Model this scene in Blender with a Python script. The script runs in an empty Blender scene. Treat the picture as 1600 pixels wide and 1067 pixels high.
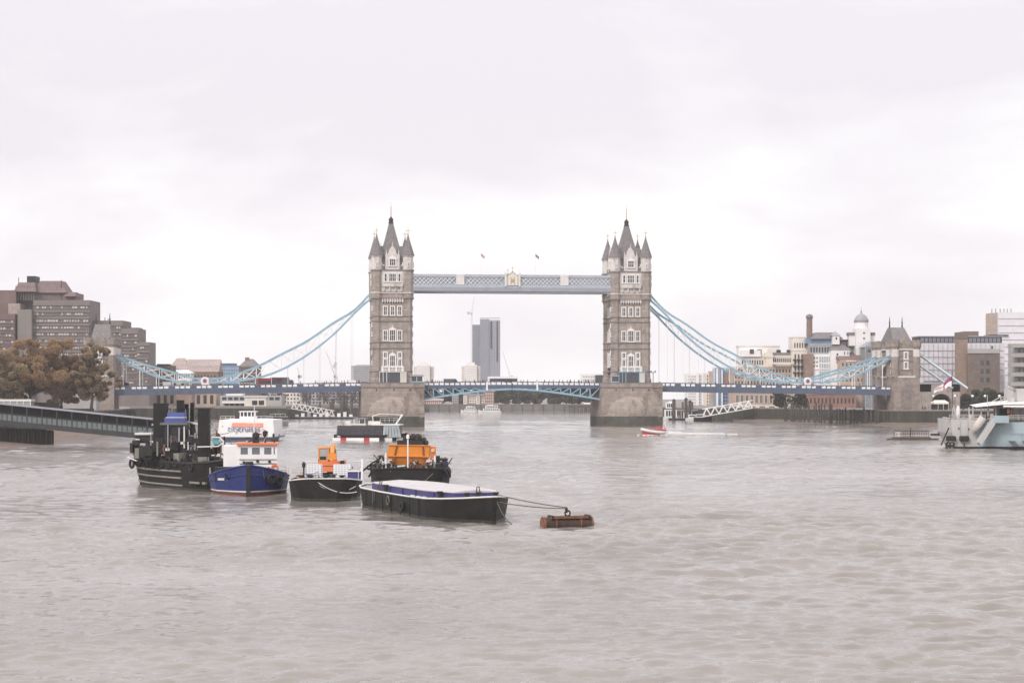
import bpy, bmesh, math, random
import numpy as np
from mathutils import Vector, Matrix, noise

random.seed(7)
rng = np.random.default_rng(7)
SC = bpy.context.scene
COL = SC.collection
R = math.radians

# ------------------------------------------------------------------ camera
CAM_H = 12.0
F = 3111.0                      # focal length in photograph pixels
cam_data = bpy.data.cameras.new('camera')
cam = bpy.data.objects.new('camera', cam_data)
COL.objects.link(cam)
cam.location = (0, 0, CAM_H)
cam.rotation_euler = (R(90), 0, 0)
cam_data.lens = 70.0
cam_data.sensor_width = 36.0
cam_data.shift_y = (611 - 533.5) / 1600
cam_data.clip_start = 1.0
cam_data.clip_end = 20000
SC.camera = cam

# ------------------------------------------------------------------ world: overcast sky
SUN_EL, SUN_AZ = 38.0, 215.0    # azimuth clockwise from +Y: behind the camera, to the left
world = bpy.data.worlds.new('World')
SC.world = world
world.use_nodes = True
wn, wl = world.node_tree.nodes, world.node_tree.links
wn.clear()
w_out = wn.new('ShaderNodeOutputWorld')
sky = wn.new('ShaderNodeTexSky')
sky.sky_type = 'NISHITA'
sky.sun_disc = False
sky.sun_elevation = R(SUN_EL)
sky.sun_rotation = R(SUN_AZ)
bg_sky = wn.new('ShaderNodeBackground')
bg_sky.inputs['Strength'].default_value = 0.1
wl.new(sky.outputs[0], bg_sky.inputs['Color'])
tc = wn.new('ShaderNodeTexCoord')
mp = wn.new('ShaderNodeMapping')
mp.inputs['Scale'].default_value = (1.0, 1.0, 2.6)
mp.inputs['Location'].default_value = (3.54, 1.919, 3.379)
wl.new(tc.outputs['Generated'], mp.inputs['Vector'])
n1 = wn.new('ShaderNodeTexNoise')
n1.inputs['Scale'].default_value = 4.6
n1.inputs['Detail'].default_value = 7
n1.inputs['Roughness'].default_value = 0.52
n1.inputs['Distortion'].default_value = 0.25
wl.new(mp.outputs[0], n1.inputs['Vector'])
cr = wn.new('ShaderNodeValToRGB')
cr.color_ramp.elements[0].position = 0.39
cr.color_ramp.elements[0].color = (0.580, 0.546, 0.576, 1)
cr.color_ramp.elements[1].position = 0.61
cr.color_ramp.elements[1].color = (0.735, 0.715, 0.715, 1)
e = cr.color_ramp.elements.new(0.50)
e.color = (0.640, 0.612, 0.632, 1)
wl.new(n1.outputs[0], cr.inputs[0])
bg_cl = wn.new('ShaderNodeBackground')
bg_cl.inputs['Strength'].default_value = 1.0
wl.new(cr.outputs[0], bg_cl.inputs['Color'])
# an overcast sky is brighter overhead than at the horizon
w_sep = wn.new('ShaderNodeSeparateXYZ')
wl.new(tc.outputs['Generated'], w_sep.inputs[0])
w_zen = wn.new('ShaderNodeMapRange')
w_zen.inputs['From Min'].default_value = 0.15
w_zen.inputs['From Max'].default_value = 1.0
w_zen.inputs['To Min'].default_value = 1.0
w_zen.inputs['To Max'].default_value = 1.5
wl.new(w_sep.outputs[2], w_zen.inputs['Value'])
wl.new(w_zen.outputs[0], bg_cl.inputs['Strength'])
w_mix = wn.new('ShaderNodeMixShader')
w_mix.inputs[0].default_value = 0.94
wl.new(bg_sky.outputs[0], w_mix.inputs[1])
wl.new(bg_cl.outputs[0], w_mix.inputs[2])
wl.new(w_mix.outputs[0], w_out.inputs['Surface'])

# ------------------------------------------------------------------ sun behind cloud
sun_d = bpy.data.lights.new('sun', 'SUN')
sun_d.energy = 1.5
sun_d.angle = R(22)
sun_d.color = (1.0, 0.95, 0.9)
sun = bpy.data.objects.new('sun', sun_d)
COL.objects.link(sun)
_az, _el = R(SUN_AZ), R(SUN_EL)
_dir = Vector((math.sin(_az) * math.cos(_el), math.cos(_az) * math.cos(_el), math.sin(_el)))
sun.rotation_euler = _dir.to_track_quat('Z', 'Y').to_euler()
sun.location = (0, -50, 200)

vs = SC.view_settings
vs.view_transform = 'Standard'
vs.look = 'None'
vs.exposure = 0.65
vs.gamma = 1.0
vs.use_curve_mapping = False
HAZE_DENSITY = 0.00010
SC.cycles.volume_bounces = 1
SC.cycles.max_bounces = 6
SC.cycles.use_denoising = True
SC.cycles.sample_clamp_indirect = 6.0

# ------------------------------------------------------------------ materials
MATS = {}
def mat(name, col, rough=0.8, var=0.18, scale=0.6, bump=0.0, metal=0.0, spec=0.4, brick=None, emit=None, streak=False, dirt=None):
    """Principled material; colour varied by world-scale noise; brick=(w,h,mortar colour mul)."""
    if name in MATS: return MATS[name]
    m = bpy.data.materials.new(name)
    m.use_nodes = True
    nt = m.node_tree; N = nt.nodes; L = nt.links
    b = N['Principled BSDF']
    b.inputs['Roughness'].default_value = rough
    b.inputs['Metallic'].default_value = metal
    b.inputs['Specular IOR Level'].default_value = spec
    t = N.new('ShaderNodeTexCoord')
    vec = t.outputs['Object']
    no = N.new('ShaderNodeTexNoise')
    no.inputs['Scale'].default_value = scale
    no.inputs['Detail'].default_value = 8
    no.inputs['Roughness'].default_value = 0.62
    if streak:
        mpn = N.new('ShaderNodeMapping'); mpn.inputs['Scale'].default_value = (1, 1, 0.22)
        L.new(vec, mpn.inputs['Vector']); L.new(mpn.outputs[0], no.inputs['Vector'])
    else:
        L.new(vec, no.inputs['Vector'])
    ramp = N.new('ShaderNodeValToRGB')
    ramp.color_ramp.elements[0].position = 0.3
    ramp.color_ramp.elements[1].position = 0.72
    ramp.color_ramp.elements[0].color = (*[max(0, c * (1 - var)) for c in col], 1)
    ramp.color_ramp.elements[1].color = (*[min(1, c * (1 + var)) for c in col], 1)
    L.new(no.outputs[0], ramp.inputs[0])
    out = ramp.outputs[0]
    if dirt:
        dn = N.new('ShaderNodeTexNoise'); dn.inputs['Scale'].default_value = dirt[1]; dn.inputs['Detail'].default_value = 10
        dn.inputs['Roughness'].default_value = 0.7
        mpd = N.new('ShaderNodeMapping'); mpd.inputs['Scale'].default_value = (1, 1, dirt[3] if len(dirt) > 3 else 0.35); mpd.inputs['Location'].default_value = (7, 3, 1)
        L.new(vec, mpd.inputs['Vector']); L.new(mpd.outputs[0], dn.inputs['Vector'])
        dr = N.new('ShaderNodeValToRGB')
        dr.color_ramp.elements[0].position = dirt[2]; dr.color_ramp.elements[1].position = min(1, dirt[2] + 0.14)
        L.new(dn.outputs[0], dr.inputs[0])
        mx = N.new('ShaderNodeMix'); mx.data_type = 'RGBA'
        L.new(dr.outputs[0], mx.inputs[0]); L.new(out, mx.inputs[6]); mx.inputs[7].default_value = (*dirt[0], 1)
        out = mx.outputs[2]
    if brick:
        sep = N.new('ShaderNodeSeparateXYZ'); L.new(vec, sep.inputs[0])
        ad = N.new('ShaderNodeMath'); ad.operation = 'ADD'
        L.new(sep.outputs[0], ad.inputs[0]); L.new(sep.outputs[1], ad.inputs[1])
        cmb = N.new('ShaderNodeCombineXYZ'); L.new(ad.outputs[0], cmb.inputs[0]); L.new(sep.outputs[2], cmb.inputs[1])
        bt = N.new('ShaderNodeTexBrick')
        bt.inputs['Scale'].default_value = 1.0
        bt.inputs['Brick Width'].default_value = brick[0]
        bt.inputs['Row Height'].default_value = brick[1]
        bt.inputs['Mortar Size'].default_value = brick[1] * 0.06
        bt.inputs['Color1'].default_value = (1, 1, 1, 1)
        bt.inputs['Color2'].default_value = (*[brick[3] if len(brick) > 3 else 0.85] * 3, 1)
        bt.inputs['Mortar'].default_value = (*[brick[2]] * 3, 1)
        L.new(cmb.outputs[0], bt.inputs['Vector'])
        mx = N.new('ShaderNodeMix'); mx.data_type = 'RGBA'; mx.blend_type = 'MULTIPLY'; mx.inputs[0].default_value = 1
        L.new(out, mx.inputs[6]); L.new(bt.outputs[0], mx.inputs[7])
        out = mx.outputs[2]
    L.new(out, b.inputs['Base Color'])
    if bump:
        bp = N.new('ShaderNodeBump'); bp.inputs['Strength'].default_value = bump; bp.inputs['Distance'].default_value = 0.1
        n2 = N.new('ShaderNodeTexNoise'); n2.inputs['Scale'].default_value = scale * 6; n2.inputs['Detail'].default_value = 6
        L.new(vec, n2.inputs['Vector']); L.new(n2.outputs[0], bp.inputs['Height']); L.new(bp.outputs[0], b.inputs['Normal'])
    if emit:
        b.inputs['Emission Color'].default_value = (*emit, 1); b.inputs['Emission Strength'].default_value = 1
    MATS[name] = m
    return m

M_stone = mat('granite', (0.350, 0.300, 0.268), 0.9, 0.24, 0.45, 0.3, brick=(1.3, 0.55, 0.72, 0.82), dirt=((0.17, 0.135, 0.12), 0.32, 0.55))
M_pale = mat('portland_stone', (0.58, 0.54, 0.51), 0.85, 0.14, 0.6, 0.2, dirt=((0.27, 0.235, 0.215), 0.45, 0.56))
M_trim = mat('string_course_stone', (0.215, 0.18, 0.165), 0.9, 0.25, 0.8, 0.2)
M_slate = mat('roof_slate', (0.19, 0.175, 0.175), 0.7, 0.2, 0.8, 0.2, brick=(0.6, 0.4, 0.8, 0.85))
M_lead = mat('lead_sheet', (0.30, 0.30, 0.33), 0.6, 0.12, 0.6)
M_glass = mat('window_glass', (0.05, 0.055, 0.065), 0.12, 0.3, 0.4, spec=0.6)
M_wframe = mat('white_window_stone', (0.72, 0.69, 0.66), 0.8, 0.1, 1.0)
M_teal = mat('pale_blue_paint', (0.25, 0.405, 0.50), 0.55, 0.12, 0.35, dirt=((0.10, 0.20, 0.24), 0.6, 0.64))
M_blue = mat('deep_blue_paint', (0.085, 0.108, 0.16), 0.55, 0.15, 0.4)
M_white = mat('white_paint', (0.80, 0.79, 0.78), 0.5, 0.06, 0.5, dirt=((0.56, 0.47, 0.39), 1.8, 0.62, 0.12))
M_greyblue = mat('walkway_grey_blue_paint', (0.40, 0.44, 0.50), 0.6, 0.1, 0.4)
M_greydark = mat('walkway_soffit_grey', (0.29, 0.31, 0.345), 0.65, 0.12, 0.4)
M_gold = mat('gilded_metal', (0.55, 0.38, 0.16), 0.4, 0.15, 1.0, metal=0.6)
M_red = mat('red_paint', (0.50, 0.035, 0.04), 0.45, 0.1, 0.6)
M_black = mat('black_hull_paint', (0.016, 0.014, 0.014), 0.6, 0.4, 0.7, 0.15, spec=0.25, dirt=((0.045, 0.030, 0.022), 2.2, 0.63, 0.10))
M_dark = mat('dark_iron', (0.024, 0.022, 0.022), 0.6, 0.4, 1.2)
M_rubber = mat('black_rubber', (0.02, 0.02, 0.02), 0.8, 0.3, 2.0)
M_tar = mat('asphalt', (0.055, 0.055, 0.055), 0.9, 0.2, 0.3)
M_rope = mat('weathered_rope', (0.12, 0.105, 0.09), 0.95, 0.3, 6.0)
M_bluehull = mat('royal_blue_hull_paint', (0.022, 0.034, 0.145), 0.45, 0.15, 0.5, dirt=((0.075, 0.05, 0.055), 2.0, 0.60, 0.10))
M_navy = mat('navy_coaming_paint', (0.055, 0.05, 0.17), 0.5, 0.2, 0.6, dirt=((0.16, 0.13, 0.13), 1.1, 0.68))
M_redlead = mat('red_lead_antifouling', (0.13, 0.045, 0.035), 0.8, 0.3, 1.0)
M_orange = mat('orange_machine_paint', (0.72, 0.25, 0.035), 0.5, 0.08, 0.7, dirt=((0.33, 0.11, 0.04), 1.6, 0.60, 0.15))
M_coral = mat('coral_orange_paint', (0.72, 0.20, 0.075), 0.5, 0.08, 0.7, dirt=((0.36, 0.11, 0.05), 1.8, 0.62, 0.15))
M_hatch = mat('dusty_grey_hatch_cover', (0.50, 0.48, 0.48), 0.75, 0.10, 0.35, dirt=((0.38, 0.35, 0.33), 0.7, 0.55))
M_rust = mat('rusty_steel', (0.19, 0.085, 0.05), 0.9, 0.45, 1.6, 0.3)
M_offwhite = mat('weathered_white_paint', (0.66, 0.64, 0.61), 0.6, 0.1, 0.8, dirt=((0.40, 0.33, 0.27), 1.4, 0.70))
M_algae = mat('algae_stone', (0.078, 0.074, 0.058), 0.8, 0.4, 0.5, 0.3)
M_timber = mat('wet_dark_timber', (0.075, 0.068, 0.058), 0.85, 0.4, 0.8, 0.3, streak=True)

# ------------------------------------------------------------------ mesh builder
class MB:
    def __init__(s): s.v = []; s.f = []; s.mi = []; s.m = 0; s.sm = []
    def add(s, vs, fs, smooth=False):
        o = len(s.v); s.v += [tuple(v) for v in vs]
        for f in fs:
            s.f.append(tuple(i + o for i in f)); s.mi.append(s.m); s.sm.append(smooth)
        return s
    def box(s, cx, cy, cz, sx, sy, sz, rz=0.0, rx=0.0, ry=0.0):
        M = Matrix.Translation((cx, cy, cz)) @ Matrix.Rotation(rz, 4, 'Z') @ Matrix.Rotation(ry, 4, 'Y') @ Matrix.Rotation(rx, 4, 'X')
        c = [M @ Vector((x * sx / 2, y * sy / 2, z * sz / 2)) for z in (-1, 1) for y in (-1, 1) for x in (-1, 1)]
        return s.add(c, [(0, 2, 3, 1), (4, 5, 7, 6), (0, 1, 5, 4), (2, 6, 7, 3), (0, 4, 6, 2), (1, 3, 7, 5)])
    def bx(s, x0, x1, y0, y1, z0, z1):
        return s.box((x0 + x1) / 2, (y0 + y1) / 2, (z0 + z1) / 2, abs(x1 - x0), abs(y1 - y0), abs(z1 - z0))
    def beam(s, p, q, w, h=None, up=(0, 0, 1)):
        """rectangular bar from p to q; w sideways, h along up"""
        h = h or w; p = Vector(p); q = Vector(q); d = (q - p)
        if d.length < 1e-6: return s
        d.normalize(); u = Vector(up)
        if abs(d.dot(u)) > 0.98: u = Vector((0, 1, 0))
        a = d.cross(u).normalized(); b = a.cross(d).normalized()
        c = [P + a * (x * w / 2) + b * (y * h / 2) for P in (p, q) for y in (-1, 1) for x in (-1, 1)]
        return s.add(c, [(0, 1, 3, 2), (4, 6, 7, 5), (0, 4, 5, 1), (2, 3, 7, 6), (0, 2, 6, 4), (1, 5, 7, 3)])
    def tube(s, pts, r, n=6, cap=True):
        pts = [Vector(p) for p in pts]; rs = r if isinstance(r, (list, tuple)) else [r] * len(pts)
        rings = []; prev = None
        for i, p in enumerate(pts):
            d = (pts[min(i + 1, len(pts) - 1)] - pts[max(i - 1, 0)])
            d = d.normalized() if d.length > 1e-9 else Vector((0, 0, 1))
            if prev is None:
                u = Vector((0, 0, 1)) if abs(d.z) < 0.95 else Vector((1, 0, 0))
                a = d.cross(u).normalized()
            else:
                a = (prev - d * prev.dot(d)); a = a.normalized() if a.length > 1e-6 else d.orthogonal().normalized()
            prev = a; b = d.cross(a)
            rings.append([p + (a * math.cos(2 * math.pi * k / n) + b * math.sin(2 * math.pi * k / n)) * rs[i] for k in range(n)])
        v = [q for ring in rings for q in ring]; f = []
        for i in range(len(rings) - 1):
            for k in range(n):
                k2 = (k + 1) % n
                f.append((i * n + k, i * n + k2, (i + 1) * n + k2, (i + 1) * n + k))
        if cap:
            f.append(tuple(range(n))[::-1]); f.append(tuple((len(rings) - 1) * n + k for k in range(n)))
        return s.add(v, f, n > 6)
    def lathe(s, prof, cx=0, cy=0, n=8, a0=0.0, smooth=False):
        """prof: list of (r, z)"""
        v = []; f = []
        for r, z in prof:
            for k in range(n):
                a = a0 + 2 * math.pi * k / n
                v.append((cx + r * math.cos(a), cy + r * math.sin(a), z))
        for i in range(len(prof) - 1):
            for k in range(n):
                k2 = (k + 1) % n
                f.append((i * n + k, i * n + k2, (i + 1) * n + k2, (i + 1) * n + k))
        f.append(tuple(range(n))[::-1]); f.append(tuple((len(prof) - 1) * n + k for k in range(n)))
        return s.add(v, f, smooth)
    def prism(s, poly, z0, z1):
        n = len(poly)
        v = [(x, y, z0) for x, y in poly] + [(x, y, z1) for x, y in poly]
        f = [tuple(range(n))[::-1], tuple(range(n, 2 * n))]
        for k in range(n): f.append((k, (k + 1) % n, n + (k + 1) % n, n + k))
        return s.add(v, f)
    def extr(s, poly, y0, y1):
        """poly in (x,z), extruded along y"""
        n = len(poly)
        v = [(x, y0, z) for x, z in poly] + [(x, y1, z) for x, z in poly]
        f = [tuple(range(n)), tuple(range(n, 2 * n))[::-1]]
        for k in range(n): f.append((k, n + k, n + (k + 1) % n, (k + 1) % n))
        return s.add(v, f)
    def torus(s, c, R0, r, axis='y', n=14, m=6):
        v = []; f = []
        for i in range(n):
            a = 2 * math.pi * i / n
            for j in range(m):
                b = 2 * math.pi * j / m
                rr = R0 + r * math.cos(b); u, w, t = rr * math.cos(a), rr * math.sin(a), r * math.sin(b)
                p = {'y': (u, t, w), 'x': (t, u, w), 'z': (u, w, t)}[axis]
                v.append((c[0] + p[0], c[1] + p[1], c[2] + p[2]))
        for i in range(n):
            for j in range(m):
                f.append((i * m + j, ((i + 1) % n) * m + j, ((i + 1) % n) * m + (j + 1) % m, i * m + (j + 1) % m))
        return s.add(v, f, True)
    def mesh(s, name, mats):
        me = bpy.data.meshes.new(name)
        me.from_pydata(s.v, [], s.f)
        for m in (mats if isinstance(mats, (list, tuple)) else [mats]): me.materials.append(m)
        me.polygons.foreach_set('material_index', s.mi)
        me.polygons.foreach_set('use_smooth', s.sm)
        bm = bmesh.new(); bm.from_mesh(me); bmesh.ops.recalc_face_normals(bm, faces=bm.faces); bm.to_mesh(me); bm.free()
        me.update()
        return me
    def build(s, name, mats, parent=None, kind=None, loc=None, rz=None):
        o = bpy.data.objects.new(name, s.mesh(name, mats)); COL.objects.link(o)
        if parent is not None: o.parent = parent
        if kind: o['kind'] = kind
        if loc is not None: o.location = loc
        if rz is not None: o.rotation_euler.z = rz
        return o

def inst(name, me, parent, loc, rz=0.0, scale=None):
    o = bpy.data.objects.new(name, me); COL.objects.link(o); o.parent = parent; o.location = loc; o.rotation_euler.z = rz
    if scale: o.scale = scale
    return o
def tag(o, label, cat, group=None, kind=None):
    o['label'] = label; o['category'] = cat
    if group: o['group'] = group
    if kind: o['kind'] = kind
    return o
def thing(name, label, cat, loc=(0, 0, 0), rz=0.0, group=None):
    o = bpy.data.objects.new(name, None); COL.objects.link(o); o.location = loc; o.rotation_euler = (0, 0, rz)
    o.empty_display_size = 0.5
    return tag(o, label, cat, group)
def kids(o): return [c for c in COL.objects if c.parent == o]
def copy_tree(o, parent=None, km=None):
    if km is None:
        km = {}
        for c in COL.objects:
            if c.parent: km.setdefault(c.parent.name, []).append(c)
    c = o.copy(); COL.objects.link(c)
    if parent is not None: c.parent = parent
    for ch in km.get(o.name, []): copy_tree(ch, c, km)
    return c

# photograph pixel + distance -> world; and into a thing's own frame
def at(px, py, Y): return Vector(((px - 800) / F * Y, Y, CAM_H + (611 - py) / F * Y))
def gx(px, Y): return (px - 800) / F * Y
def gz(py, Y): return CAM_H + (611 - py) / F * Y
def yw(py): return CAM_H * F / (py - 611)
def into(t, p):
    a = -t.rotation_euler.z; d = Vector(p) - t.location
    return Vector((d.x * math.cos(a) - d.y * math.sin(a), d.x * math.sin(a) + d.y * math.cos(a), d.z))

# bridge frame: s along the bridge, v away from the camera, from the middle of the opening span
BD, BT, BX = 680.0, R(7.0), 0.5
def bw(s, v, z=0.0):
    return Vector((BX + s * math.cos(BT) - v * math.sin(BT), BD + s * math.sin(BT) + v * math.cos(BT), z))
def b_from_px(px, py, v):
    """bridge (s, z) of a photographed point lying in the vertical plane v"""
    q = (px - 800) / F; c, n = math.cos(BT), math.sin(BT)
    s = (q * (BD + v * c) - BX + v * n) / (c - q * n)
    return s, gz(py, BD + s * n + v * c)

def text_mesh(txt, size, depth, m, parent, name='lettering', loc=(0, 0, 0), rot=(R(90), 0, 0), align='CENTER'):
    cu = bpy.data.curves.new(name, 'FONT'); cu.body = txt; cu.size = size; cu.extrude = depth; cu.align_x = align
    tmp = bpy.data.objects.new(name, cu); COL.objects.link(tmp)
    dg = bpy.context.evaluated_depsgraph_get()
    me = bpy.data.meshes.new_from_object(tmp.evaluated_get(dg))
    bpy.data.objects.remove(tmp)
    me.materials.clear(); me.materials.append(m)
    o = bpy.data.objects.new(name, me); COL.objects.link(o); o.parent = parent; o.location = loc; o.rotation_euler = rot
    return o

# ------------------------------------------------------------------ water
def water_material():
    m = bpy.data.materials.new('river_water'); m.use_nodes = True
    N, L = m.node_tree.nodes, m.node_tree.links
    b = N['Principled BSDF']
    b.inputs['IOR'].default_value = 1.33
    b.inputs['Roughness'].default_value = 0.07
    t = N.new('ShaderNodeTexCoord')
    def nz(scale, sc, detail=4, dist=0.0, rz=0.0, rough=0.55):
        mp = N.new('ShaderNodeMapping'); mp.inputs['Scale'].default_value = sc; mp.inputs['Rotation'].default_value = (0, 0, rz)
        L.new(t.outputs['Object'], mp.inputs['Vector'])
        n = N.new('ShaderNodeTexNoise'); n.inputs['Scale'].default_value = scale; n.inputs['Detail'].default_value = detail
        n.inputs['Distortion'].default_value = dist; n.inputs['Roughness'].default_value = rough
        L.new(mp.outputs[0], n.inputs['Vector']); return n.outputs[0]
    def math_(op, a, b_=None, c=None):
        n = N.new('ShaderNodeMath'); n.operation = op
        for i, x in enumerate((a, b_, c)):
            if x is None: continue
            if isinstance(x, (int, float)): n.inputs[i].default_value = x
            else: L.new(x, n.inputs[i])
        return n.outputs[0]
    # silt colour drifting in long patches
    pat = nz(0.011, (1.0, 2.2, 1), 5, 0.6, 0.15)
    rp = N.new('ShaderNodeValToRGB')
    rp.color_ramp.elements[0].position = 0.35; rp.color_ramp.elements[0].color = (0.195, 0.176, 0.158, 1)
    rp.color_ramp.elements[1].position = 0.68; rp.color_ramp.elements[1].color = (0.268, 0.245, 0.224, 1)
    L.new(pat, rp.inputs[0])
    # foam: worn streaks where wakes have passed
    f1 = nz(1.1, (0.55, 1.6, 1), 9, 0.3, 0.1, 0.72)
    fpatch = nz(0.018, (0.8, 3.0, 1), 3, 0.5, 0.12)
    sep = N.new('ShaderNodeSeparateXYZ'); L.new(t.outputs['Object'], sep.inputs[0])
    def streak(x0, x1, yc, hw, slope=0.0):
        # 1 inside a long thin ellipse-ish strip
        xx = math_('SUBTRACT', sep.outputs[0], (x0 + x1) / 2)
        xn = math_('DIVIDE', xx, (x1 - x0) / 2)
        yy = math_('SUBTRACT', math_('SUBTRACT', sep.outputs[1], yc), math_('MULTIPLY', xx, slope))
        yn = math_('DIVIDE', yy, hw)
        d = math_('ADD', math_('MULTIPLY', xn, xn), math_('MULTIPLY', yn, yn))
        return math_('MAXIMUM', math_('SUBTRACT', 1.0, d), 0.0)
    mask = None
    for (p0, p1, py, hw, sl, g) in STREAKS:
        Y = yw(py)
        st = math_('MULTIPLY', streak(gx(p0, Y), gx(p1, Y), Y, hw, sl), g)
        mask = st if mask is None else math_('MAXIMUM', mask, st)
    drift = nz(0.055, (0.45, 1.0, 1), 6, 0.6, 0.1, 0.68)
    cover = math_('SUBTRACT', math_('MULTIPLY', mask, 0.9), math_('MULTIPLY', math_('SUBTRACT', 0.62, drift), 3.2))
    th = math_('SUBTRACT', 0.78, math_('MULTIPLY', cover, 0.30))
    th = math_('MAXIMUM', th, 0.30)
    foam = N.new('ShaderNodeMapRange'); foam.inputs['From Min'].default_value = 0.0; foam.inputs['From Max'].default_value = 0.12
    foam.inputs['To Max'].default_value = 0.85
    L.new(math_('SUBTRACT', f1, th), foam.inputs['Value'])
    mx = N.new('ShaderNodeMix'); mx.data_type = 'RGBA'
    L.new(foam.outputs[0], mx.inputs[0]); L.new(rp.outputs[0], mx.inputs[6]); mx.inputs[7].default_value = (0.74, 0.72, 0.70, 1)
    L.new(mx.outputs[2], b.inputs['Base Color'])
    rr = N.new('ShaderNodeMapRange'); rr.inputs['To Min'].default_value = 0.07; rr.inputs['To Max'].default_value = 0.7
    L.new(foam.outputs[0], rr.inputs['Value']); L.new(rr.outputs[0], b.inputs['Roughness'])
    # ripples
    gust = nz(0.014, (0.7, 2.0, 1), 4, 0.8, 0.2)
    gust = math_('ADD', math_('MULTIPLY', gust, 0.5), math_('MULTIPLY', nz(0.005, (0.8, 1.6, 1), 2, 0.5, 0.3), 0.5))
    gm = N.new('ShaderNodeMapRange'); gm.inputs['From Min'].default_value = 0.40; gm.inputs['From Max'].default_value = 0.60
    gm.inputs['To Min'].default_value = 0.05; gm.inputs['To Max'].default_value = 1.6
    L.new(gust, gm.inputs['Value'])
    def ridge(x): return math_('SUBTRACT', 1.0, math_('ABSOLUTE', math_('SUBTRACT', math_('MULTIPLY', x, 2.0), 1.0)))
    h = math_('ADD', math_('MULTIPLY', ridge(nz(1.5, (0.42, 1.0, 1), 5, 0.5, 0.12, 0.6)), 0.9), math_('MULTIPLY', nz(0.5, (0.4, 1.0, 1), 3, 0.5, -0.2), 1.6))
    h = math_('ADD', h, math_('MULTIPLY', ridge(nz(3.6, (0.5, 1.0, 1), 3, 0.4, -0.1)), 0.22))
    h = math_('MULTIPLY', h, gm.outputs[0])
    for (xc, yc, rx, ry) in SHELTER:        # water lying sheltered against the moored hulls is calmer
        xn = math_('DIVIDE', math_('SUBTRACT', sep.outputs[0], xc), rx); yn = math_('DIVIDE', math_('SUBTRACT', sep.outputs[1], yc), ry)
        e_ = math_('MINIMUM', math_('ADD', 0.12, math_('ADD', math_('MULTIPLY', xn, xn), math_('MULTIPLY', yn, yn))), 1.0)
        h = math_('MULTIPLY', h, e_)
    bp = N.new('ShaderNodeBump'); bp.inputs['Strength'].default_value = 0.8; bp.inputs['Distance'].default_value = 0.085
    L.new(h, bp.inputs['Height']); L.new(bp.outputs[0], b.inputs['Normal'])
    return m
# (px0, px1, py, half width m, slope, gain): churned strips left by boats
STREAKS = [(1000, 1170, 681.6, 17.0, 0.0, 1.0), (660, 1010, 689, 22.0, -0.03, 0.75), (1130, 1640, 690, 38, 0.03, 0.62),
           (1210, 1680, 716, 30, 0.02, 0.66), (1000, 1330, 686, 20, 0.05, 0.7), (436, 520, 781, 6.0, 0.0, 0.6), (830, 1180, 722, 18, 0.1, 0.45),
           (-60, 330, 800, 8, 0.1, 0.42), (1050, 1700, 850, 14, 0.05, 0.5), (500, 900, 890, 8, 0.1, 0.4), (-60, 420, 905, 7, 0.3, 0.45)]

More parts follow.
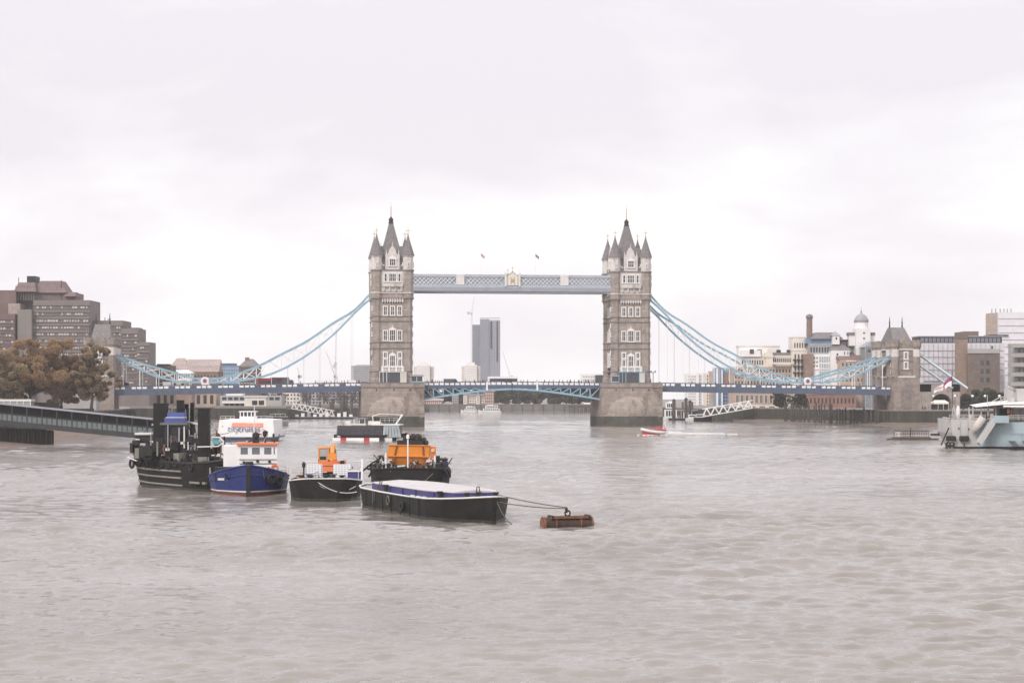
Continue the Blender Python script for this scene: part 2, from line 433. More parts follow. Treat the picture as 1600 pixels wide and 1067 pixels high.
SHELTER = [(-42, 238, 11, 13), (-29, 222, 10, 11), (-20, 212, 10, 10), (-9, 185, 14, 15), (-11, 250, 10, 10), (5, 173, 5, 5)]
def make_water():
    NR, NA, A0, R0, R1, RX = 1100, 460, 0.42, 45.0, 900.0, 2500.0
    rad = R0 * (R1 / R0) ** (np.arange(NR) / (NR - 1))
    ang = np.linspace(-A0, A0, NA)
    rr, aa = np.meshgrid(rad, ang, indexing='ij')
    X = rr * np.sin(aa); Y = rr * np.cos(aa)
    Z = np.zeros_like(X)
    wr = np.random.default_rng(3)
    for lam, amp, n in ((14, .060, 5), (7.5, .080, 8), (4.2, .088, 12), (2.4, .095, 16), (1.4, .078, 20), (.85, .045, 22)):
        for k in range(n):
            th = wr.normal(1.50, 0.55); l = lam * wr.uniform(.75, 1.3); ph = wr.uniform(0, 6.28)
            kx, ky = 2 * math.pi / l * math.cos(th), 2 * math.pi / l * math.sin(th)
            step = rr * math.log(R1 / R0) / (NR - 1)
            fade = np.clip((l / step - 2.0) / 3.0, 0, 1)
            u = kx * X + ky * Y + ph + 0.9 * np.sin(X * .021 * (1 + k * .13) + ph * 3) + 0.7 * np.sin(Y * .033 + X * .013 + ph)
            Z += fade * amp * wr.uniform(.6, 1.2) / math.sqrt(n) * 1.3 * (np.sin(u) + 0.25 * np.sin(2 * u + 1.2))
    # patches of rougher and smoother water
    pm = 0.72 + 0.48 * np.sin(X * .031 + 1.0 + 1.2 * np.sin(Y * .019)) * np.sin(Y * .041 + 0.8 * np.sin(X * .027) + .4)
    # a long low wake crossing the lower left of the view
    wl_ = (Y - 118 - 1.15 * (X + 20)); Z += 0.13 * np.exp(-(wl_ / 4.5) ** 2) * np.sin(wl_ * .9) * np.clip((5 - X) / 12, 0, 1)
    wl2 = (Y - 165 - 0.9 * (X + 30)); Z += 0.09 * np.exp(-(wl2 / 6) ** 2) * np.sin(wl2 * .8) * np.clip((-5 - X) / 15, 0, 1)
    edge = np.clip((A0 - np.abs(aa)) / 0.06, 0, 1) * np.clip((rr - R0) / 6, 0, 1) * np.clip((R1 - rr) / 150, 0, 1)
    for (xc, yc, rx, ry) in SHELTER: Z *= np.minimum(1, 0.3 + ((X - xc) / rx) ** 2 + ((Y - yc) / ry) ** 2)
    Z *= pm * edge
    V = np.stack([X, Y, Z], -1).reshape(-1, 3)
    i = np.arange(NR - 1)[:, None] * NA + np.arange(NA - 1)[None, :]
    Fq = np.stack([i, i + 1, i + NA + 1, i + NA], -1).reshape(-1, 4)
    extra = []; faces = []
    nv = len(V)
    # beyond, beside and behind: flat out to the horizon
    arc = [(RX * math.sin(a), RX * math.cos(a), 0) for a in ang]
    extra += arc
    top = (NR - 1) * NA
    for k in range(NA - 1): faces.append((top + k, top + k + 1, nv + k + 1, nv + k))
    c0 = nv + len(extra); extra.append((0, 0, 0))
    for k in range(NA - 1): faces.append((c0, k + 1, k))
    na2 = 48; b0 = nv + len(extra)
    for k in range(1, na2):
        a = A0 + (2 * math.pi - 2 * A0) * k / na2
        extra.append((RX * math.sin(a), RX * math.cos(a), 0))
    rightcol = [r * NA + NA - 1 for r in range(NR)]; leftcol = [r * NA for r in range(NR)]
    faces.append(tuple([c0] + rightcol + [nv + NA - 1, b0]))
    for k in range(na2 - 2): faces.append((c0, b0 + k, b0 + k + 1))
    faces.append(tuple([c0, b0 + na2 - 2, nv] + leftcol[::-1]))
    me = bpy.data.meshes.new('river')
    Vall = np.concatenate([V, np.array(extra)])
    me.from_pydata(Vall.tolist(), [], Fq.tolist() + faces)
    me.polygons.foreach_set('use_smooth', [True] * len(Fq) + [False] * len(faces))
    bm = bmesh.new(); bm.from_mesh(me); bmesh.ops.recalc_face_normals(bm, faces=bm.faces); 
    bm.faces.ensure_lookup_table()
    if bm.faces[0].normal.z < 0: bmesh.ops.reverse_faces(bm, faces=bm.faces)
    bm.to_mesh(me); bm.free()
    me.materials.append(water_material())
    o = bpy.data.objects.new('river', me); COL.objects.link(o); o['kind'] = 'structure'
    return o
make_water()
# ================================================================== TOWER BRIDGE
# ---- piers
M_pier = mat('pier_stone', (0.35, 0.295, 0.255), 0.92, 0.22, 0.30, 0.3, brick=(1.9, 0.75, 0.70, 0.80), dirt=((0.165, 0.13, 0.11), 0.30, 0.52))
def tide_ring(x0, x1, y0, y1, zlo, ztop, n=14):
    """stained band hugging a rectangular pier, with an uneven upper edge"""
    m = MB(); r = random.Random(5)
    P = []
    def side(a, b, k):
        for i in range(k): P.append((a[0] + (b[0] - a[0]) * i / k, a[1] + (b[1] - a[1]) * i / k))
    side((x0, y0), (x1, y0), n); side((x1, y0), (x1, y1), n); side((x1, y1), (x0, y1), n); side((x0, y1), (x0, y0), n)
    k = len(P); zs = [ztop + r.uniform(-.22, .22) for _ in P]
    v = [(x, y, zlo) for x, y in P] + [(x, y, z) for (x, y), z in zip(P, zs)]
    f = [(i, (i + 1) % k, k + (i + 1) % k, k + i) for i in range(k)]
    m.add(v, f); return m
def make_pier(sgn, label):
    c = 41.15 * sgn
    t = thing('bridge_pier', label, 'bridge pier', bw(c, 0, 0), BT, 'river piers of the bridge')
    m = MB(); m.bx(-10.65, 10.65, 0, 24, -2, 13.2); m.build('pier_body', M_pier, t)
    m = MB(); m.bx(-10.85, 10.85, -.22, 24.2, 13.2, 13.55); m.build('string_course', M_trim, t)
    for q in ((-10.7, 10.7, -.05, .75), (-10.7, -9.9, .75, 3.0), (9.9, 10.7, .75, 3.0), (-10.7, -9.9, 21, 24), (9.9, 10.7, 21, 24)):
        m = MB(); m.bx(*q, 13.55, 14.75); m.build('parapet', M_pier, t)
    m = MB(); m.bx(-10.8, 10.8, -.15, .85, 14.75, 14.95); m.build('coping', M_trim, t)
    # cutwater: pointed nose whose roof dies into the face in an arch
    for face in (0, 1):
        m = MB(); n = 18; rows = 7
        g = []
        for j in range(rows + 1):
            q = j / rows
            for i in range(n + 1):
                u = -1 + 2 * i / n
                h = 3.6 + 6.6 * math.sqrt(max(0, 1 - u * u))          # arch line on the face
                z = 3.4 + (h - 3.4) * q
                d = 3.2 * (1 - abs(u) ** 1.6) * math.cos(q * math.pi / 2) ** .8
                g.append((u * 8.9, -d - .02 if face == 0 else 24.02 + d, z))
        f = [(j * (n + 1) + i, j * (n + 1) + i + 1, (j + 1) * (n + 1) + i + 1, (j + 1) * (n + 1) + i) for j in range(rows) for i in range(n)]
        m.add(g, f)
        low = [(x, y, 3.4) for x, y, z in g[:n + 1]] + [(x, y * 1.03 if face == 0 else 24 + (y - 24) * 1.03, -2) for x, y, z in g[:n + 1]]
        m.add(low, [(i, i + 1, n + 2 + i, n + 1 + i) for i in range(n)])
        m.build('cutwater', M_pier, t)
        m = MB()
        k = n + 1
        lo = [(x * 1.012, (y - .14) if face == 0 else y + .14, z) for x, y, z in low[:k]] + [(x * 1.012, (y - .14) if face == 0 else y + .14, -2) for x, y, z in low[:k]]
        m.add(lo, [(i, i + 1, k + i + 1, k + i) for i in range(n)]); m.build('algae_band', M_algae, t)
    m = MB(); m.bx(-10.9, 10.9, -.12, .12, 4.1, 4.45); m.build('ledge', M_trim, t)
    tide_ring(-10.72, 10.72, -.07, 24.07, -2, 3.25).build('algae_band', M_algae, t)
    for x in (-5.6, 0.3, 5.8):
        m = MB(); m.bx(x - .22, x + .22, -.06, .3, 12.1, 12.75); m.build('drain_opening', M_dark, t)
    return t
make_pier(-1, 'broad brown stone pier with algae band under the left bridge tower')
make_pier(1, 'broad brown stone pier with algae band under the right bridge tower')

# ---- main towers
def win_mesh(w, h, lights, rows=2, fr=0.30, arch=False):
    m = MB(); m.m = 1
    m.bx(-w / 2 + .02, w / 2 - .02, -.05, .05, .02, h - .02)
    m.m = 0; d0, d1 = -.26, .05
    m.bx(-w / 2 - fr, -w / 2 + .06, d0, d1, -.06, h + fr); m.bx(w / 2 - .06, w / 2 + fr, d0, d1, -.06, h + fr)
    m.bx(-w / 2 + .06, w / 2 - .06, d0, d1, h - .06, h + fr); m.bx(-w / 2 - fr - .1, w / 2 + fr + .1, d0 - .12, d1, -fr - .1, -.06)
    for i in range(1, lights):
        x = -w / 2 + w * i / lights; m.bx(x - .07, x + .07, d0 + .06, d1, -.06, h - .06)
    for j in range(1, rows):
        z = h * j / rows; m.bx(-w / 2 + .06, w / 2 - .06, d0 + .1, d1, z - .05, z + .05)
    if arch:
        m.extr([(-w / 2 - fr, h + fr), (0, h + fr + w * .45), (w / 2 + fr, h + fr)], d0 + .05, d1)
    return m.mesh('window', [M_wframe, M_glass])
W_A4 = win_mesh(2.3, 2.5, 4, 2); W_A1 = win_mesh(.75, 2.5, 1, 2)
W_B = win_mesh(1.15, 2.8, 2, 2); W_C = win_mesh(1.2, 3.2, 2, 2); W_CC = win_mesh(1.9, 3.5, 3, 2, arch=True)
W_DS = win_mesh(1.0, 1.6, 2, 1, .36); W_DT = win_mesh(1.7, 3.4, 3, 2, .4, arch=True); W_DL = win_mesh(1.0, 2.1, 2, 1, .36)
W_G = win_mesh(2.0, 2.1, 3, 2, arch=True); W_S = win_mesh(.35, 1.3, 1, 1, .12)
STRINGS = (4.1, 12.0, 14.0, 21.2, 22.9, 29.0, 30.8, 38.5)
def tower_face(t, w, y):
    """windows of one face; w(mesh, x, z): places them"""
    w('window', W_A4, 0, 34.8)
    for x in (-2.35, 2.35): w('window', W_A1, x, 34.8)
    for x in (-2.45, 0, 2.45): w('window', W_B, x, 23.35)
    for x in (-2.45, 2.45): w('window', W_C, x, 14.75)
    w('window', W_CC, 0, 14.65)
    for x in (-2.45, 2.45): w('window', W_DS, x, 8.9); w('window', W_DL, x, 6.05)
    w('window', W_DT, 0, 6.05)
TZ = 14.6
def make_tower(sgn, label):
    c = 41.15 * sgn
    t = thing('bridge_tower', label, 'bridge tower', bw(c, 11.0, TZ), BT, 'main towers of the bridge')
    HX, HY = 5.9, 8.3
    m = MB()                                   # two side walls round the road, then the solid storeys
    m.bx(-HX, HX, -HY, -4.2, 0, 9.5); m.bx(-HX, HX, 4.2, HY, 0, 9.5); m.bx(-HX, HX, -HY, HY, 9.5, 40)
    m.build('shaft', M_stone, t)
    for sx in (-1, 1):                          # pointed arch filling the top of the road opening
        m = MB(); y0 = 4.2
        pts = [(-y0, 9.5), (-y0, 6.2), (-3.2, 7.6), (-1.8, 8.6), (0, 9.2), (1.8, 8.6), (3.2, 7.6), (y0, 6.2), (y0, 9.5)]
        v = [(sx * (HX - .02), a, b) for a, b in pts] + [(sx * (HX - 1.2), a, b) for a, b in pts]; n = len(pts)
        m.add(v, [tuple(range(n)), tuple(range(n, 2 * n))[::-1]] + [(i, (i + 1) % n, n + (i + 1) % n, n + i) for i in range(n)])
        m.build('road_arch', M_stone, t)
    # upper storey faced in paler stone
    m = MB(); m.bx(-3.75, 3.75, -HY - .12, -HY, 31.2, 38.4); m.bx(-3.75, 3.75, HY, HY + .12, 31.2, 38.4)
    m.bx(HX, HX + .12, -5.7, 5.7, 31.2, 38.4); m.bx(-HX - .12, -HX, -5.7, 5.7, 31.2, 38.4); m.build('pale_stone_facing', M_pale, t)
    # corner turrets
    for sx in (-1, 1):
        for sy in (-1, 1):
            m = MB()
            m.lathe([(2.0, 0), (2.0, 1.4), (1.72, 2.0), (1.62, 4.0), (1.58, 27.6), (1.75, 28.4), (1.98, 29.4), (1.98, 38.6)], sx * 5.35, sy * 7.5, 8, R(22.5))
            tu = m.build('corner_turret', M_stone, t)
            m = MB(); m.lathe([(1.86, 38.6), (1.86, 43.0), (2.1, 43.2), (2.1, 43.6)], sx * 5.35, sy * 7.5, 8, R(22.5)); m.build('turret_drum', M_pale, tu)
            m = MB(); m.lathe([(2.32, 43.5), (2.22, 43.9), (1.35, 46.6), (.6, 49.0), (.2, 50.4)], sx * 5.35, sy * 7.5, 8, R(22.5)); m.build('turret_roof', M_slate, tu)
            m = MB(); m.tube([(sx * 5.35, sy * 7.5, 50.3), (sx * 5.35, sy * 7.5, 53.2)], [.14, .06], 6); m.lathe([(.1, 50.4), (.32, 50.7), (.1, 51.0)], sx * 5.35, sy * 7.5, 6)
            m.bx(sx * 5.35 - .75, sx * 5.35 + .75, sy * 7.5 - .06, sy * 7.5 + .06, 52.0, 52.14); m.bx(sx * 5.35 - .06, sx * 5.35 + .06, sy * 7.5 - .75, sy * 7.5 + .75, 52.0, 52.14)
            m.build('finial', M_gold, tu)
            for a, b in ((0, -1), (0, 1), (-1, 0), (1, 0)):
                for z in (39.8,):
                    inst('drum_window', W_S, tu, (sx * 5.35 + a * 1.74, sy * 7.5 + b * 1.74, z), math.atan2(b, a) + R(90))
            for z in (6.5, 10, 16.2, 19.4, 25, 33.5, 36):
                if sy < 0: inst('slit_window', W_S, tu, (sx * (5.35 + 1.5 + (.36 if z > 29 else 0)), sy * 7.5, z), R(90) * sx)
    # string courses wrap body and turrets
    for z in STRINGS:
        m = MB(); h = .34 if z != 38.5 else .5
        m.bx(-HX - .22, HX + .22, -HY - .22, HY + .22, z - h / 2, z + h / 2)
        rr = 1.58 + .2 if z < 29 else 1.98 + .2
        for sx in (-1, 1):
            for sy in (-1, 1): m.lathe([(rr, z - h / 2 - .02), (rr + .06, z), (rr, z + h / 2 + .02)], sx * 5.35, sy * 7.5, 8, R(22.5))
        m.build('string_course', M_trim if z != 30.8 else M_pale, t)
    # arcade of corbels under the upper string
    m = MB()
    for i in range(9):
        x = -3.4 + i * .85
        m.bx(x - .22, x + .22, -HY - .4, -HY, 27.5, 28.83); m.bx(x - .22, x + .22, HY, HY + .4, 27.5, 28.83)
    m.bx(-3.8, 3.8, -HY - .3, -HY - .02, 28.0, 28.35); m.build('corbel_arcade', M_pale, t, kind='stuff')
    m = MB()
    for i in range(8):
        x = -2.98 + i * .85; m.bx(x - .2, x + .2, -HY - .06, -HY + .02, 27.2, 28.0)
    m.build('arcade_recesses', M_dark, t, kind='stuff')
    # faces
    def front(nm, me, x, z): inst(nm, me, t, (x, -HY - (.13 if 31 < z < 38 else .02), z), 0)
    def back(nm, me, x, z): inst(nm, me, t, (-x, HY + .02, z), R(180))
    def east(nm, me, x, z): inst(nm, me, t, (HX + (.13 if 31 < z < 38 else .02), x * 1.15, z), R(90))
    def west(nm, me, x, z): inst(nm, me, t, (-HX - (.13 if 31 < z < 38 else .02), -x * 1.15, z), R(-90))
    for w in (front, east, west): tower_face(t, w, 0)
    for nm, y, d in (('balcony', -HY, -1),):
        m = MB(); m.bx(-3.5, 3.5, y - .95, y, 32.9, 33.15); m.bx(-3.5, 3.5, y - .95, y - .8, 33.15, 34.1)
        for i in range(8): m.bx(-3.3 + i * .94 - .1, -3.3 + i * .94 + .1, y - .98, y - .78, 33.15, 34.25)
        for x in (-2.9, -1, 1, 2.9): m.extr([(x - .22, 31.6), (x + .22, 31.6), (x + .22, 32.9), (x - .22, 32.9)], y - .7, y)
        m.build(nm, M_pale, t)
        m = MB(); m.bx(-4.0, 4.0, y - .8, y, 4.3, 4.55); m.bx(-4.0, 4.0, y - .8, y - .66, 5.45, 5.65)
        for i in range(17): m.bx(-3.9 + i * .487 - .1, -3.9 + i * .487 + .1, y - .78, y - .68, 4.55, 5.45)
        for x in (-3.4, -1.2, 1.2, 3.4): m.bx(x - .25, x + .25, y - .85, y - .5, 3.9, 6.1)
        m.build(nm, M_wframe, t)
    for z in (11.0, 19.2):                        # small carved heads above the windows
        m = MB(); m.extr([(-.3, z - .5), (.3, z - .5), (.12, z), (.25, z + .3), (0, z + .75), (-.25, z + .3), (-.12, z)], -HY - .2, -HY + .02); m.build('carved_niche', M_pale, t)
    # battlements
    m = MB()
    for y in (-HY, HY - .35):
        m.bx(-3.5, 3.5, y, y + .35, 38.75, 39.7)
        for i in range(6): m.bx(-3.4 + i * 1.25, -2.75 + i * 1.25, y, y + .35, 39.7, 40.4)
    for x in (-HX, HX - .35):
        m.bx(x, x + .35, -5.6, 5.6, 38.75, 39.7)
        for i in range(8): m.bx(x, x + .35, -5.4 + i * 1.45, -4.7 + i * 1.45, 39.7, 40.4)
    m.build('battlement', M_pale, t)
    # gabled dormers
    for a, (px, py) in ((0, (0, -HY)), (R(180), (0, HY)), (R(90), (HX, 0)), (R(-90), (-HX, 0))):
        m = MB(); m.extr([(-1.9, 38.7), (1.9, 38.7), (1.9, 43.6), (1.25, 44.6), (1.0, 45.6), (0, 47.0), (-1.0, 45.6), (-1.25, 44.6), (-1.9, 43.6)], -.1, 3.2)
        g = m.build('dormer_gable', M_pale, t, loc=(px, py, 0), rz=a)
        inst('window', W_G, g, (0, -.13, 40.2))
        for x in (-2.1, 2.1):
            m = MB(); m.bx(x - .3, x + .3, -.2, .4, 38.7, 43.6); m.lathe([(.36, 43.6), (.02, 45.6)], x, .1, 4, R(45)); m.build('pinnacle', M_pale, g)
        m = MB(); m.lathe([(.12, 46.8), (.2, 47.3), (.03, 48.2)], 0, .1, 5); m.build('finial', M_pale, g)
    # main roof: hipped skirt and steep spire
    def frus(m, a0, b0, z0, a1, b1, z1):
        m.add([(-a0, -b0, z0), (a0, -b0, z0), (a0, b0, z0), (-a0, b0, z0), (-a1, -b1, z1), (a1, -b1, z1), (a1, b1, z1), (-a1, b1, z1)],
              [(0, 1, 5, 4), (1, 2, 6, 5), (2, 3, 7, 6), (3, 0, 4, 7), (4, 5, 6, 7), (3, 2, 1, 0)])
    m = MB(); frus(m, 5.4, 7.8, 39.9, 4.0, 5.6, 46.6); frus(m, 4.0, 5.6, 46.6, 3.9, 5.5, 46.9); m.build('hipped_roof', M_slate, t)
    m = MB(); frus(m, 3.5, 4.2, 44.2, 2.0, 2.3, 49.8); frus(m, 2.0, 2.3, 49.8, .75, .85, 55.0); m.build('spire', M_slate, t)
    m = MB(); m.bx(-.85, .85, -.95, .95, 55.0, 55.3); m.lathe([(.75, 55.3), (.75, 56.3), (.95, 56.4), (.3, 57.2), (.12, 57.6)], 0, 0, 8); m.build('lantern', M_dark, t)
    m = MB(); m.tube([(0, 0, 57.4), (0, 0, 62.2)], [.16, .05], 6)
    for z in (58.3, 59.4, 60.4): m.lathe([(.08, z - .2), (.3, z), (.08, z + .2)], 0, 0, 6)
    m.build('finial', M_gold, t)
    for x in (-3.8, 3.8):
        m = MB(); m.tube([(x, -5.3, 46.8), (x, -5.3, 48.6)], [.1, .04], 5); m.build('roof_finial', M_gold, t)
    # iron and glass lobby at road level
    m = MB(); m.bx(-4.6, 4.6, -HY - 2.3, -HY - .05, 3.8, 4.05)
    for x in (-4.5, -3.3, -2.1, 2.6, 4.5): m.bx(x - .1, x + .1, -HY - 2.25, -HY - 2.05, 0, 3.8)
    m.build('lobby_frame', M_offwhite if sgn < 0 else M_teal, t)
    m = MB(); m.bx(-4.4, 2.5, -HY - 2.16, -HY - 2.10, .3, 3.75); m.build('lobby_glazing', M_glass, t)
    m = MB(); m.bx(2.7, 4.45, -HY - 2.2, -HY - .1, 0, 3.7); m.build('lobby_wall', M_pale, t)
    return t
make_tower(-1, 'left grey stone gothic bridge tower with four turrets and slate spire')
make_tower(1, 'right grey stone gothic bridge tower with its inner side wall showing')

# ---- small blue control cabins on the piers
def cabin(s, v, w, d, h, label):
    t = thing('control_cabin', label, 'cabin', bw(s, v, 13.55), BT, 'control cabins on the bridge piers')
    m = MB(); m.bx(-w / 2, w / 2, -d / 2, d / 2, 0, h * .45); m.build('cabin_base', M_teal, t)
    m = MB(); m.bx(-w / 2 + .1, w / 2 - .1, -d / 2 + .1, d / 2 - .1, h * .45, h * .86); m.build('window_band', M_glass, t)
    m = MB(); m.bx(-w / 2 - .2, w / 2 + .2, -d / 2 - .2, d / 2 + .2, h * .86, h); m.build('roof', M_lead, t)
    for x in (-w / 2 + .12, 0, w / 2 - .12):
        m = MB(); m.bx(x - .07, x + .07, -d / 2 + .02, -d / 2 + .14, h * .45, h * .86); m.build('mullion', M_white, t)
cabin(-41.15 + 8.2, 3.0, 4.2, 3.2, 4.0, 'pale blue control cabin on the left pier beside its tower')
cabin(41.15 - 4.3, 1.9, 5.6, 1.9, 4.0, 'pale blue control cabin in front of the right tower base')

# ---- high walkways
def make_walkway(v0, label, crest):
    t = thing('high_walkway', label, 'walkway', bw(0, v0, 0), BT, 'high level walkways')
    L_ = 35.4; D_ = 3.8
    m = MB(); m.bx(-L_, L_, 0, .35, 51.0, 51.7); m.bx(-L_, L_, D_ - .35, D_, 51.0, 51.7); m.build('top_chord', M_greyblue, t)
    m = MB(); m.bx(-L_, L_, .05, D_ - .05, 51.7, 51.85); m.build('roof', M_lead, t)
    m = MB(); m.bx(-L_, L_, -.02, .4, 47.5, 48.3); m.bx(-L_, L_, D_ - .4, D_ + .02, 47.5, 48.3); m.build('bottom_chord', M_greyblue, t)
    m = MB(); m.bx(-L_, L_, -.12, .5, 46.1, 47.5); m.bx(-L_, L_, D_ - .5, D_ + .1, 46.1, 47.5); m.bx(-L_, L_, .5, D_ - .5, 46.5, 46.8); m.build('floor_girder', M_greydark, t)
    m = MB(); m.bx(-L_, L_, .42, .5, 48.3, 51.0); m.bx(-L_, L_, D_ - .5, D_ - .42, 48.3, 51.0); m.build('glazing', mat('walkway_glazing', (.34, .38, .44), .3, .12, .4), t)
    m = MB(); m.beam((-1.32, 0, -1.28), (1.32, 0, 1.28), .14, .22, (0, 1, 0)); bar1 = m.mesh('lattice_bar', M_white)
    m = MB(); m.beam((-1.32, 0, 1.28), (1.32, 0, -1.28), .14, .22, (0, 1, 0)); bar2 = m.mesh('lattice_bar', M_white)
    x = -L_ + 1.4
    while x < L_ - 1.2:
        if abs(x) > 3.4 and abs(abs(x) - 18.0) > 1.9:
            inst('lattice_bar', bar1, t, (x, .12, 49.65)); inst('lattice_bar', bar2, t, (x, .26, 49.65))
        x += 1.46
    for x in (-18.0, 18.0):
        m = MB(); m.bx(x - 1.4, x + 1.4, -.15, .4, 48.3, 51.2); m.bx(x - 1.5, x + 1.5, -.2, .4, 51.2, 51.8); m.build('shield_panel', M_offwhite, t)
    m = MB(); m.bx(-2.2, 2.2, -.3, .4, 48.2, 51.2); m.extr([(-2.2, 51.2), (2.2, 51.2), (1.0, 52.1), (0, 53.3), (-1.0, 52.1)], -.3, .3); cr_ = m.build('crest_panel', M_offwhite, t)
    m = MB()
    for x in (-1.8, -.6, .6, 1.8): m.bx(x - .07, x + .07, -.42, -.3, 48.4, 51.1)
    m.beam((-2.1, -.36, 51.2), (0, -.36, 53.0), .14); m.beam((2.1, -.36, 51.2), (0, -.36, 53.0), .14); m.bx(-.5, .5, -.4, -.3, 49.2, 50.4); m.build('gilt_tracery', M_gold, cr_)
    for x in (-2.4, 2.4):
        m = MB(); m.bx(x - .3, x + .3, -.4, .4, 47.8, 51.9); m.lathe([(.32, 51.9), (.42, 52.4), (.12, 52.9), (.05, 53.5)], x, 0, 6); m.build('crest_post', M_offwhite, cr_)
    m = MB(); m.tube([(0, 0, 53.2), (0, 0, 54.9)], [.1, .05], 5); m.bx(-.35, .35, -.05, .05, 54.2, 54.32); m.build('finial', M_gold, cr_)
    return t
make_walkway(2.6, 'near high walkway of white lattice with gilded crest between the towers', True)
make_walkway(15.8, 'far high walkway of white lattice hidden behind the near one', True)
M_flag = mat('flag_cloth', (0.46, 0.30, 0.22), 0.9, 0.2, 2.0)
for px, lab, mm in ((751.5, 'small tan flag on a pole above the left half of the walkway', M_flag), (836.5, 'small dark flag on a pole above the right half of the walkway', mat('flag_cloth_brown', (0.26, 0.18, 0.17), 0.9, 0.3, 2.0))):
    s_, _ = b_from_px(px, 430, 4.0)
    t = thing('flag', lab, 'flag', bw(s_, 4.0, 51.85), BT, 'flags on the walkway')
    m = MB(); m.tube([(0, 0, 0), (0, 0, 7.6)], [.1, .05], 5); m.build('flagpole', M_white, t)
    m = MB(); g = [(.05 + i * .24, .18 * math.sin(i * 1.3), 7.4 - i * .22 - j * .25 + (.12 if i == 5 else 0)) for j in range(5) for i in range(6)]
    m.add(g, [(j * 6 + i, j * 6 + i + 1, (j + 1) * 6 + i + 1, (j + 1) * 6 + i) for j in range(4) for i in range(5)], True); m.build('cloth', mm, t)

# ---- parapet generator (posts, white panels, rail) along a straight line in local x/z
def parapet(t, x0, z0, x1, z1, y, tone=M_blue, every=4):
    n = max(2, int(abs(x1 - x0) / 1.78)); P, W = MB(), MB()
    for i in range(n):
        a, b = i / n, (i + 1) / n
        xa, xb = x0 + (x1 - x0) * a, x0 + (x1 - x0) * b; za, zb = z0 + (z1 - z0) * a, z0 + (z1 - z0) * b
        P.bx(min(xa, xb) - .12, min(xa, xb) + .12, y - .16, y + .16, za - .1, za + 1.35)
        if every and i % every == 3: P.box((xa + xb) / 2, y, (za + zb) / 2 + .55, abs(xb - xa) * .98, .12, .95); 
        else: W.box((xa + xb) / 2, y - .05, (za + zb) / 2 + .58, abs(xb - xa) * .74, .14, .66)
    P.beam((x0, y, z0 + 1.28), (x1, y, z1 + 1.28), .26, .2); P.beam((x0, y, z0 + .1), (x1, y, z1 + .1), .3, .3)
    P.build('parapet_frame', tone, t); W.build('parapet_panels', M_white, t, kind='stuff')

# ---- bascules
def make_bascule(sgn, label):
    """local x runs from the pier (0) to the middle (30.4)"""
    t = thing('bascule_leaf', label, 'bridge deck', bw(30.5 * sgn, 4.0, 0), BT + (0 if sgn < 0 else math.pi), 'bascule leaves')
    ys = (0, 17.0)
    m = MB(); m.bx(0, 30.4, .3, 16.7, 13.3, 13.7); m.build('road_deck', M_tar, t)
    def zl(x): q = x / 30.4; return 9.15 + 3.55 * (1 - (1 - q) ** 1.55)
    sy = 1 if sgn < 0 else -1                      # rotated leaf: away is -y
    for y0 in ys:
        y = y0 * sy
        m = MB(); m.beam((0, y, 13.3), (30.4, y, 13.45), .45, 1.0); m.build('top_girder', M_blue, t)
        m = MB()
        for i in range(16):
            xa, xb = 30.4 * i / 16, 30.4 * (i + 1) / 16; m.beam((xa, y, zl(xa)), (xb, y, zl(xb)), .5, .62)
        m.build('curved_bottom_chord', M_teal, t)
        for i in range(1, 8):
            x = i * 3.4
            if 12.9 - zl(x) < .5: continue
            m = MB(); m.beam((x, y, zl(x)), (x, y, 12.9), .35, .4, (0, 1, 0)); m.build('truss_post', M_teal, t)
        for i in range(0, 7):
            x = i * 3.4
            m = MB(); m.beam((x + .3, y, 12.9), (x + 3.2, y, zl(x + 3.2) + .2), .3, .5, (0, 1, 0)); m.build('truss_diagonal', M_teal, t)
        parapet(t, 0, 13.8, 30.4, 13.95, y, M_blue, 0)
    m = MB(); m.bx(21.5, 22.1, -.5 if sy > 0 else .35, -.35 if sy > 0 else .5, 12.2, 15.2); m.build('navigation_board', M_white, t)
    # web of cross girders seen behind
    for i in range(7):
        x = 1.5 + i * 3.4
        m = MB(); m.bx(x - .2, x + .2, min(.6 * sy, 16.4 * sy), max(.6 * sy, 16.4 * sy), max(zl(x) + .4, 11.2), 13.25); m.build('cross_girder', M_blue, t)
    if sgn > 0:
        for c in t.children: pass
    return t
make_bascule(-1, 'left bascule leaf of the roadway, blue truss with arched underside')
b2 = make_bascule(1, 'right bascule leaf of the roadway, blue truss with arched underside')
for c in COL.objects:                                    # deck and cross members of the turned leaf lie on its -y side
    if c.parent == b2 and c.name.startswith('road_deck'): c.location.y = -17.0

# ---- side spans
def make_span(sgn, label):
    s0, s1 = 51.7, 134.2; Ln = s1 - s0
    t = thing('approach_span', label, 'bridge deck', bw(s0 * sgn, 4.0, 0), BT, 'side spans of the bridge')
    za, zb = 13.6, 12.35
    for y in (0, 17.0):
        m = MB(); m.beam((0, y, za - .95), (Ln * sgn, y, zb - .95), .5, 1.7); m.build('side_girder', M_blue, t)
        m = MB()
        for i in range(15):
            q = (i + .5) / 15; m.bx(Ln * sgn * q - .1, Ln * sgn * q + .1, y - .34, y - .24, za + (zb - za) * q - 1.75, za + (zb - za) * q - .15)
        m.build('girder_stiffeners', M_blue, t, kind='stuff')
        parapet(t, 0, za, Ln * sgn, zb, y, M_blue)
    m = MB(); m.beam((0, 8.5, za - .3), (Ln * sgn, 8.5, zb - .3), 16.6, .3); m.build('road_deck', M_tar, t)
    for i in range(15):
        q = (i + .5) / 15; m = MB(); m.bx(Ln * sgn * q - .2, Ln * sgn * q + .2, .3, 16.7, za + (zb - za) * q - 1.6, za + (zb - za) * q - .5); m.build('cross_girder', M_dark, t)
    return t
make_span(-1, 'left side span of the bridge, blue girder with white parapet panels')
make_span(1, 'right side span of the bridge, blue girder with white parapet panels')

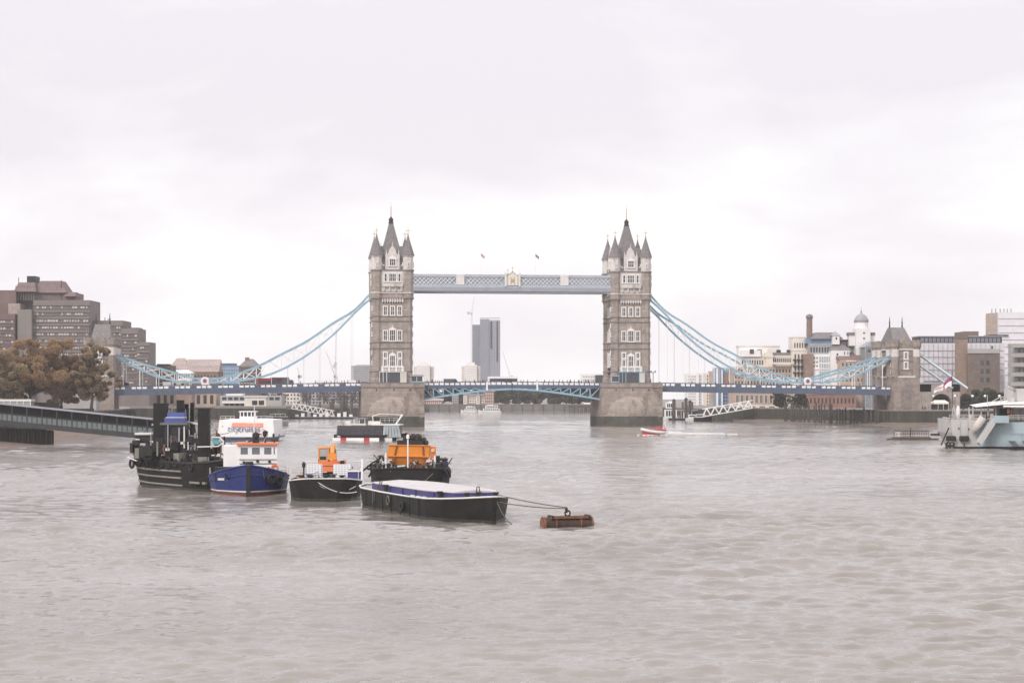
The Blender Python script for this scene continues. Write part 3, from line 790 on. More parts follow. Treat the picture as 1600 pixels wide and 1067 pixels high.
# ---- suspension chains
UPL = [(579, 459), (559, 480), (520, 505), (481, 532), (440, 553), (405, 571), (370, 584), (345, 590.5), (320, 594)]
LOL = [(579, 467), (564, 480), (523, 521), (473, 559), (422, 584.5), (385, 593), (350, 597), (320, 596)]
UPS = [(320, 594), (295, 589), (268, 581), (217.5, 567), (178, 553)]
LOS = [(320, 596), (293, 597), (268, 594), (241, 587), (217, 576), (190, 564), (178, 557)]
def curve_fn(pts):
    P = sorted(pts)
    xs = np.array([p[0] for p in P]); zs = np.array([p[1] for p in P])
    # gentle smoothing: cubic Hermite through the points
    d = np.gradient(zs, xs)
    def f(x):
        i = int(np.clip(np.searchsorted(xs, x) - 1, 0, len(xs) - 2)); h = xs[i + 1] - xs[i]; q = (x - xs[i]) / h
        return ((2 * q**3 - 3 * q**2 + 1) * zs[i] + (q**3 - 2 * q**2 + q) * h * d[i] + (-2 * q**3 + 3 * q**2) * zs[i + 1] + (q**3 - q**2) * h * d[i + 1])
    return f
def to_sz(pts): return [(abs(s), z) for s, z in (b_from_px(x, y, 4.5) for x, y in pts)]
cu_ul, cu_ll, cu_us, cu_ls = (curve_fn(to_sz(p)) for p in (UPL, LOL, UPS, LOS))
S_T, S_P, S_E = to_sz([UPL[0]])[0][0], to_sz([UPL[-1]])[0][0], to_sz([UPS[-1]])[0][0]
def make_chain(sgn, v, label):
    t = thing('suspension_chain', label, 'bridge chain', bw(0, v, 0), BT, 'suspension chains of the bridge')
    for nm, fu, a, b, n in (('upper_chord', cu_ul, S_T, S_P, 22), ('lower_chord', cu_ll, S_T, S_P, 22), ('upper_chord', cu_us, S_P, S_E, 12), ('lower_chord', cu_ls, S_P, S_E, 12)):
        m = MB()
        for i in range(n):
            x0, x1 = a + (b - a) * i / n, a + (b - a) * (i + 1) / n
            m.beam((x0 * sgn, 0, fu(x0)), (x1 * sgn, 0, fu(x1)), .5, .62)
        m.build(nm, M_teal, t)
    for fu, fl, a, b, n in ((cu_ul, cu_ll, S_T, S_P, 13), (cu_us, cu_ls, S_P, S_E, 6)):
        for i in range(n):
            x0, x1 = a + (b - a) * i / n, a + (b - a) * (i + 1) / n
            if fu(x1) - fl(x1) > .9:
                m = MB(); m.beam((x1 * sgn, 0, fu(x1) - .3), (x1 * sgn, 0, fl(x1) + .3), .2, .3, (0, 1, 0)); m.build('web_post', M_white, t)
            for k, (p, q) in enumerate((((x0, fu(x0)), (x1, fl(x1))), ((x0, fl(x0)), (x1, fu(x1))))):
                if max(fu(x0) - fl(x0), fu(x1) - fl(x1)) < 1.0: continue
                m = MB(); m.beam((p[0] * sgn, -.08 + .16 * k, p[1]), (q[0] * sgn, -.08 + .16 * k, q[1]), .16, .24, (0, 1, 0)); m.build('web_bar', M_white, t)
    # pin with roundel
    zp = cu_ul(S_P) - .2
    def disc(y0, y1, r, mt, nm):
        m = MB(); k = 20; P = [(S_P * sgn + r * math.cos(6.2832 * i / k), zp + r * math.sin(6.2832 * i / k)) for i in range(k)]; m.extr(P, y0, y1); return m.build(nm, mt, t)
    disc(-.55, .55, 1.35, M_white, 'pin_roundel'); disc(-.62, -.55, .8, M_teal, 'roundel_ring'); disc(-.68, -.62, .55, M_red, 'roundel_boss')
    m = MB(); m.bx(S_P * sgn - 1.2, S_P * sgn + 1.2, -.45, .3, 12.9, 14.5); m.build('pin_bracket', M_white, t)
    # hangers to the deck
    k = 0; s = 54.5
    while s < S_E - 1:
        fl = cu_ll if s < S_P else cu_ls; zd = 13.6 + (12.35 - 13.6) * (s - 51.7) / 82.5
        if fl(s) - zd > 1.3 and abs(s - S_P) > 2.5:
            m = MB(); m.tube([(s * sgn, 0, zd - .3), (s * sgn, 0, fl(s))], .085 if s < S_P else .15, 5); m.build('hanger', M_white, t)
        s += 5.5
for sgn, sd in ((-1, 'left'), (1, 'right')):
    make_chain(sgn, 4.9, f'near pale blue suspension chain of the {sd} side span with roundel')
    make_chain(sgn, 20.1, f'far pale blue suspension chain of the {sd} side span, across the road')

# ---- abutment towers
M_abut = mat('brown_abutment_stone', (0.30, 0.25, 0.22), 0.92, 0.25, 0.4, 0.3, brick=(1.3, 0.55, 0.75, 0.82), dirt=((0.16, 0.13, 0.115), 0.4, 0.55))
def make_abutment(sgn, label):
    """local x points away from the river"""
    t = thing('abutment_tower', label, 'bridge tower', bw(133.9 * sgn, 12.5, 0), BT if sgn > 0 else BT + math.pi, 'abutment towers of the bridge')
    m = MB()
    for y in (-8.2, 8.2): m.bx(.3, 9.7, y - 3.9, y + 3.9, -1, 17.0)
    m.build('plinth', M_abut, t)
    m = MB()
    for y in (-8.2, 8.2): m.bx(.9, 9.0, y - 3.0, y + 3.0, 17.0, 26.4)
    m.bx(1.2, 8.6, -5.2, 5.2, 21.5, 26.2); m.build('gatehouse_wall', M_abut, t)
    for sx in (1.15, 8.6):
        m = MB(); pts = [(-5.2, 21.5), (-5.2, 17.5), (-4.3, 19.2), (-2.4, 20.6), (0, 21.2), (2.4, 20.6), (4.3, 19.2), (5.2, 17.5), (5.2, 21.5)]
        n = len(pts); v = [(sx, a, b) for a, b in pts] + [(sx + .6, a, b) for a, b in pts]
        m.add(v, [tuple(range(n)), tuple(range(n, 2 * n))[::-1]] + [(i, (i + 1) % n, n + (i + 1) % n, n + i) for i in range(n)]); m.build('gate_arch', M_pale, t)
    for x in (1.0, 8.8):
        for y in (-11.0, -5.4, 5.4, 11.0):
            m = MB(); m.lathe([(1.55, 17.0), (1.45, 17.6), (1.35, 27.0), (1.7, 27.6), (1.7, 29.2)], x, y, 8, R(22.5)); tu = m.build('corner_turret', M_abut, t)
            m = MB()
            for k in range(8):
                a = R(45 * k); m.box(x + 1.5 * math.cos(a), y + 1.5 * math.sin(a), 29.5, .3, .7, .8, a)
            m.build('turret_battlement', M_abut, tu)
            m = MB(); m.lathe([(1.42, 24.0), (1.42, 26.6)], x, y, 8, R(22.5)); m.build('pale_band', M_pale, tu)
    m = MB()
    m.bx(.6, 9.3, -11.5, 11.5, 26.4, 26.9); m.bx(.5, 9.4, -12.2, -3.9, 16.7, 17.3); m.bx(.5, 9.4, 3.9, 12.2, 16.7, 17.3); m.build('string_course', M_pale, t)
    m = MB()
    for x0, x1, y0, y1 in ((1.0, 8.9, -11.4, -11.0), (1.0, 8.9, 11.0, 11.4), (.8, 1.2, -11, 11), (8.7, 9.1, -11, 11)):
        m.bx(x0, x1, y0, y1, 26.9, 28.0)
        n = 6 if x1 - x0 > 2 else 14
        for i in range(n):
            q = (i + .25) / n
            if x1 - x0 > 2: m.bx(x0 + (x1 - x0) * q, x0 + (x1 - x0) * (q + .5 / n), y0, y1, 28.0, 28.7)
            else: m.bx(x0, x1, y0 + (y1 - y0) * q, y0 + (y1 - y0) * (q + .5 / n), 28.0, 28.7)
    m.build('battlement', M_abut, t)
    m = MB()
    m.add([(1.4, -10.2, 27.4), (8.6, -10.2, 27.4), (8.6, 10.2, 27.4), (1.4, 10.2, 27.4), (2.4, -1.5, 34.6), (7.4, -1.5, 34.6), (7.4, 1.5, 34.6), (2.4, 1.5, 34.6)], [(0, 1, 5, 4), (1, 2, 6, 5), (2, 3, 7, 6), (3, 0, 4, 7), (4, 5, 6, 7), (3, 2, 1, 0)]); m.build('steep_roof', M_slate, t)
    for x in (2.6, 7.2):
        m = MB(); m.tube([(x, 0, 34.4), (x, 0, 38.4)], [.3, .08], 6); m.lathe([(.1, 36), (.34, 36.4), (.1, 36.8)], x, 0, 6); m.build('finial', M_dark, t)
    for z in (19.4, 22.6, 24.4):
        for y in (-8.2, 8.2): m = MB(); m.bx(.72, 9.18, y - 3.18, y + 3.18, z - .14, z + .14); m.build('moulding', M_trim, t)
    for x, y, a in ((1.3, -11.24, 0), (8.5, -11.24, 0), (.86, -9.6, R(-90)), (.86, -6.8, R(-90)), (.86, 8.2, R(-90))):
        for z in (18.2, 20.6, 23.2): inst('slit_window', W_S, t, (x, y, z), a)
    m = MB(); m.bx(3.2, 6.6, -12.3, -12.08, 6.0, 13.0); m.extr([(3.2, 13.0), (6.6, 13.0), (4.9, 14.8)], -12.3, -12.08); m.build('blind_arch', M_trim, t)
    for y, a in ((-11.22, 0), (11.22, R(180))):
        inst('window', W_DL, t, (4.9, y, 20.0), a); inst('window', W_DL, t, (4.9, y, 23.4), a)
        m = MB(); q = -1 if y < 0 else 1
        m.extr([(3.3, 26.9), (6.6, 26.9), (6.6, 29.0), (4.95, 31.6), (3.3, 29.0)], y, y - q * 2.5); m.build('dormer_gable', M_abut, t)
    return t
make_abutment(-1, 'left abutment tower of the bridge rising behind the brown trees')
make_abutment(1, 'right abutment gatehouse of the bridge with steep slate roof')
# landward ties of the chains
for v, lab in ((4.9, 'near pale blue landward chain sloping down past the right gatehouse'), (20.1, 'far pale blue landward chain sloping down past the right gatehouse')):
    t = thing('land_chain', lab, 'bridge chain', bw(143.4, v, 0), BT, 'landward chains of the bridge')
    m = MB(); m.beam((0, -.3, 26.0), (19, -.3, 13.0), .3, .9); m.beam((0, .3, 26.0), (19, .3, 13.0), .3, .9); m.build('chain_plate', M_teal, t)
    m = MB(); m.beam((0, -.5, 26.1), (19, -.5, 13.1), .12, .42); m.build('flange_plate', M_white, t)
# ================================================================== BANKS
M_earth = mat('bank_paving', (0.22, 0.205, 0.19), 0.9, 0.2, 0.1)
M_mud = mat('foreshore_shingle', (0.155, 0.115, 0.092), 0.9, 0.3, 0.35, 0.5, dirt=((0.075, 0.06, 0.05), 0.3, 0.55))
M_wall = mat('dark_river_wall_stone', (0.075, 0.068, 0.062), 0.9, 0.3, 0.35, 0.3, brick=(1.6, 0.6, 0.75, 0.8), dirt=((0.05, 0.05, 0.04), 0.3, 0.55))
M_sheet = mat('mossy_wall', (0.050, 0.050, 0.038), 0.9, 0.35, 0.4, 0.3, streak=True, dirt=((0.025, 0.026, 0.018), 0.4, 0.55))
LZ, RZ, FZ = 5.6, 5.0, 4.0
L_EDGE = [(-131, 330), (-131, 690), (-150, 780), (-166, 848), (-96, 848), (-96, 930), (-58, 950), (-52, 1166), (0, 1166)]
R_EDGE = [(0, 1166), (52, 1166), (66, 900), (80, 800), (108, 772), (124, 735), (131.5, 694), (205, 690), (290, 640), (420, 480)]
def land(name, edge, back, z):
    m = MB(); m.prism(edge + back, -2.5, z); o = m.build(name, M_earth); o['kind'] = 'structure'; return o
land('left_bank_ground', L_EDGE[:8], [(-52, 1700), (-1100, 1700), (-1100, 330)], LZ - .02)
land('far_bank_ground', [(-51.9, 1166), (51.9, 1166)], [(51.9, 2450), (-51.9, 2450)], FZ - .02)
land('right_bank_ground', R_EDGE[1:], [(1100, 480), (1100, 1700), (52, 1700)], RZ - .02)
def river_wall(pts, ztop, label, m=M_wall, th=1.0):
    t = thing('river_wall', label, 'river wall', (pts[0][0], pts[0][1], 0), 0, 'river walls')
    b, c = MB(), MB(); o = Vector((pts[0][0], pts[0][1]))
    for p, q in zip(pts, pts[1:]):
        a_, b_ = Vector(p) - o, Vector(q) - o
        b.beam((a_.x, a_.y, ztop / 2 - 1), (b_.x, b_.y, ztop / 2 - 1), th, ztop + 2)
        c.beam((a_.x, a_.y, ztop + .2), (b_.x, b_.y, ztop + .2), th + .3, .4)
    b.build('wall', m, t); c.build('coping', M_trim, t)
    L_ = sum((Vector(q) - Vector(p)).length for p, q in zip(pts, pts[1:]))
    bt = MB()                                        # buttress strips and fender posts give the face relief
    for p, q in zip(pts, pts[1:]):
        p, q = Vector(p), Vector(q); d = q - p; n = int(d.length / 6)
        for i in range(n):
            a = p + d * ((i + .5) / n) - o; bt.box(a.x, a.y, ztop / 2 - 1, .5, th + .5, ztop + 1.6, math.atan2(d.y, d.x))
    bt.build('fender_posts', M_timber, t, kind='stuff')
    return t
river_wall(L_EDGE[0:2], LZ, 'dark quay wall below the brown trees left of the bridge')
river_wall(L_EDGE[1:5], 4.6, 'long dark river wall behind the cruise boat, beyond the left span', M_sheet)
river_wall(L_EDGE[4:8], 4.0, 'low dark river wall beyond the left span beside the sloping white gangway')
river_wall([(-52, 1166), (52, 1166)], FZ, 'far grey river wall seen through the opening between the bridge towers', mat('far_wall', (0.16, 0.15, 0.145), 0.9, 0.2, 0.2))
river_wall(R_EDGE[1:4], 4.4, 'dark wharf wall behind the right pier of the bridge')
river_wall(R_EDGE[3:7], RZ, 'tall dark wharf wall below the right side span', M_sheet)
river_wall(R_EDGE[6:10], RZ, 'mossy embankment wall right of the gatehouse behind the warship flag', M_sheet)
def beach(pts_in, pts_out, z_in, label):
    n = 48; v = []; f = []; r = random.Random(2)
    for i in range(n + 1):
        q = i / n
        def lerp(P):
            k = q * (len(P) - 1); j = min(int(k), len(P) - 2); w = k - j; return Vector(P[j]) * (1 - w) + Vector(P[j + 1]) * w
        a, b = lerp(pts_in), lerp(pts_out)
        for j in range(6):
            w = j / 5; p = a * (1 - w) + b * w; v.append((p.x + r.uniform(-.6, .6), p.y + r.uniform(-.6, .6), z_in * (1 - w) - .6 * w + r.uniform(-.06, .06)))
    for i in range(n):
        for j in range(5): f.append((i * 6 + j, i * 6 + j + 1, (i + 1) * 6 + j + 1, (i + 1) * 6 + j))
    m = MB(); m.add(v, f, True); o = m.build('foreshore', M_mud); o['kind'] = 'structure'
beach([(-131, 380), (-131, 640)], [(-100, 380), (-97, 420), (-99, 450), (-103, 500), (-107, 560), (-128, 650)], 2.2, '')
beach([(88, 794), (107, 772), (123, 735), (130.5, 693.4), (205, 689.4)], [(86, 776), (101, 752), (114, 716), (124, 668), (205, 668)], 1.1, '')

# ================================================================== BUILDINGS
def wmesh(w, h, d=.12, m=None, fr=None):
    k = MB(); k.m = 0; k.bx(-w / 2, w / 2, -d * .4, .1, 0, h)
    if fr:
        k.m = 1; k.bx(-w / 2 - .12, w / 2 + .12, -d, .1, -.18, 0); k.bx(-w / 2 - .12, -w / 2, -d, .1, 0, h + .12); k.bx(w / 2, w / 2 + .12, -d, .1, 0, h + .12); k.bx(-w / 2, w / 2, -d, .1, h, h + .12); k.bx(-.05, .05, -d * .8, .1, 0, h)
    return k.mesh('window', [m or M_glass, fr or M_white])
class Bld:
    """a building whose local origin is the middle of its front face on the ground; y runs back"""
    def __init__(s, label, cat, px, Y, zb, rz=0.0, name='building', group=None):
        s.t = thing(name, label, cat, (gx(px, Y), Y, zb), rz, group); s.Y = Y; s.zb = zb; s.pxc = px
    def X(s, px): return (px - s.pxc) / F * s.Y
    def Z(s, py): return gz(py, s.Y) - s.zb
    def wall(s, p0, p1, pt, pb=None, m=None, y0=0, dep=14, name='wall', cap=None):
        k = MB(); z0 = -.5 if pb is None else s.Z(pb); k.bx(s.X(p0), s.X(p1), y0, y0 + dep, z0, s.Z(pt)); o = k.build(name, m, s.t)
        if cap:
            k = MB(); k.bx(s.X(p0) - .2, s.X(p1) + .2, y0 - .2, y0 + dep + .2, s.Z(pt), s.Z(pt) + .5); k.build('cornice', cap, s.t)
        return o
    def wins(s, p0, p1, pt, pb, nx, nz, y0=0, fw=.55, fh=.6, glass=None, frame=None, name='window', parts=None, skip=0.0):
        x0, x1, z0, z1 = s.X(p0), s.X(p1), s.Z(pb), s.Z(pt); cw, ch = (x1 - x0) / nx, (z1 - z0) / nz
        big = (cw * fw * F / s.Y >= 3.2) if parts is None else parts
        rr = random.Random(int(p0 * 7 + pt))
        if big and nx * nz <= 120:
            me = wmesh(cw * fw, ch * fh, .16, glass, frame)
            for i in range(nx):
                for j in range(nz):
                    if rr.random() < skip: continue
                    inst(name, me, s.t, (x0 + cw * (i + .5), y0, z0 + ch * (j + (1 - fh) / 2)))
        else:
            k = MB()
            for i in range(nx):
                for j in range(nz):
                    if rr.random() < skip: continue
                    xx = x0 + cw * (i + .5); zz = z0 + ch * (j + .5); k.m = 0
                    k.bx(xx - cw * fw / 2, xx + cw * fw / 2, y0 - .06, y0 + .1, zz - ch * fh / 2, zz + ch * fh / 2)
                    if frame: k.m = 1; k.bx(xx - cw * fw / 2 - .1, xx + cw * fw / 2 + .1, y0 - .16, y0 + .1, zz - ch * fh / 2 - .2, zz - ch * fh / 2)
            k.build('window_rows', [glass or M_glass, frame or M_white], s.t, kind='stuff')
    def bands(s, p0, p1, ys, hpx, y0=0, m=None, name='window_band'):
        for py in ys:
            k = MB(); k.bx(s.X(p0), s.X(p1), y0 - .1, y0 + .1, s.Z(py + hpx / 2), s.Z(py - hpx / 2)); k.build(name, m or M_glass, s.t)
    def roof(s, p0, p1, pe, pr, m, y0=0, dep=14, kind='gable_x', inset=0.25, name='roof'):
        x0, x1, z0, z1 = s.X(p0) - .3, s.X(p1) + .3, s.Z(pe), s.Z(pr); y1 = y0 + dep + .3; y0 -= .3; ym = (y0 + y1) / 2; k = MB()
        if kind == 'gable_x':   # ridge along x
            k.add([(x0, y0, z0), (x1, y0, z0), (x1, y1, z0), (x0, y1, z0), (x0, ym, z1), (x1, ym, z1)], [(0, 1, 5, 4), (2, 3, 4, 5), (0, 4, 3), (1, 2, 5), (3, 2, 1, 0)])
        elif kind == 'hip':
            a = (x1 - x0) * inset
            k.add([(x0, y0, z0), (x1, y0, z0), (x1, y1, z0), (x0, y1, z0), (x0 + a, ym, z1), (x1 - a, ym, z1)], [(0, 1, 5, 4), (2, 3, 4, 5), (0, 4, 3), (1, 2, 5), (3, 2, 1, 0)])
        elif kind == 'gable_y':  # gable faces the river
            xm = (x0 + x1) / 2
            k.add([(x0, y0, z0), (x1, y0, z0), (x1, y1, z0), (x0, y1, z0), (xm, y0, z1), (xm, y1, z1)], [(0, 1, 4), (2, 3, 5), (0, 4, 5, 3), (1, 2, 5, 4), (3, 2, 1, 0)])
        elif kind == 'shed':
            k.add([(x0, y0, z0), (x1, y0, z0), (x1, y1, z1), (x0, y1, z1), (x0, y1, z0), (x1, y1, z0)], [(0, 1, 2, 3), (4, 3, 2, 5), (0, 3, 4), (1, 5, 2), (0, 4, 5, 1)])
        elif kind == 'mansard':
            a = min((x1 - x0) * inset, 3); d = min(3, dep * .25)
            k.add([(x0, y0, z0), (x1, y0, z0), (x1, y1, z0), (x0, y1, z0), (x0 + a, y0 + d, z1), (x1 - a, y0 + d, z1), (x1 - a, y1 - d, z1), (x0 + a, y1 - d, z1)], [(0, 1, 5, 4), (1, 2, 6, 5), (2, 3, 7, 6), (3, 0, 4, 7), (4, 5, 6, 7), (3, 2, 1, 0)])
        return k.build(name, m, s.t)
    def lathe(s, px, prof_px, m, y0=6, n=12, name='dome', smooth=True):
        """profile of (radius px, py)"""
        k = MB(); k.lathe([(max(.02, r / F * s.Y), s.Z(py)) for r, py in prof_px], s.X(px), y0, n, 0, smooth); return k.build(name, m, s.t)

M_hotel = mat('brown_ribbed_concrete', (0.19, 0.163, 0.153), 0.9, 0.12, 0.15, 0.2)
M_hotel2 = mat('red_brown_panel', (0.165, 0.115, 0.105), 0.9, 0.15, 0.15)
M_hotel3 = mat('grey_brown_lift_shaft', (0.20, 0.18, 0.165), 0.9, 0.1, 0.12, streak=True)
M_hglass = mat('hotel_glazing', (0.15, 0.13, 0.125), 0.3, 0.3, 0.6)
M_curt = mat('pale_curtain', (0.52, 0.48, 0.46), 0.8, 0.2, 1.0)
M_roofbr = mat('brown_metal_roof', (0.165, 0.115, 0.11), 0.7, 0.15, 0.5)
# ---- stepped brown hotel on the left
h = Bld('huge stepped brown concrete hotel behind the trees at left', 'hotel', 100, 850, LZ, name='hotel')
def slab(p0, p1, pt, y0, dep, m, rows_from=None, cur=0.5, step=10.5):
    h.wall(p0, p1, pt, None, m, y0, dep)
    py = (rows_from or pt + 11); rr = random.Random(int(p0 * 3 + pt))
    while py < 600:
        k = MB(); k.bx(h.X(p0 + .6), h.X(p1 - .6), y0 - .25, y0 + .1, h.Z(py + 3.0), h.Z(py - 2.6)); o = k.build('window_band', M_hglass, h.t)
        k = MB(); n = max(2, int((p1 - p0) / 4.2))
        for i in range(n):
            if rr.random() < cur:
                a = p0 + 1 + (p1 - p0 - 2) * i / n; k.bx(h.X(a), h.X(a + (p1 - p0 - 2) / n * rr.choice((.45, .7, .8))), y0 - .3, y0 - .2, h.Z(py + 1.6), h.Z(py - 1.4))
        if k.v: k.build('curtains', M_curt, o, kind='stuff')
        k = MB(); k.bx(h.X(p0) - .1, h.X(p1) + .1, y0 - .7, y0 + .1, h.Z(py - 2.6), h.Z(py - 4.6)); k.build('ledge', m, h.t)
        py += step
slab(52, 140, 469, 0, 22, M_hotel, 480, .62)
slab(140, 187, 500, 6, 20, M_hotel, 511, .4)
slab(187, 214, 513, 3, 18, M_hotel, 524, .35)
slab(214, 233, 534.5, 0, 16, M_hotel, 543, .3)
slab(-60, 27, 491, -4, 24, M_hotel2, 503, .5)
h.wall(30, 52, 484, None, M_hotel3, -3, 20, name='stair_shaft')
h.wall(-30, 22, 453, 491, M_hotel2, 3, 20); h.wall(12, 30, 474, 491, mat('brown_terrace', (0.33, 0.27, 0.25), 0.9), 1, 10, name='terrace')
h.wall(28, 112, 456, 469.2, M_roofbr, 8, 16, name='attic'); h.bands(30, 76, (463,), 7, 8, M_hglass)
h.roof(19, 52, 455, 440, M_roofbr, 4, 14, 'mansard', .14); h.roof(45, 98, 456.2, 437, M_roofbr, 7, 14, 'mansard', .2); h.roof(96, 112, 462, 455, M_roofbr, 6, 10, 'mansard', .1)
h.wall(34, 47.5, 429.5, 442, M_dark, 9, 8, name='plant_room')
k = MB(); n = 8
for i in range(n): xx = h.X(20 + i * 4); k.bx(xx - .12, xx + .12, 5.0, 5.4, h.Z(468), h.Z(446))
k.build('roof_ribs', M_hotel, h.t, kind='stuff')
for px, pt in ((22, 432), (89, 436), (158, 495), (163, 497)):
    k = MB(); k.tube([(h.X(px), 8, h.Z(470 if px < 100 else 502)), (h.X(px), 8, h.Z(pt))], .15, 4); k.build('antenna', M_dark, h.t)
h.wall(200, 212, 511.2, 513, M_roofbr, 6, 10, name='plant_room')

h.wall(18, 56, 457, None, M_hotel, 11, 8)
# ---- left, beyond the span
M_bbr = mat('brown_brick', (0.27, 0.19, 0.155), 0.9, 0.15, 0.3, brick=(2.2, .7, .8, .85))
M_buff = mat('buff_brick', (0.44, 0.34, 0.27), 0.9, 0.15, 0.3, brick=(2.2, .8, .85, .88))
M_cream = mat('cream_render', (0.66, 0.60, 0.53), 0.85, 0.1, 0.3, dirt=((0.45, 0.40, 0.35), .3, .62))
M_redbr = mat('red_brick', (0.26, 0.15, 0.12), 0.9, 0.15, 0.3, brick=(2.2, .8, .85, .88))
M_whr = mat('white_render', (0.72, 0.70, 0.69), 0.8, 0.07, 0.3, dirt=((0.52, 0.5, 0.48), .25, .64))
M_grc = mat('grey_concrete', (0.36, 0.35, 0.345), 0.9, 0.12, 0.2)
M_bgl = mat('blue_office_glass', (0.16, 0.24, 0.36), 0.25, 0.25, 0.3)
M_dbr = mat('dark_brick', (0.175, 0.135, 0.115), 0.9, 0.2, 0.3, brick=(2.0, .7, .8, .85))
M_roofp = mat('pink_grey_roof', (0.36, 0.29, 0.27), 0.8, 0.15, 0.4)
b = Bld('brown brick flats with rows of skylights in a pinkish roof', 'building', 303, 900, LZ)
b.wall(263, 341, 581, None, M_bbr, 0, 16); b.roof(263, 293, 577, 559, M_roofp, 1, 15, 'hip', .3); b.roof(290, 341, 581, 561, M_roofp, 0, 14, 'gable_x')
b.wins(264, 274, 571, 579, 2, 1, -.1, .7, .8, M_glass, M_white); b.wins(292, 338, 584, 600, 9, 2, 0, .5, .5, M_glass, M_white); b.wins(292, 338, 564, 578, 11, 3, 1.4, .5, .45, M_curt)
b = Bld('low dark brick block right of the big hotel', 'building', 250, 880, LZ); b.wall(230, 268, 571, None, M_dbr, 0, 12); b.wins(232, 266, 574, 600, 6, 3, 0, .5, .5, M_glass, M_white); b.wall(243, 262, 568.5, 571, M_dark, 3, 6, name='plant_room')
b = Bld('small white pavilion with arched windows above the left span', 'pavilion', 288, 800, LZ, name='pavilion'); b.wall(278, 298, 583, 594, M_whr, 0, 8); b.wall(276, 300, 594, None, M_bbr, -.2, 8.6, name='basement'); b.roof(277, 299, 583, 577.5, M_whr, 0, 8, 'hip', .35); b.wins(279, 297, 584, 592, 5, 1, 0, .6, .8)
b = Bld('blue glass office block beyond the left span', 'building', 356, 960, LZ); b.wall(338, 375, 571, None, M_bgl, 0, 14); b.wall(340, 366, 567.5, 571, MATS['deep_blue_paint'], 2, 8, name='plant_room'); b.wins(339, 374, 573, 600, 9, 5, 0, .75, .7, mat('sky_glass', (0.30, 0.38, 0.47), .2, .2, .5))
b = Bld('dark gabled house with a chimney beyond the left chain', 'house', 388, 900, LZ, name='gabled_house'); b.wall(373, 403, 572, None, M_dbr, 0, 12); b.roof(372, 404, 574, 560.5, M_slate, 0, 12, 'hip', .35); b.wall(380.5, 386, 558, 566, M_bbr, 5, 3, name='chimney'); b.wins(375, 401, 576, 600, 5, 3, 0, .45, .5, M_glass, M_white)
b = Bld('long buff warehouse with tall arches below the left span', 'warehouse', 285, 872, LZ, name='warehouse'); b.wall(220, 338, 603, None, M_buff, 0, 14); b.wins(222, 336, 606, 614, 13, 1, 0, .4, .6, M_glass, M_white); b.wins(222, 336, 616, 632, 11, 1, 0, .5, .85, M_dark)
b = Bld('white low terminal building with horizontal window strips', 'building', 392, 866, LZ); b.wall(344, 440, 618, None, M_grc, 0, 12); b.wall(352, 378, 612, 618, M_whr, 2, 8); b.wins(346, 438, 619.5, 626, 10, 1, 0, .75, .7); b.wall(348, 402, 627, 630, M_whr, -1.5, 1.5, name='balcony'); b.wins(350, 400, 630.5, 634, 6, 1, -.1, .7, .9)
b = Bld('small pale hut with two dark doors on the left wharf', 'hut', 398, 852, LZ, name='hut'); b.wall(381, 415, 621, None, M_cream, 1.5, 5); b.roof(380, 416, 621, 618, M_lead, 1.5, 5, 'gable_x'); b.wins(392, 413, 625.5, 633, 2, 1, 1.5, .8, .95, M_dark)
b = Bld('grey apartment terrace behind the bare trees on the left', 'building', 510, 1010, FZ); b.wall(405, 470, 606, None, M_cream, 0, 12); b.wins(407, 468, 608, 632, 12, 4, 0, .5, .5, M_glass, M_white); b.wall(470, 570, 611, None, M_grc, -2, 12); b.wins(472, 568, 612, 636, 18, 5, -2, .55, .5)
b = Bld('grey gridded office slab left of the left tower', 'office block', 564, 1300, FZ, name='office_block'); b.wall(549, 598, 571, None, M_grc, 0, 20); b.wins(550, 597, 572, 602, 15, 9, 0, .65, .6, mat('grey_glass', (0.19, 0.20, 0.23), .3, .2, .4)); b.wall(556, 580, 569.8, 571, M_lead, 4, 8, name='plant_room')
b = Bld('low white building line beyond the left span', 'building', 520, 1200, FZ); b.wall(492, 556, 594, None, M_whr, 0, 10); b.wins(494, 554, 596, 602, 14, 1, 0, .6, .6, M_grc)

# ---- seen through the bridge opening
M_sky1 = mat('blue_grey_tower_cladding', (0.20, 0.21, 0.25), 0.5, 0.1, 0.1)
M_sky2 = mat('grey_tower_grid', (0.30, 0.31, 0.35), 0.5, 0.1, 0.1)
M_twg = mat('tower_glass', (0.13, 0.14, 0.18), 0.3, 0.2, 0.4)
b = Bld('tall blue grey twin slab skyscraper seen between the bridge towers', 'skyscraper', 760, 2200, FZ, name='skyscraper')
b.wall(737.5, 753, 507, None, M_sky1, 6, 22); b.wall(750, 764, 498.5, None, mat('tower_core', (0.20, 0.20, 0.235), .6, .08, .1), 0, 26); b.wall(764, 781.5, 500, None, M_sky2, 1, 24)
b.wins(764.5, 781, 502, 598, 7, 34, 1, .6, .62, M_twg); b.wins(738, 750, 509, 598, 5, 32, 6, .7, .35, M_twg); b.wall(766.5, 769, 502, 545, M_dark, .4, 1, name='recess_shaft'); b.wall(776, 778, 502, 565, M_dark, .4, 1, name='recess_shaft')
k = MB()
for i in range(12): xx = b.X(750.5 + i * 2.8); k.bx(xx - .15, xx + .15, 1, 1.3, b.Z(500.5), b.Z(496)); 
k.bx(b.X(750), b.X(781), 1, 1.3, b.Z(497), b.Z(496.2)); k.build('roof_screen', M_lead, b.t, kind='stuff')
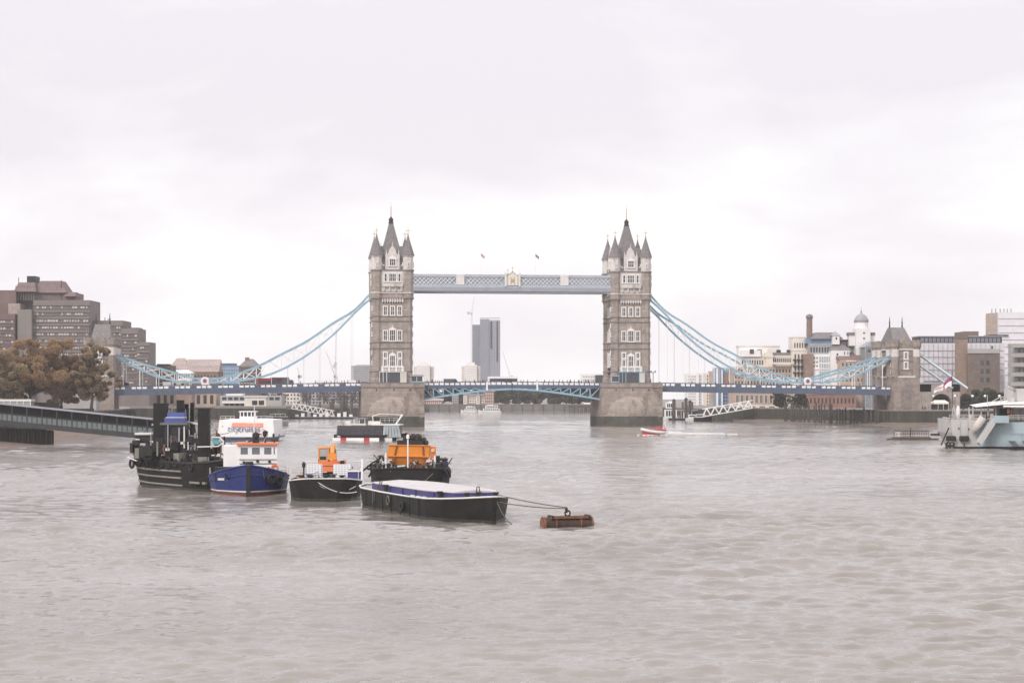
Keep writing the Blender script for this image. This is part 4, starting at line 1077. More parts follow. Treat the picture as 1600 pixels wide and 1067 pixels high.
def point_block(label, px0, px1, pt):
    b = Bld(label, 'tower block', (px0 + px1) / 2, 1500, FZ, name='tower_block', group='pale round tower blocks')
    w = px1 - px0; b.wall(px0 + w * .18, px1 - w * .18, pt, None, M_whr, -1, 16); b.wall(px0, px0 + w * .2, pt + 2, None, M_cream, 2, 12); b.wall(px1 - w * .2, px1, pt + 2, None, M_cream, 2, 12); b.wall(px0 + w * .3, px1 - w * .3, pt - 4, pt, M_cream, 4, 6, name='plant_room')
    b.wins(px0 + w * .2, px1 - w * .2, pt + 1, 604, 6, 9, -1, .5, .45, M_roofp); b.wins(px0 + .3, px0 + w * .18, pt + 3, 604, 2, 9, 2, .6, .5, M_grc); b.wins(px1 - w * .18, px1 - .3, pt + 3, 604, 2, 9, 2, .6, .5, M_grc)
point_block('pale round tower block in front of the tall skyscraper', 721, 750, 570)
point_block('pale round tower block beside the left bridge tower', 646, 677, 570)
b = Bld('long pale flat roofed block left of the right bridge tower', 'building', 925, 1400, FZ); b.wall(908, 948, 584, None, M_whr, 0, 12); b.wins(910, 947, 586, 602, 9, 3, 0, .6, .5, M_grc); b.wall(930, 950, 586, None, M_dark, -4, 6, name='dark_wing')
b = Bld('pale mansion with pointed gables on the far bank', 'mansion', 740, 1190, FZ, name='mansion'); b.wall(724, 758, 620, None, M_cream, 0, 10); b.roof(724, 758, 620, 615, M_slate, 0, 10, 'gable_x'); b.wins(726, 757, 621, 632, 12, 3, 0, .5, .55, M_glass)
for p in (727, 747): b.wall(p - 3, p + 3, 618, None, M_cream, -1.2, 5, name='gable_wall'); b.roof(p - 3, p + 3, 618, 611.5, M_lead, -1.2, 5, 'gable_y', name='gable_roof'); b.wins(p - 2, p + 2, 620, 630, 2, 3, -1.2, .5, .5)
b = Bld('red brick tower with white patterned panels on the far bank', 'building', 765, 1185, FZ); b.wall(757.5, 772, 611, None, M_redbr, 0, 10, cap=M_cream); b.wins(758, 771.5, 613, 632, 4, 4, 0, .45, .55, M_cream)
b = Bld('low pink brick house on the far bank by the left pier', 'house', 677, 1185, FZ, name='riverside_house'); b.wall(660, 692, 626, None, M_redbr, 0, 8); b.roof(660, 692, 626, 622.5, M_roofp, 0, 8, 'gable_x'); b.wins(662, 690, 627, 632, 9, 1, 0, .45, .6, M_cream)
b = Bld('narrow concrete block among far bank trees', 'building', 711, 1195, FZ); b.wall(706.5, 716, 617, None, M_grc, 0, 8); b.wins(707, 715.5, 618, 632, 3, 4, 0, .5, .5)
b = Bld('white riverside sign board near the right pier', 'sign', 918, 1172, 2, name='sign_board'); b.wall(912, 924, 629, 634, M_white, 0, .4, name='board'); b.wall(913, 914, 634, 640, M_dark, .1, .3, name='post'); b.wall(922, 923, 634, 640, M_dark, .1, .3, name='post')
b = Bld('dark timber jetty on the far bank left of the right pier', 'jetty', 910, 1120, 0, name='jetty'); b.wall(888, 930, 633.5, 636, M_timber, 0, 8, name='jetty_deck')
for i in range(14): b.wall(889 + i * 3, 890.3 + i * 3, 636, None, M_timber, (i % 2) * 4, 1, name='pile')

# ---- right bank, beyond the span
b = Bld('pale modern apartments with white vertical fins right of the right pier', 'apartment block', 1092, 1000, RZ, name='apartment_block'); b.wall(1074, 1104, 584, None, M_whr, 0, 16); b.wins(1075, 1103, 586, 640, 9, 12, 0, .55, .6, M_grc); b.wall(1087, 1092, 582, None, M_whr, -1, 4, name='fin'); b.wall(1096, 1099, 582, None, M_whr, -1, 4, name='fin')
b = Bld('beige stone flats beside the pale modern apartments', 'building', 1112, 960, RZ); b.wall(1103, 1121, 583, None, M_cream, 0, 14); b.wall(1108, 1113, 580, None, M_buff, -1, 6, name='stair_shaft'); b.wins(1104, 1120, 585, 640, 5, 11, 0, .5, .55)
b = Bld('blue and red clad block with white fins below the right chain', 'building', 1136, 920, RZ); b.wall(1118, 1150, 576, None, M_bgl, 0, 14); b.wall(1131, 1144, 583, 600, M_redbr, -.3, 1, name='red_panel'); b.wall(1119, 1122, 576, None, M_whr, -1, 2, name='fin'); b.wall(1127, 1129, 576, None, M_whr, -1, 2, name='fin'); b.wins(1130, 1149, 602, 640, 6, 7, 0, .6, .55); b.wall(1118, 1150, 574.5, 576, M_lead, -.3, 14, name='cornice')
b = Bld('cream rooftop storeys and brick wharf with balconies, long riverside warehouse', 'warehouse', 1208, 850, RZ, name='wharf_warehouse')
b.wall(1146, 1262, 573, None, M_buff, 2, 18); b.wall(1158, 1238, 557, 573, M_cream, 4, 14, cap=M_cream); b.wall(1158, 1222, 541, 557, M_whr, 8, 10, cap=M_cream); b.wall(1160, 1190, 547, 557, M_whr, 3, 6)
b.wins(1170, 1182, 545, 553, 1, 1, 2.9, .55, .9); b.wins(1184, 1196, 545, 553, 1, 1, 7.9, .55, .9)
b.roof(1197, 1209, 558, 543, M_cream, 2, 8, 'gable_y', name='gable'); b.wall(1197.5, 1208.5, 551, 573, M_cream, 2, 7, name='gable_wall')
b.wall(1208, 1240, 550.5, 556, M_slate, 5, 10, name='dark_roof'); b.wall(1217, 1223, 546, 551, M_dark, 6, 4, name='chimney_stack'); b.wall(1234, 1239, 546, 551, M_dark, 6, 4, name='chimney_stack')
b.wins(1209, 1238, 558, 567, 9, 1, 3.9, .55, .7); b.wins(1160, 1195, 560, 572, 9, 1, 3.9, .5, .6)
b.wall(1238, 1263, 548, None, M_cream, 0, 16, cap=M_cream); b.wall(1240, 1262, 527, 548, M_cream, 2, 14, cap=M_whr); b.wins(1240, 1261, 552, 600, 4, 5, 0, .45, .7, M_glass, M_buff); b.wins(1241, 1261, 533, 546, 5, 1, 2, .5, .6)
b.wall(1208, 1240, 566, 569, M_cream, -.5, 3, name='cornice_band'); b.wall(1146, 1238, 614, 640, M_buff, -1, 3); b.wins(1148, 1237, 575, 612, 18, 4, 2, .45, .62, M_glass, M_cream); b.wins(1148, 1260, 616, 631, 15, 1, -1, .5, .85, M_glass, M_cream); b.wall(1146, 1262, 632.5, 634.5, M_cream, -1.5, 1, name='cornice_band')
for i in range(4):
    for j in range(4): b.wall(1239 + i * 6, 1243.5 + i * 6, 561 + j * 10, 563.4 + j * 10, M_dark, -1.2, 1.2, name='balcony')
for i in range(6): b.wall(1150 + i * 15, 1156 + i * 15, 634, None, M_whr, -1.4, .8, name='shop_front')
b = Bld('tall round brick chimney with domed cap above the brewhouse', 'chimney', 1268, 846, RZ, name='brick_chimney')
b.lathe(1268, [(6.0, 640), (5.2, 560), (4.6, 497)], mat('chimney_brick', (0.17, 0.115, 0.10), .9, .15, .3), 6, 14, 'shaft'); b.lathe(1268, [(4.7, 497.5), (5.6, 495.5), (5.6, 493.5), (4.6, 491.6), (2.5, 490.3), (.3, 490)], M_slate, 6, 14, 'cap')
b = Bld('brewhouse with white weatherboarded towers, domed cupola and dark glass roof', 'brewhouse', 1315, 842, RZ, name='brewhouse')
b.wall(1259, 1272, 553, None, M_bbr, 1, 8, name='brick_pier'); b.wall(1266, 1300, 553, None, M_whr, 2, 16); b.wall(1266, 1312, 536, 553, mat('grey_slate_wall', (0.30, 0.30, 0.31), .7, .12, .4), 5, 14); b.wall(1262, 1316, 528, 536, M_bgl, 6, 12, name='glazed_storey')
b.roof(1270, 1320, 529, 518.5, M_slate, 5, 14, 'mansard', .22); b.wins(1268, 1299, 541, 551, 7, 1, 5, .6, .8); b.wins(1267, 1280, 556, 575, 3, 3, 2, .5, .4); b.wins(1281, 1299, 556, 612, 5, 5, 2, .75, .8, mat('pale_glass', (.34, .37, .39), .25, .2, .5))
b.wall(1266, 1300, 575.5, 577, M_whr, 1.6, 1, name='ledge')
b.wall(1297.5, 1326, 546, None, M_whr, -2, 14); b.roof(1296.5, 1327, 546.5, 537, M_slate, -2, 14, 'hip', .25); b.wins(1304.5, 1310, 548, 584, 1, 3, -2, .5, .30, M_glass, M_white); b.wins(1316, 1326, 546, 558, 2, 1, -2, .3, .4)
b.wall(1302.5, 1313, 524, 538, M_whr, 2, 6, name='lantern_wall'); b.roof(1301.5, 1314, 524, 517, M_lead, 2, 6, 'hip', .48, name='lantern_roof'); b.wins(1306, 1310, 526, 531, 1, 1, 2, .6, .8)
b.wall(1313, 1342, 531, 560, M_whr, 8, 10); b.wins(1315, 1341, 534, 545, 5, 1, 8, .5, .5); b.wall(1311, 1332, 530, 533, M_dark, 6, 6, name='roof_rail')
b.wall(1337.5, 1360, 513, 562, M_whr, 0, 9, name='cupola_tower'); b.lathe(1349, [(11.0, 516), (10.6, 504), (11.6, 502.4)], M_whr, 5, 16, 'cupola_drum', False); b.lathe(1349, [(11.9, 502.6), (11.2, 499), (9.0, 494.5), (5.5, 491.2), (1.5, 489.4), (.4, 487)], M_lead, 5, 16, 'dome'); b.lathe(1349, [(1.0, 489), (1.2, 486), (.4, 484), (.15, 478)], M_lead, 5, 8, 'weather_vane')
b.wins(1347, 1353, 516, 533, 1, 2, 0, .5, .3, M_glass, M_white)
b.wall(1329, 1338, 520, 540, M_whr, 3, 6, name='dormer_wall'); b.wall(1328, 1338, 519, 523.5, M_slate, 2.7, 6.5, name='dormer_roof'); b.wall(1360, 1369, 520, 540, M_whr, 3, 6, name='dormer_wall'); b.wall(1360, 1369.5, 519, 523.5, M_slate, 2.7, 6.5, name='dormer_roof')
b = Bld('brown brick gabled warehouse between brewhouse and gatehouse', 'warehouse', 1330, 834, RZ, name='gabled_warehouse'); b.wall(1312, 1352, 560, None, M_buff, 0, 14); b.roof(1311, 1353, 561, 549, M_roofbr, 0, 14, 'shed'); b.wins(1314, 1350, 564, 600, 6, 3, 0, .4, .45, M_glass, M_cream); b.wall(1322, 1337, 563, 565, M_cream, -.3, .5, name='lintel_band')
b = Bld('grey glass gable fronted building against the gatehouse', 'building', 1361, 828, RZ); b.wall(1351, 1372, 542, None, mat('grey_green_glass', (.22, .25, .26), .3, .2, .3), 0, 12); b.roof(1350, 1373, 542.5, 533, M_lead, 0, 12, 'gable_y'); b.wall(1351, 1353, 542, None, M_lead, -.4, .8, name='frame_post'); b.wall(1360.5, 1362, 542, None, M_lead, -.4, .8, name='frame_post'); b.wall(1370.5, 1372, 542, None, M_lead, -.4, .8, name='frame_post'); b.bands(1351, 1372, (552, 562, 574, 586), 1.6, -.2, M_lead, 'transom'); b.wins(1354, 1370, 545, 551, 2, 1, -.2, .6, .8)
b = Bld('red brick riverside building with round arches below the right span', 'building', 1300, 826, RZ); b.wall(1256, 1338, 616, None, M_redbr, 0, 10, cap=M_cream); b.wins(1258, 1336, 620, 632, 13, 1, 0, .4, .7, M_dark)
# right of the gatehouse
M_wrap = mat('white_scaffold_sheeting', (0.60, 0.575, 0.60), 0.8, 0.10, 0.35, 0.6, dirt=((0.44, 0.42, 0.46), .35, .6))
M_wrap2 = mat('pale_scaffold_sheeting', (0.68, 0.66, 0.68), 0.8, 0.08, 0.35, 0.5)
b = Bld('long building wrapped in white scaffold sheeting, dark glazed top floor', 'building', 1500, 890, RZ); b.wall(1432, 1570, 536, None, M_wrap, 0, 18, name='sheeting'); b.wall(1437, 1568, 526, 536, M_dark, 3, 14, name='top_storey'); b.wins(1440, 1566, 527, 535, 20, 1, 3, .75, .85, mat('dim_glass', (.16, .17, .20), .25, .25, .5)); b.wall(1436, 1569, 524.6, 526, M_lead, 2.5, 15, name='roof'); b.wall(1511, 1534, 517, 525, M_roofbr, 6, 8, name='plant_room')
k = MB(); rr = random.Random(4)
for i in range(18): xx = b.X(1436 + i * 7.4); k.bx(xx - .05, xx + .05, -.35, -.2, 0, b.Z(537))
for j in range(6): k.bx(b.X(1434), b.X(1568), -.35, -.2, b.Z(548 + j * 10), b.Z(547.4 + j * 10))
k.build('scaffold_poles', M_lead, b.t, kind='stuff'); b.wall(1444, 1500, 595, None, M_dbr, -3, 6, name='dark_base')
b = Bld('square brown brick chimney tower in front of the white sheeting', 'chimney', 1504, 872, RZ, name='chimney_tower'); b.wall(1496, 1512, 520, None, mat('tan_brick', (.27, .19, .145), .9, .15, .3, brick=(2, .7, .85, .88)), 0, 5, name='shaft'); b.wall(1495.5, 1512.5, 519, 529, M_dbr, -.3, 5.6, name='cap')
b = Bld('dark brown brick engine house with tall windows and stone cornice', 'building', 1537, 870, RZ); b.wall(1512, 1562, 552, None, M_dbr, 0, 14); b.wall(1512.5, 1561.5, 545, 552, M_grc, -.4, 15, name='cornice'); b.wins(1530, 1548, 560, 600, 2, 3, 0, .6, .55); b.wall(1553, 1555, 540, 545, M_dark, 4, 1, name='flue')
b = Bld('tall white wrapped tower block at the right edge', 'tower block', 1590, 930, RZ, name='wrapped_tower'); b.wall(1560, 1640, 488, None, M_wrap2, 0, 20, name='sheeting'); b.wall(1548, 1560, 489, 560, M_buff, 2, 8, name='hoist_shaft'); b.wins(1548.5, 1559.5, 490, 522, 4, 5, 2, .5, .75, M_grc); b.wall(1546, 1575, 523, 524.5, M_dark, -1, 12, name='scaffold_deck')
for p in (1552, 1558, 1565, 1571, 1576, 1582): b.wall(p, p + .7, 482, 489, M_dark, 3, .4, name='roof_post')
k = MB()
for j in range(9): k.bx(b.X(1560), b.X(1640), -.3, -.15, b.Z(498 + j * 11), b.Z(497.5 + j * 11))
k.build('scaffold_poles', M_lead, b.t, kind='stuff')
b = Bld('block of flats with stacked concrete balconies at the right edge', 'apartment block', 1600, 840, RZ, name='balcony_flats'); b.wall(1590, 1650, 538, None, M_grc, 2, 14)
for j in range(5): b.wall(1579, 1650, 537 + j * 15, 543 + j * 15, mat('balcony_concrete', (.33, .315, .295), .9, .12, .3), -1, 6, name='balcony'); b.wins(1591, 1620, 543.5 + j * 15, 551 + j * 15, 4, 1, 2, .7, .9)
b = Bld('stone approach viaduct with a dark arch beside the gatehouse', 'viaduct', 1466, 765, RZ, name='approach_viaduct'); b.wall(1441, 1455, 600, None, M_stone, 0, 16); b.wall(1487, 1500, 600, None, M_stone, 0, 16); b.wall(1441, 1500, 600, 612, M_stone, 0, 16); b.wall(1441, 1500, 597, 600, M_lead, -.2, .6, name='parapet'); b.wall(1455, 1487, 612, None, M_dark, 5, 8, name='arch_back')
k = MB(); P = [(b.X(1455), b.Z(612.2)), (b.X(1487), b.Z(612.2))] + [(b.X(1471 + 16 * math.cos(a)), b.Z(632 - 17 * math.sin(a))) for a in np.linspace(0.1, math.pi - .1, 12)]
for (xa, za), (xb_, zb_) in zip(P[2:], P[3:]): k.add([(xa, -.1, za), (xb_, -.1, zb_), (xb_, -.1, b.Z(612)), (xa, -.1, b.Z(612)), (xa, 4, za), (xb_, 4, zb_), (xb_, 4, b.Z(612)), (xa, 4, b.Z(612))], [(0, 1, 2, 3), (0, 4, 5, 1), (4, 7, 6, 5)])
k.build('arch', M_stone, b.t)
t = thing('marquee', 'cream white marquee under the viaduct arch on the right embankment', 'marquee', (gx(1470, 752), 752, RZ)); m = MB(); m.bx(-3, 3, 0, 4, 2.1, 2.6); m.add([(-3.2, 0, 2.6), (3.2, 0, 2.6), (3.2, 4, 2.6), (-3.2, 4, 2.6), (-2, 2, 3.6), (2, 2, 3.6)], [(0, 1, 5, 4), (1, 2, 5), (2, 3, 4, 5), (3, 0, 4)]); m.build('canopy', mat('cream_canvas', (.72, .66, .55), .8, .06, .5), t)
for x in (-2.9, -1, 1, 2.9): m = MB(); m.bx(x - .06, x + .06, .05, .15, 0, 2.1); m.build('post', M_white, t)
m = MB(); m.bx(-2.5, 2.5, .8, 1.6, 0, 1.1); m.build('counter', M_dark, t)

# ================================================================== TREES
def leaf_cloud(centers, radii, n, size, r):
    c = r.integers(0, len(centers), n); P = np.array(centers)[c]; rad = np.array(radii)[c][:, None]
    d = r.normal(size=(n, 3)); d /= np.linalg.norm(d, axis=1)[:, None]
    P = P + d * rad * (r.uniform(0.15, 1.0, (n, 1)) ** .45) * np.array([1, 1, .8])
    u = r.normal(size=(n, 3)); u /= np.linalg.norm(u, axis=1)[:, None]
    w = np.cross(u, r.normal(size=(n, 3))); w /= np.linalg.norm(w, axis=1)[:, None]
    s = size * r.uniform(.6, 1.4, (n, 1))
    V = np.stack([P - u * s - w * s * .6, P + u * s - w * s * .6, P + u * s + w * s * .6, P - u * s + w * s * .6], 1).reshape(-1, 3)
    return V
def mesh_quads(name, V, m):
    me = bpy.data.meshes.new(name); n = len(V) // 4
    me.vertices.add(len(V)); me.vertices.foreach_set('co', V.astype(np.float32).ravel())
    me.loops.add(4 * n); me.loops.foreach_set('vertex_index', np.arange(4 * n, dtype=np.int32))
    me.polygons.add(n); me.polygons.foreach_set('loop_start', np.arange(0, 4 * n, 4, dtype=np.int32)); me.polygons.foreach_set('loop_total', np.full(n, 4, dtype=np.int32))
    me.materials.append(m); me.update(); me.validate(); return me
M_bark = mat('grey_brown_bark', (0.09, 0.07, 0.055), 0.95, 0.3, 1.0, 0.4)
M_autumn = mat('autumn_foliage', (0.40, 0.272, 0.165), 0.8, 0.38, 0.30)
M_olive = mat('olive_foliage', (0.36, 0.272, 0.17), 0.8, 0.38, 0.30)
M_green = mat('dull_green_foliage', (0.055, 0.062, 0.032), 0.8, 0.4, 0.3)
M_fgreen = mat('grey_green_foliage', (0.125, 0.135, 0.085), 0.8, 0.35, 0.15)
def leafy(m, k):
    nt = m.node_tree; N, L = nt.nodes, nt.links; b_ = N['Principled BSDF']; tr = N.new('ShaderNodeBsdfTranslucent'); mx = N.new('ShaderNodeMixShader'); mx.inputs[0].default_value = k
    L.new(b_.inputs['Base Color'].links[0].from_socket, tr.inputs['Color']); L.new(b_.outputs[0], mx.inputs[1]); L.new(tr.outputs[0], mx.inputs[2]); L.new(mx.outputs[0], N['Material Output'].inputs['Surface'])
for m_ in (M_autumn, M_olive, M_green, M_fgreen): leafy(m_, .5)
def tree(label, X, Y, z, H, W, m, n=9000, size=.32, trunk=.28, seed=1, name='plane_tree', group=None, bare=False):
    r = np.random.default_rng(seed); rp_ = random.Random(seed)
    t = thing(name, label, 'tree', (X, Y, z), 0, group)
    tb = MB(); th = H * trunk
    tb.tube([(0, 0, -.3), (.05 * W * rp_.uniform(-1, 1) * .3, 0, th * .5), (.2, .1, th), (.3, 0, H * .75)], [H * .028, H * .021, H * .018, H * .006], 8)
    cs, rs = [], []
    nl = 11
    for i in range(nl):
        a = i * 2.4 + rp_.uniform(-.3, .3); q = (i + .5) / nl
        zz = th + (H - th) * (.12 + .80 * q); rad = W / 2 * math.sin(math.pi * min(1, .28 + .66 * q)) * rp_.uniform(.6, .95)
        e = Vector((math.cos(a) * rad, math.sin(a) * rad, zz)); s0 = Vector((.15, .05, th * rp_.uniform(.8, 1.0) + (zz - th) * .25))
        mid = s0.lerp(e, .5) + Vector((0, 0, H * .03))
        tb.tube([s0, mid, e], [H * .012, H * .008, H * .003], 5)
        for k in range(8):
            q2 = rp_.uniform(.4, 1.12); p = s0.lerp(e, q2) + Vector((rp_.gauss(0, 1), rp_.gauss(0, 1), rp_.gauss(0, .9))) * W * .10
            tb.tube([s0.lerp(e, min(.9, q2 * .8)), p], [H * .004, H * .0015], 4)
            cs.append(tuple(p)); rs.append(W * rp_.uniform(.05, .12))
    tb.build('trunk', M_bark, t)
    o = bpy.data.objects.new('crown', mesh_quads('crown', leaf_cloud(cs, rs, n, size, r), m)); COL.objects.link(o); o.parent = t
    return t
G = 'plane trees on the left embankment'
tree('leftmost brown plane tree cut by the frame edge', gx(-14, 590), 590, LZ, 21.5, 21, M_olive, 42000, .19, .2, 3, group=G)
tree('broad orange brown plane tree with forked dark trunk on the left', gx(46, 600), 600, LZ, 22.5, 21, M_autumn, 48000, .19, .2, 5, group=G)
tree('tall orange brown plane tree in the middle of the left row', gx(96, 612), 612, LZ, 23.0, 19, M_autumn, 46000, .19, .2, 8, group=G)
tree('olive brown plane tree next to the bridge abutment on the left', gx(143, 600), 600, LZ, 22.8, 13, M_olive, 30000, .19, .17, 11, group=G)
tree('dull green tree low behind the forked plane tree', gx(14, 640), 640, LZ, 13, 12, M_green, 5000, .3, seed=14, name='small_tree')
# white marquee and low structures under the left trees
t = thing('marquee', 'pale marquee with glazed sides under the left trees', 'marquee', (gx(22, 585), 585, LZ)); m = MB(); m.bx(-9, 5, 0, 5, 3.4, 4.0); m.build('roof', M_offwhite, t); m = MB(); m.bx(-8.8, 4.8, .2, 4.8, .3, 3.4); m.build('glazing', mat('misty_glass', (.30, .32, .31), .3, .2, .6), t)
for i in range(8): m = MB(); m.bx(-8.95 + i * 1.95, -8.8 + i * 1.95, -.05, .15, 0, 3.4); m.build('post', M_white, t)
b = Bld('pale stone wall with low gable between the tree trunks', 'building', 112, 640, LZ); b.wall(96, 150, 626, None, M_grc, 0, 6); b.roof(104, 120, 626, 615, M_grc, 0, 6, 'gable_y')
t = thing('hoarding', 'dark hoarding and kiosks along the quay under the left trees', 'hoarding', (gx(75, 596), 596, LZ)); m = MB(); m.bx(-4, 3, 0, 1.6, 0, 3.0); m.build('kiosk', M_dark, t); m = MB(); m.bx(-6, 14, -1, -.8, 0, 1.2); m.build('fence_panel', M_dark, t)
# far woods and bare trees
def wood(name, x0, x1, Y, z, h0, h1, n, m, seed, size=.5):
    r = np.random.default_rng(seed); cs, rs = [], []
    x = x0
    while x < x1:
        hh = r.uniform(h0, h1); k = r.uniform(1.8, 3.2)
        for j in range(5): cs.append((x + r.normal() * 1.5, Y + r.uniform(0, 10), z + hh * r.uniform(.15, .92))); rs.append(k * r.uniform(.6, 1.1))
        x += r.uniform(1.2, 2.4)
    o = bpy.data.objects.new(name, mesh_quads(name, leaf_cloud(cs, rs, n, size, r), m)); COL.objects.link(o); o['kind'] = 'stuff'; o['label'] = 'hazy green trees along the bank'; return o
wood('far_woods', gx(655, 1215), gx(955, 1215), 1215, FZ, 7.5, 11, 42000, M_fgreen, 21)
wood('embankment_hedge', gx(1486, 800), gx(1580, 800), 800, RZ, 4, 7.5, 22000, M_green, 23, .28)
M_twig = mat('bare_twigs', (0.13, 0.11, 0.105), 0.95, 0.3, 0.5)
for i, (px, w) in enumerate(((412, 9), (436, 8), (478, 9), (506, 10), (530, 9), (551, 9))):
    tree(('bare grey tree at the left end of the row behind the far wharf', 'bare grey tree in front of the cream terrace beyond the span', 'bare grey tree behind the top of the white gangway', 'bare grey tree above the middle of the white gangway', 'bare grey tree above the foot of the white gangway', 'bare grey tree beside the left bridge pier')[i], gx(px, 930 if px < 450 else 970), 930 if px < 450 else 970, FZ, 11.5, w, M_twig, 1500, .16, .2, 40 + i, 'bare_tree', 'bare trees beyond the left span')
for i, (px, lab) in enumerate(((1218, 'small dark tree on the wharf below the right span'), (1250, 'bushy dark tree at the left end of the timber jetty'))):
    tree(lab, gx(px, 800), 800, RZ - 1, 8.5, 7.5, M_green, 2500, .25, .2, 60 + i, 'wharf_tree', 'trees on the right wharf')

# ================================================================== CRANES
M_crane = mat('pale_crane_steel', (0.45, 0.43, 0.43), 0.6, 0.1, 0.5)
def crane(label, px, Y, pb, pt, jx, jy, cx=None, cy=None, th=.8):
    t = thing('tower_crane', label, 'crane', (gx(px, Y), Y, FZ), 0, 'tower cranes on the skyline')
    X = lambda p: (p - px) / F * Y; Z = lambda y: gz(y, Y) - FZ
    m = MB(); zt = Z(pt)
    for a, b_ in ((-.5, -.5), (.5, -.5), (.5, .5), (-.5, .5)): m.beam((a * th, b_ * th, 0), (a * th, b_ * th, zt), .22)
    z = 0
    while z < zt - 2: m.beam((-.5 * th, -.5 * th, z), (.5 * th, -.5 * th, z + 2), .14); m.beam((.5 * th, .5 * th, z), (-.5 * th, .5 * th, z + 2), .14); z += 2
    m.build('mast', M_crane, t)
    m = MB(); m.bx(-1, 1, -1, 1, zt, zt + 2.2); m.build('cab', M_grc, t)
    m = MB(); e = Vector((X(jx), 0, Z(jy))); s_ = Vector((0, 0, zt + 1.5)); m.beam(s_ + Vector((0, .4, 0)), e, .25); m.beam(s_ - Vector((0, .4, 0)), e, .25); m.beam(s_ + Vector((0, 0, 1)), e, .25)
    m.build('jib', M_crane, t)
    cxp = cx if cx is not None else px - (jx - px) * .35; cyp = cy if cy is not None else pt + 2
    m = MB(); m.beam(s_, (X(cxp), 0, Z(cyp)), .5); m.bx(X(cxp) - 1.4, X(cxp) + 1.4, -1, 1, Z(cyp) - 1.6, Z(cyp) + 1.2); m.beam((X(cxp), 0, Z(cyp)), s_ + Vector((0, 0, 5)), .2); m.beam(s_ + Vector((0, 0, 5)), e, .12); m.build('counter_jib', M_crane, t)
crane('pale luffing crane rising beside the tall skyscraper', 737, 2150, 600, 492, 742, 462, 732, 489, 1.4)
crane('slim pale crane right of the skyscraper leaning left', 797, 1900, 600, 592, 785, 548, 800, 589)
crane('thin crane with raised jib above the left span', 467, 1800, 600, 590, 465, 574, 469, 588)
crane('slim crane leaning left beside the left tower', 523, 1700, 600, 590, 509, 548, 525, 590)
crane('faint tall crane mast right of the leaning crane', 524.5, 1720, 600, 570, 525.5, 520, 523, 572)
# ================================================================== BOATS
def hull_mesh(st, keel=-.9, bul=.0):
    """st: stations (x, half beam at deck, half beam at water, deck height) from stern to bow; returns side shell + deck"""
    m = MB(); K = 8; ring = []
    for x, bd, bwl, zd in st:
        ring.append([(x, bd, zd), (x, bd * .5 + bwl * .5 + .02, zd * .5), (x, bwl, .0), (x, bwl * .85, keel), (x, -bwl * .85, keel), (x, -bwl, 0), (x, -(bd * .5 + bwl * .5 + .02), zd * .5), (x, -bd, zd)])
    v = [p for r_ in ring for p in r_]; f = []
    for i in range(len(st) - 1):
        for k in range(K - 1): f.append((i * K + k, i * K + k + 1, (i + 1) * K + k + 1, (i + 1) * K + k))
    f.append(tuple(range(K))); f.append(tuple((len(st) - 1) * K + k for k in range(K))[::-1])
    m.add(v, f)
    return m
def deck_mesh(st, drop=.5, inset=.12):
    m = MB(); v = []; f = []
    for x, bd, bwl, zd in st: v += [(x, max(.02, bd - inset), zd - drop), (x, -max(.02, bd - inset), zd - drop)]
    for i in range(len(st) - 1): f.append((2 * i, 2 * i + 1, 2 * i + 3, 2 * i + 2))
    return m.add(v, f)
def edge(st, dz=0.0, out=0.0, wl=None):
    """points round the hull edge: port side stern to bow, then starboard back; wl=0..1 blends deck edge to waterline"""
    def P(s, sg):
        x, bd, bwl, zd = s
        if wl is None: return (x, sg * (bd + out), zd + dz)
        return (x, sg * (bd * (1 - wl) + bwl * wl + out), zd * (1 - wl) + dz)
    return [P(s, 1) for s in st] + [P(s, -1) for s in st[::-1]]
def boat(name, label, cat, X, Y, head, group=None):
    return thing(name, label, cat, (X, Y, 0), math.atan2(head[1], head[0]), group)
def ring_tube(m, st, r, **k):
    pts = edge(st, **k); pts.append(pts[0]); m.tube(pts, r, 6)
def tyre(t, p, r=.5, axis='y', rz=0):
    m = MB(); m.torus((0, 0, 0), r * .72, r * .28, axis); return m.build('tyre_fender', M_rubber, t, loc=p, rz=rz)
def rail(t, pts, h=1.0, m_=None, nm='railing', n=2, r=.035):
    m = MB()
    for j in range(1, n + 1): m.tube([(x, y, z + h * j / n) for x, y, z in pts], r, 5)
    for x, y, z in pts: m.tube([(x, y, z), (x, y, z + h)], r, 5)
    return m.build(nm, m_ or M_white, t)
def bollard(t, x, y, z, m_=None):
    m = MB(); m.lathe([(.2, z), (.2, z + .5), (.3, z + .55), (.3, z + .7)], x, y, 8); return m.build('bollard', m_ or M_dark, t)
def junk(t, name, x0, x1, y0, y1, z, n, seed, mats, s=(.3, 1.1)):
    r = random.Random(seed)
    for i in range(n):
        m = MB(); x, y = r.uniform(x0, x1), r.uniform(y0, y1); k = r.random(); h = r.uniform(*s)
        if k < .4: m.box(x, y, z + h / 2, r.uniform(*s), r.uniform(*s), h, r.uniform(0, 3)); nm = 'deck_box'
        elif k < .6: m.tube([(x, y, z), (x + r.uniform(-.3, .3), y, z + h * 1.6)], r.uniform(.05, .12), 6); nm = 'vent_pipe'
        elif k < .8:
            m.lathe([(.4, z), (.4, z + .1), (.2, z + .12), (.2, z + .7), (.4, z + .72), (.4, z + .82)], x, y, 10); nm = 'winch_drum'
        else:
            for q in range(3): m.torus((x, y, z + .08 + q * .13), .38 - q * .04, .07, 'z', 12, 5)
            nm = 'rope_coil'
        m.build(nm, r.choice(mats), t)


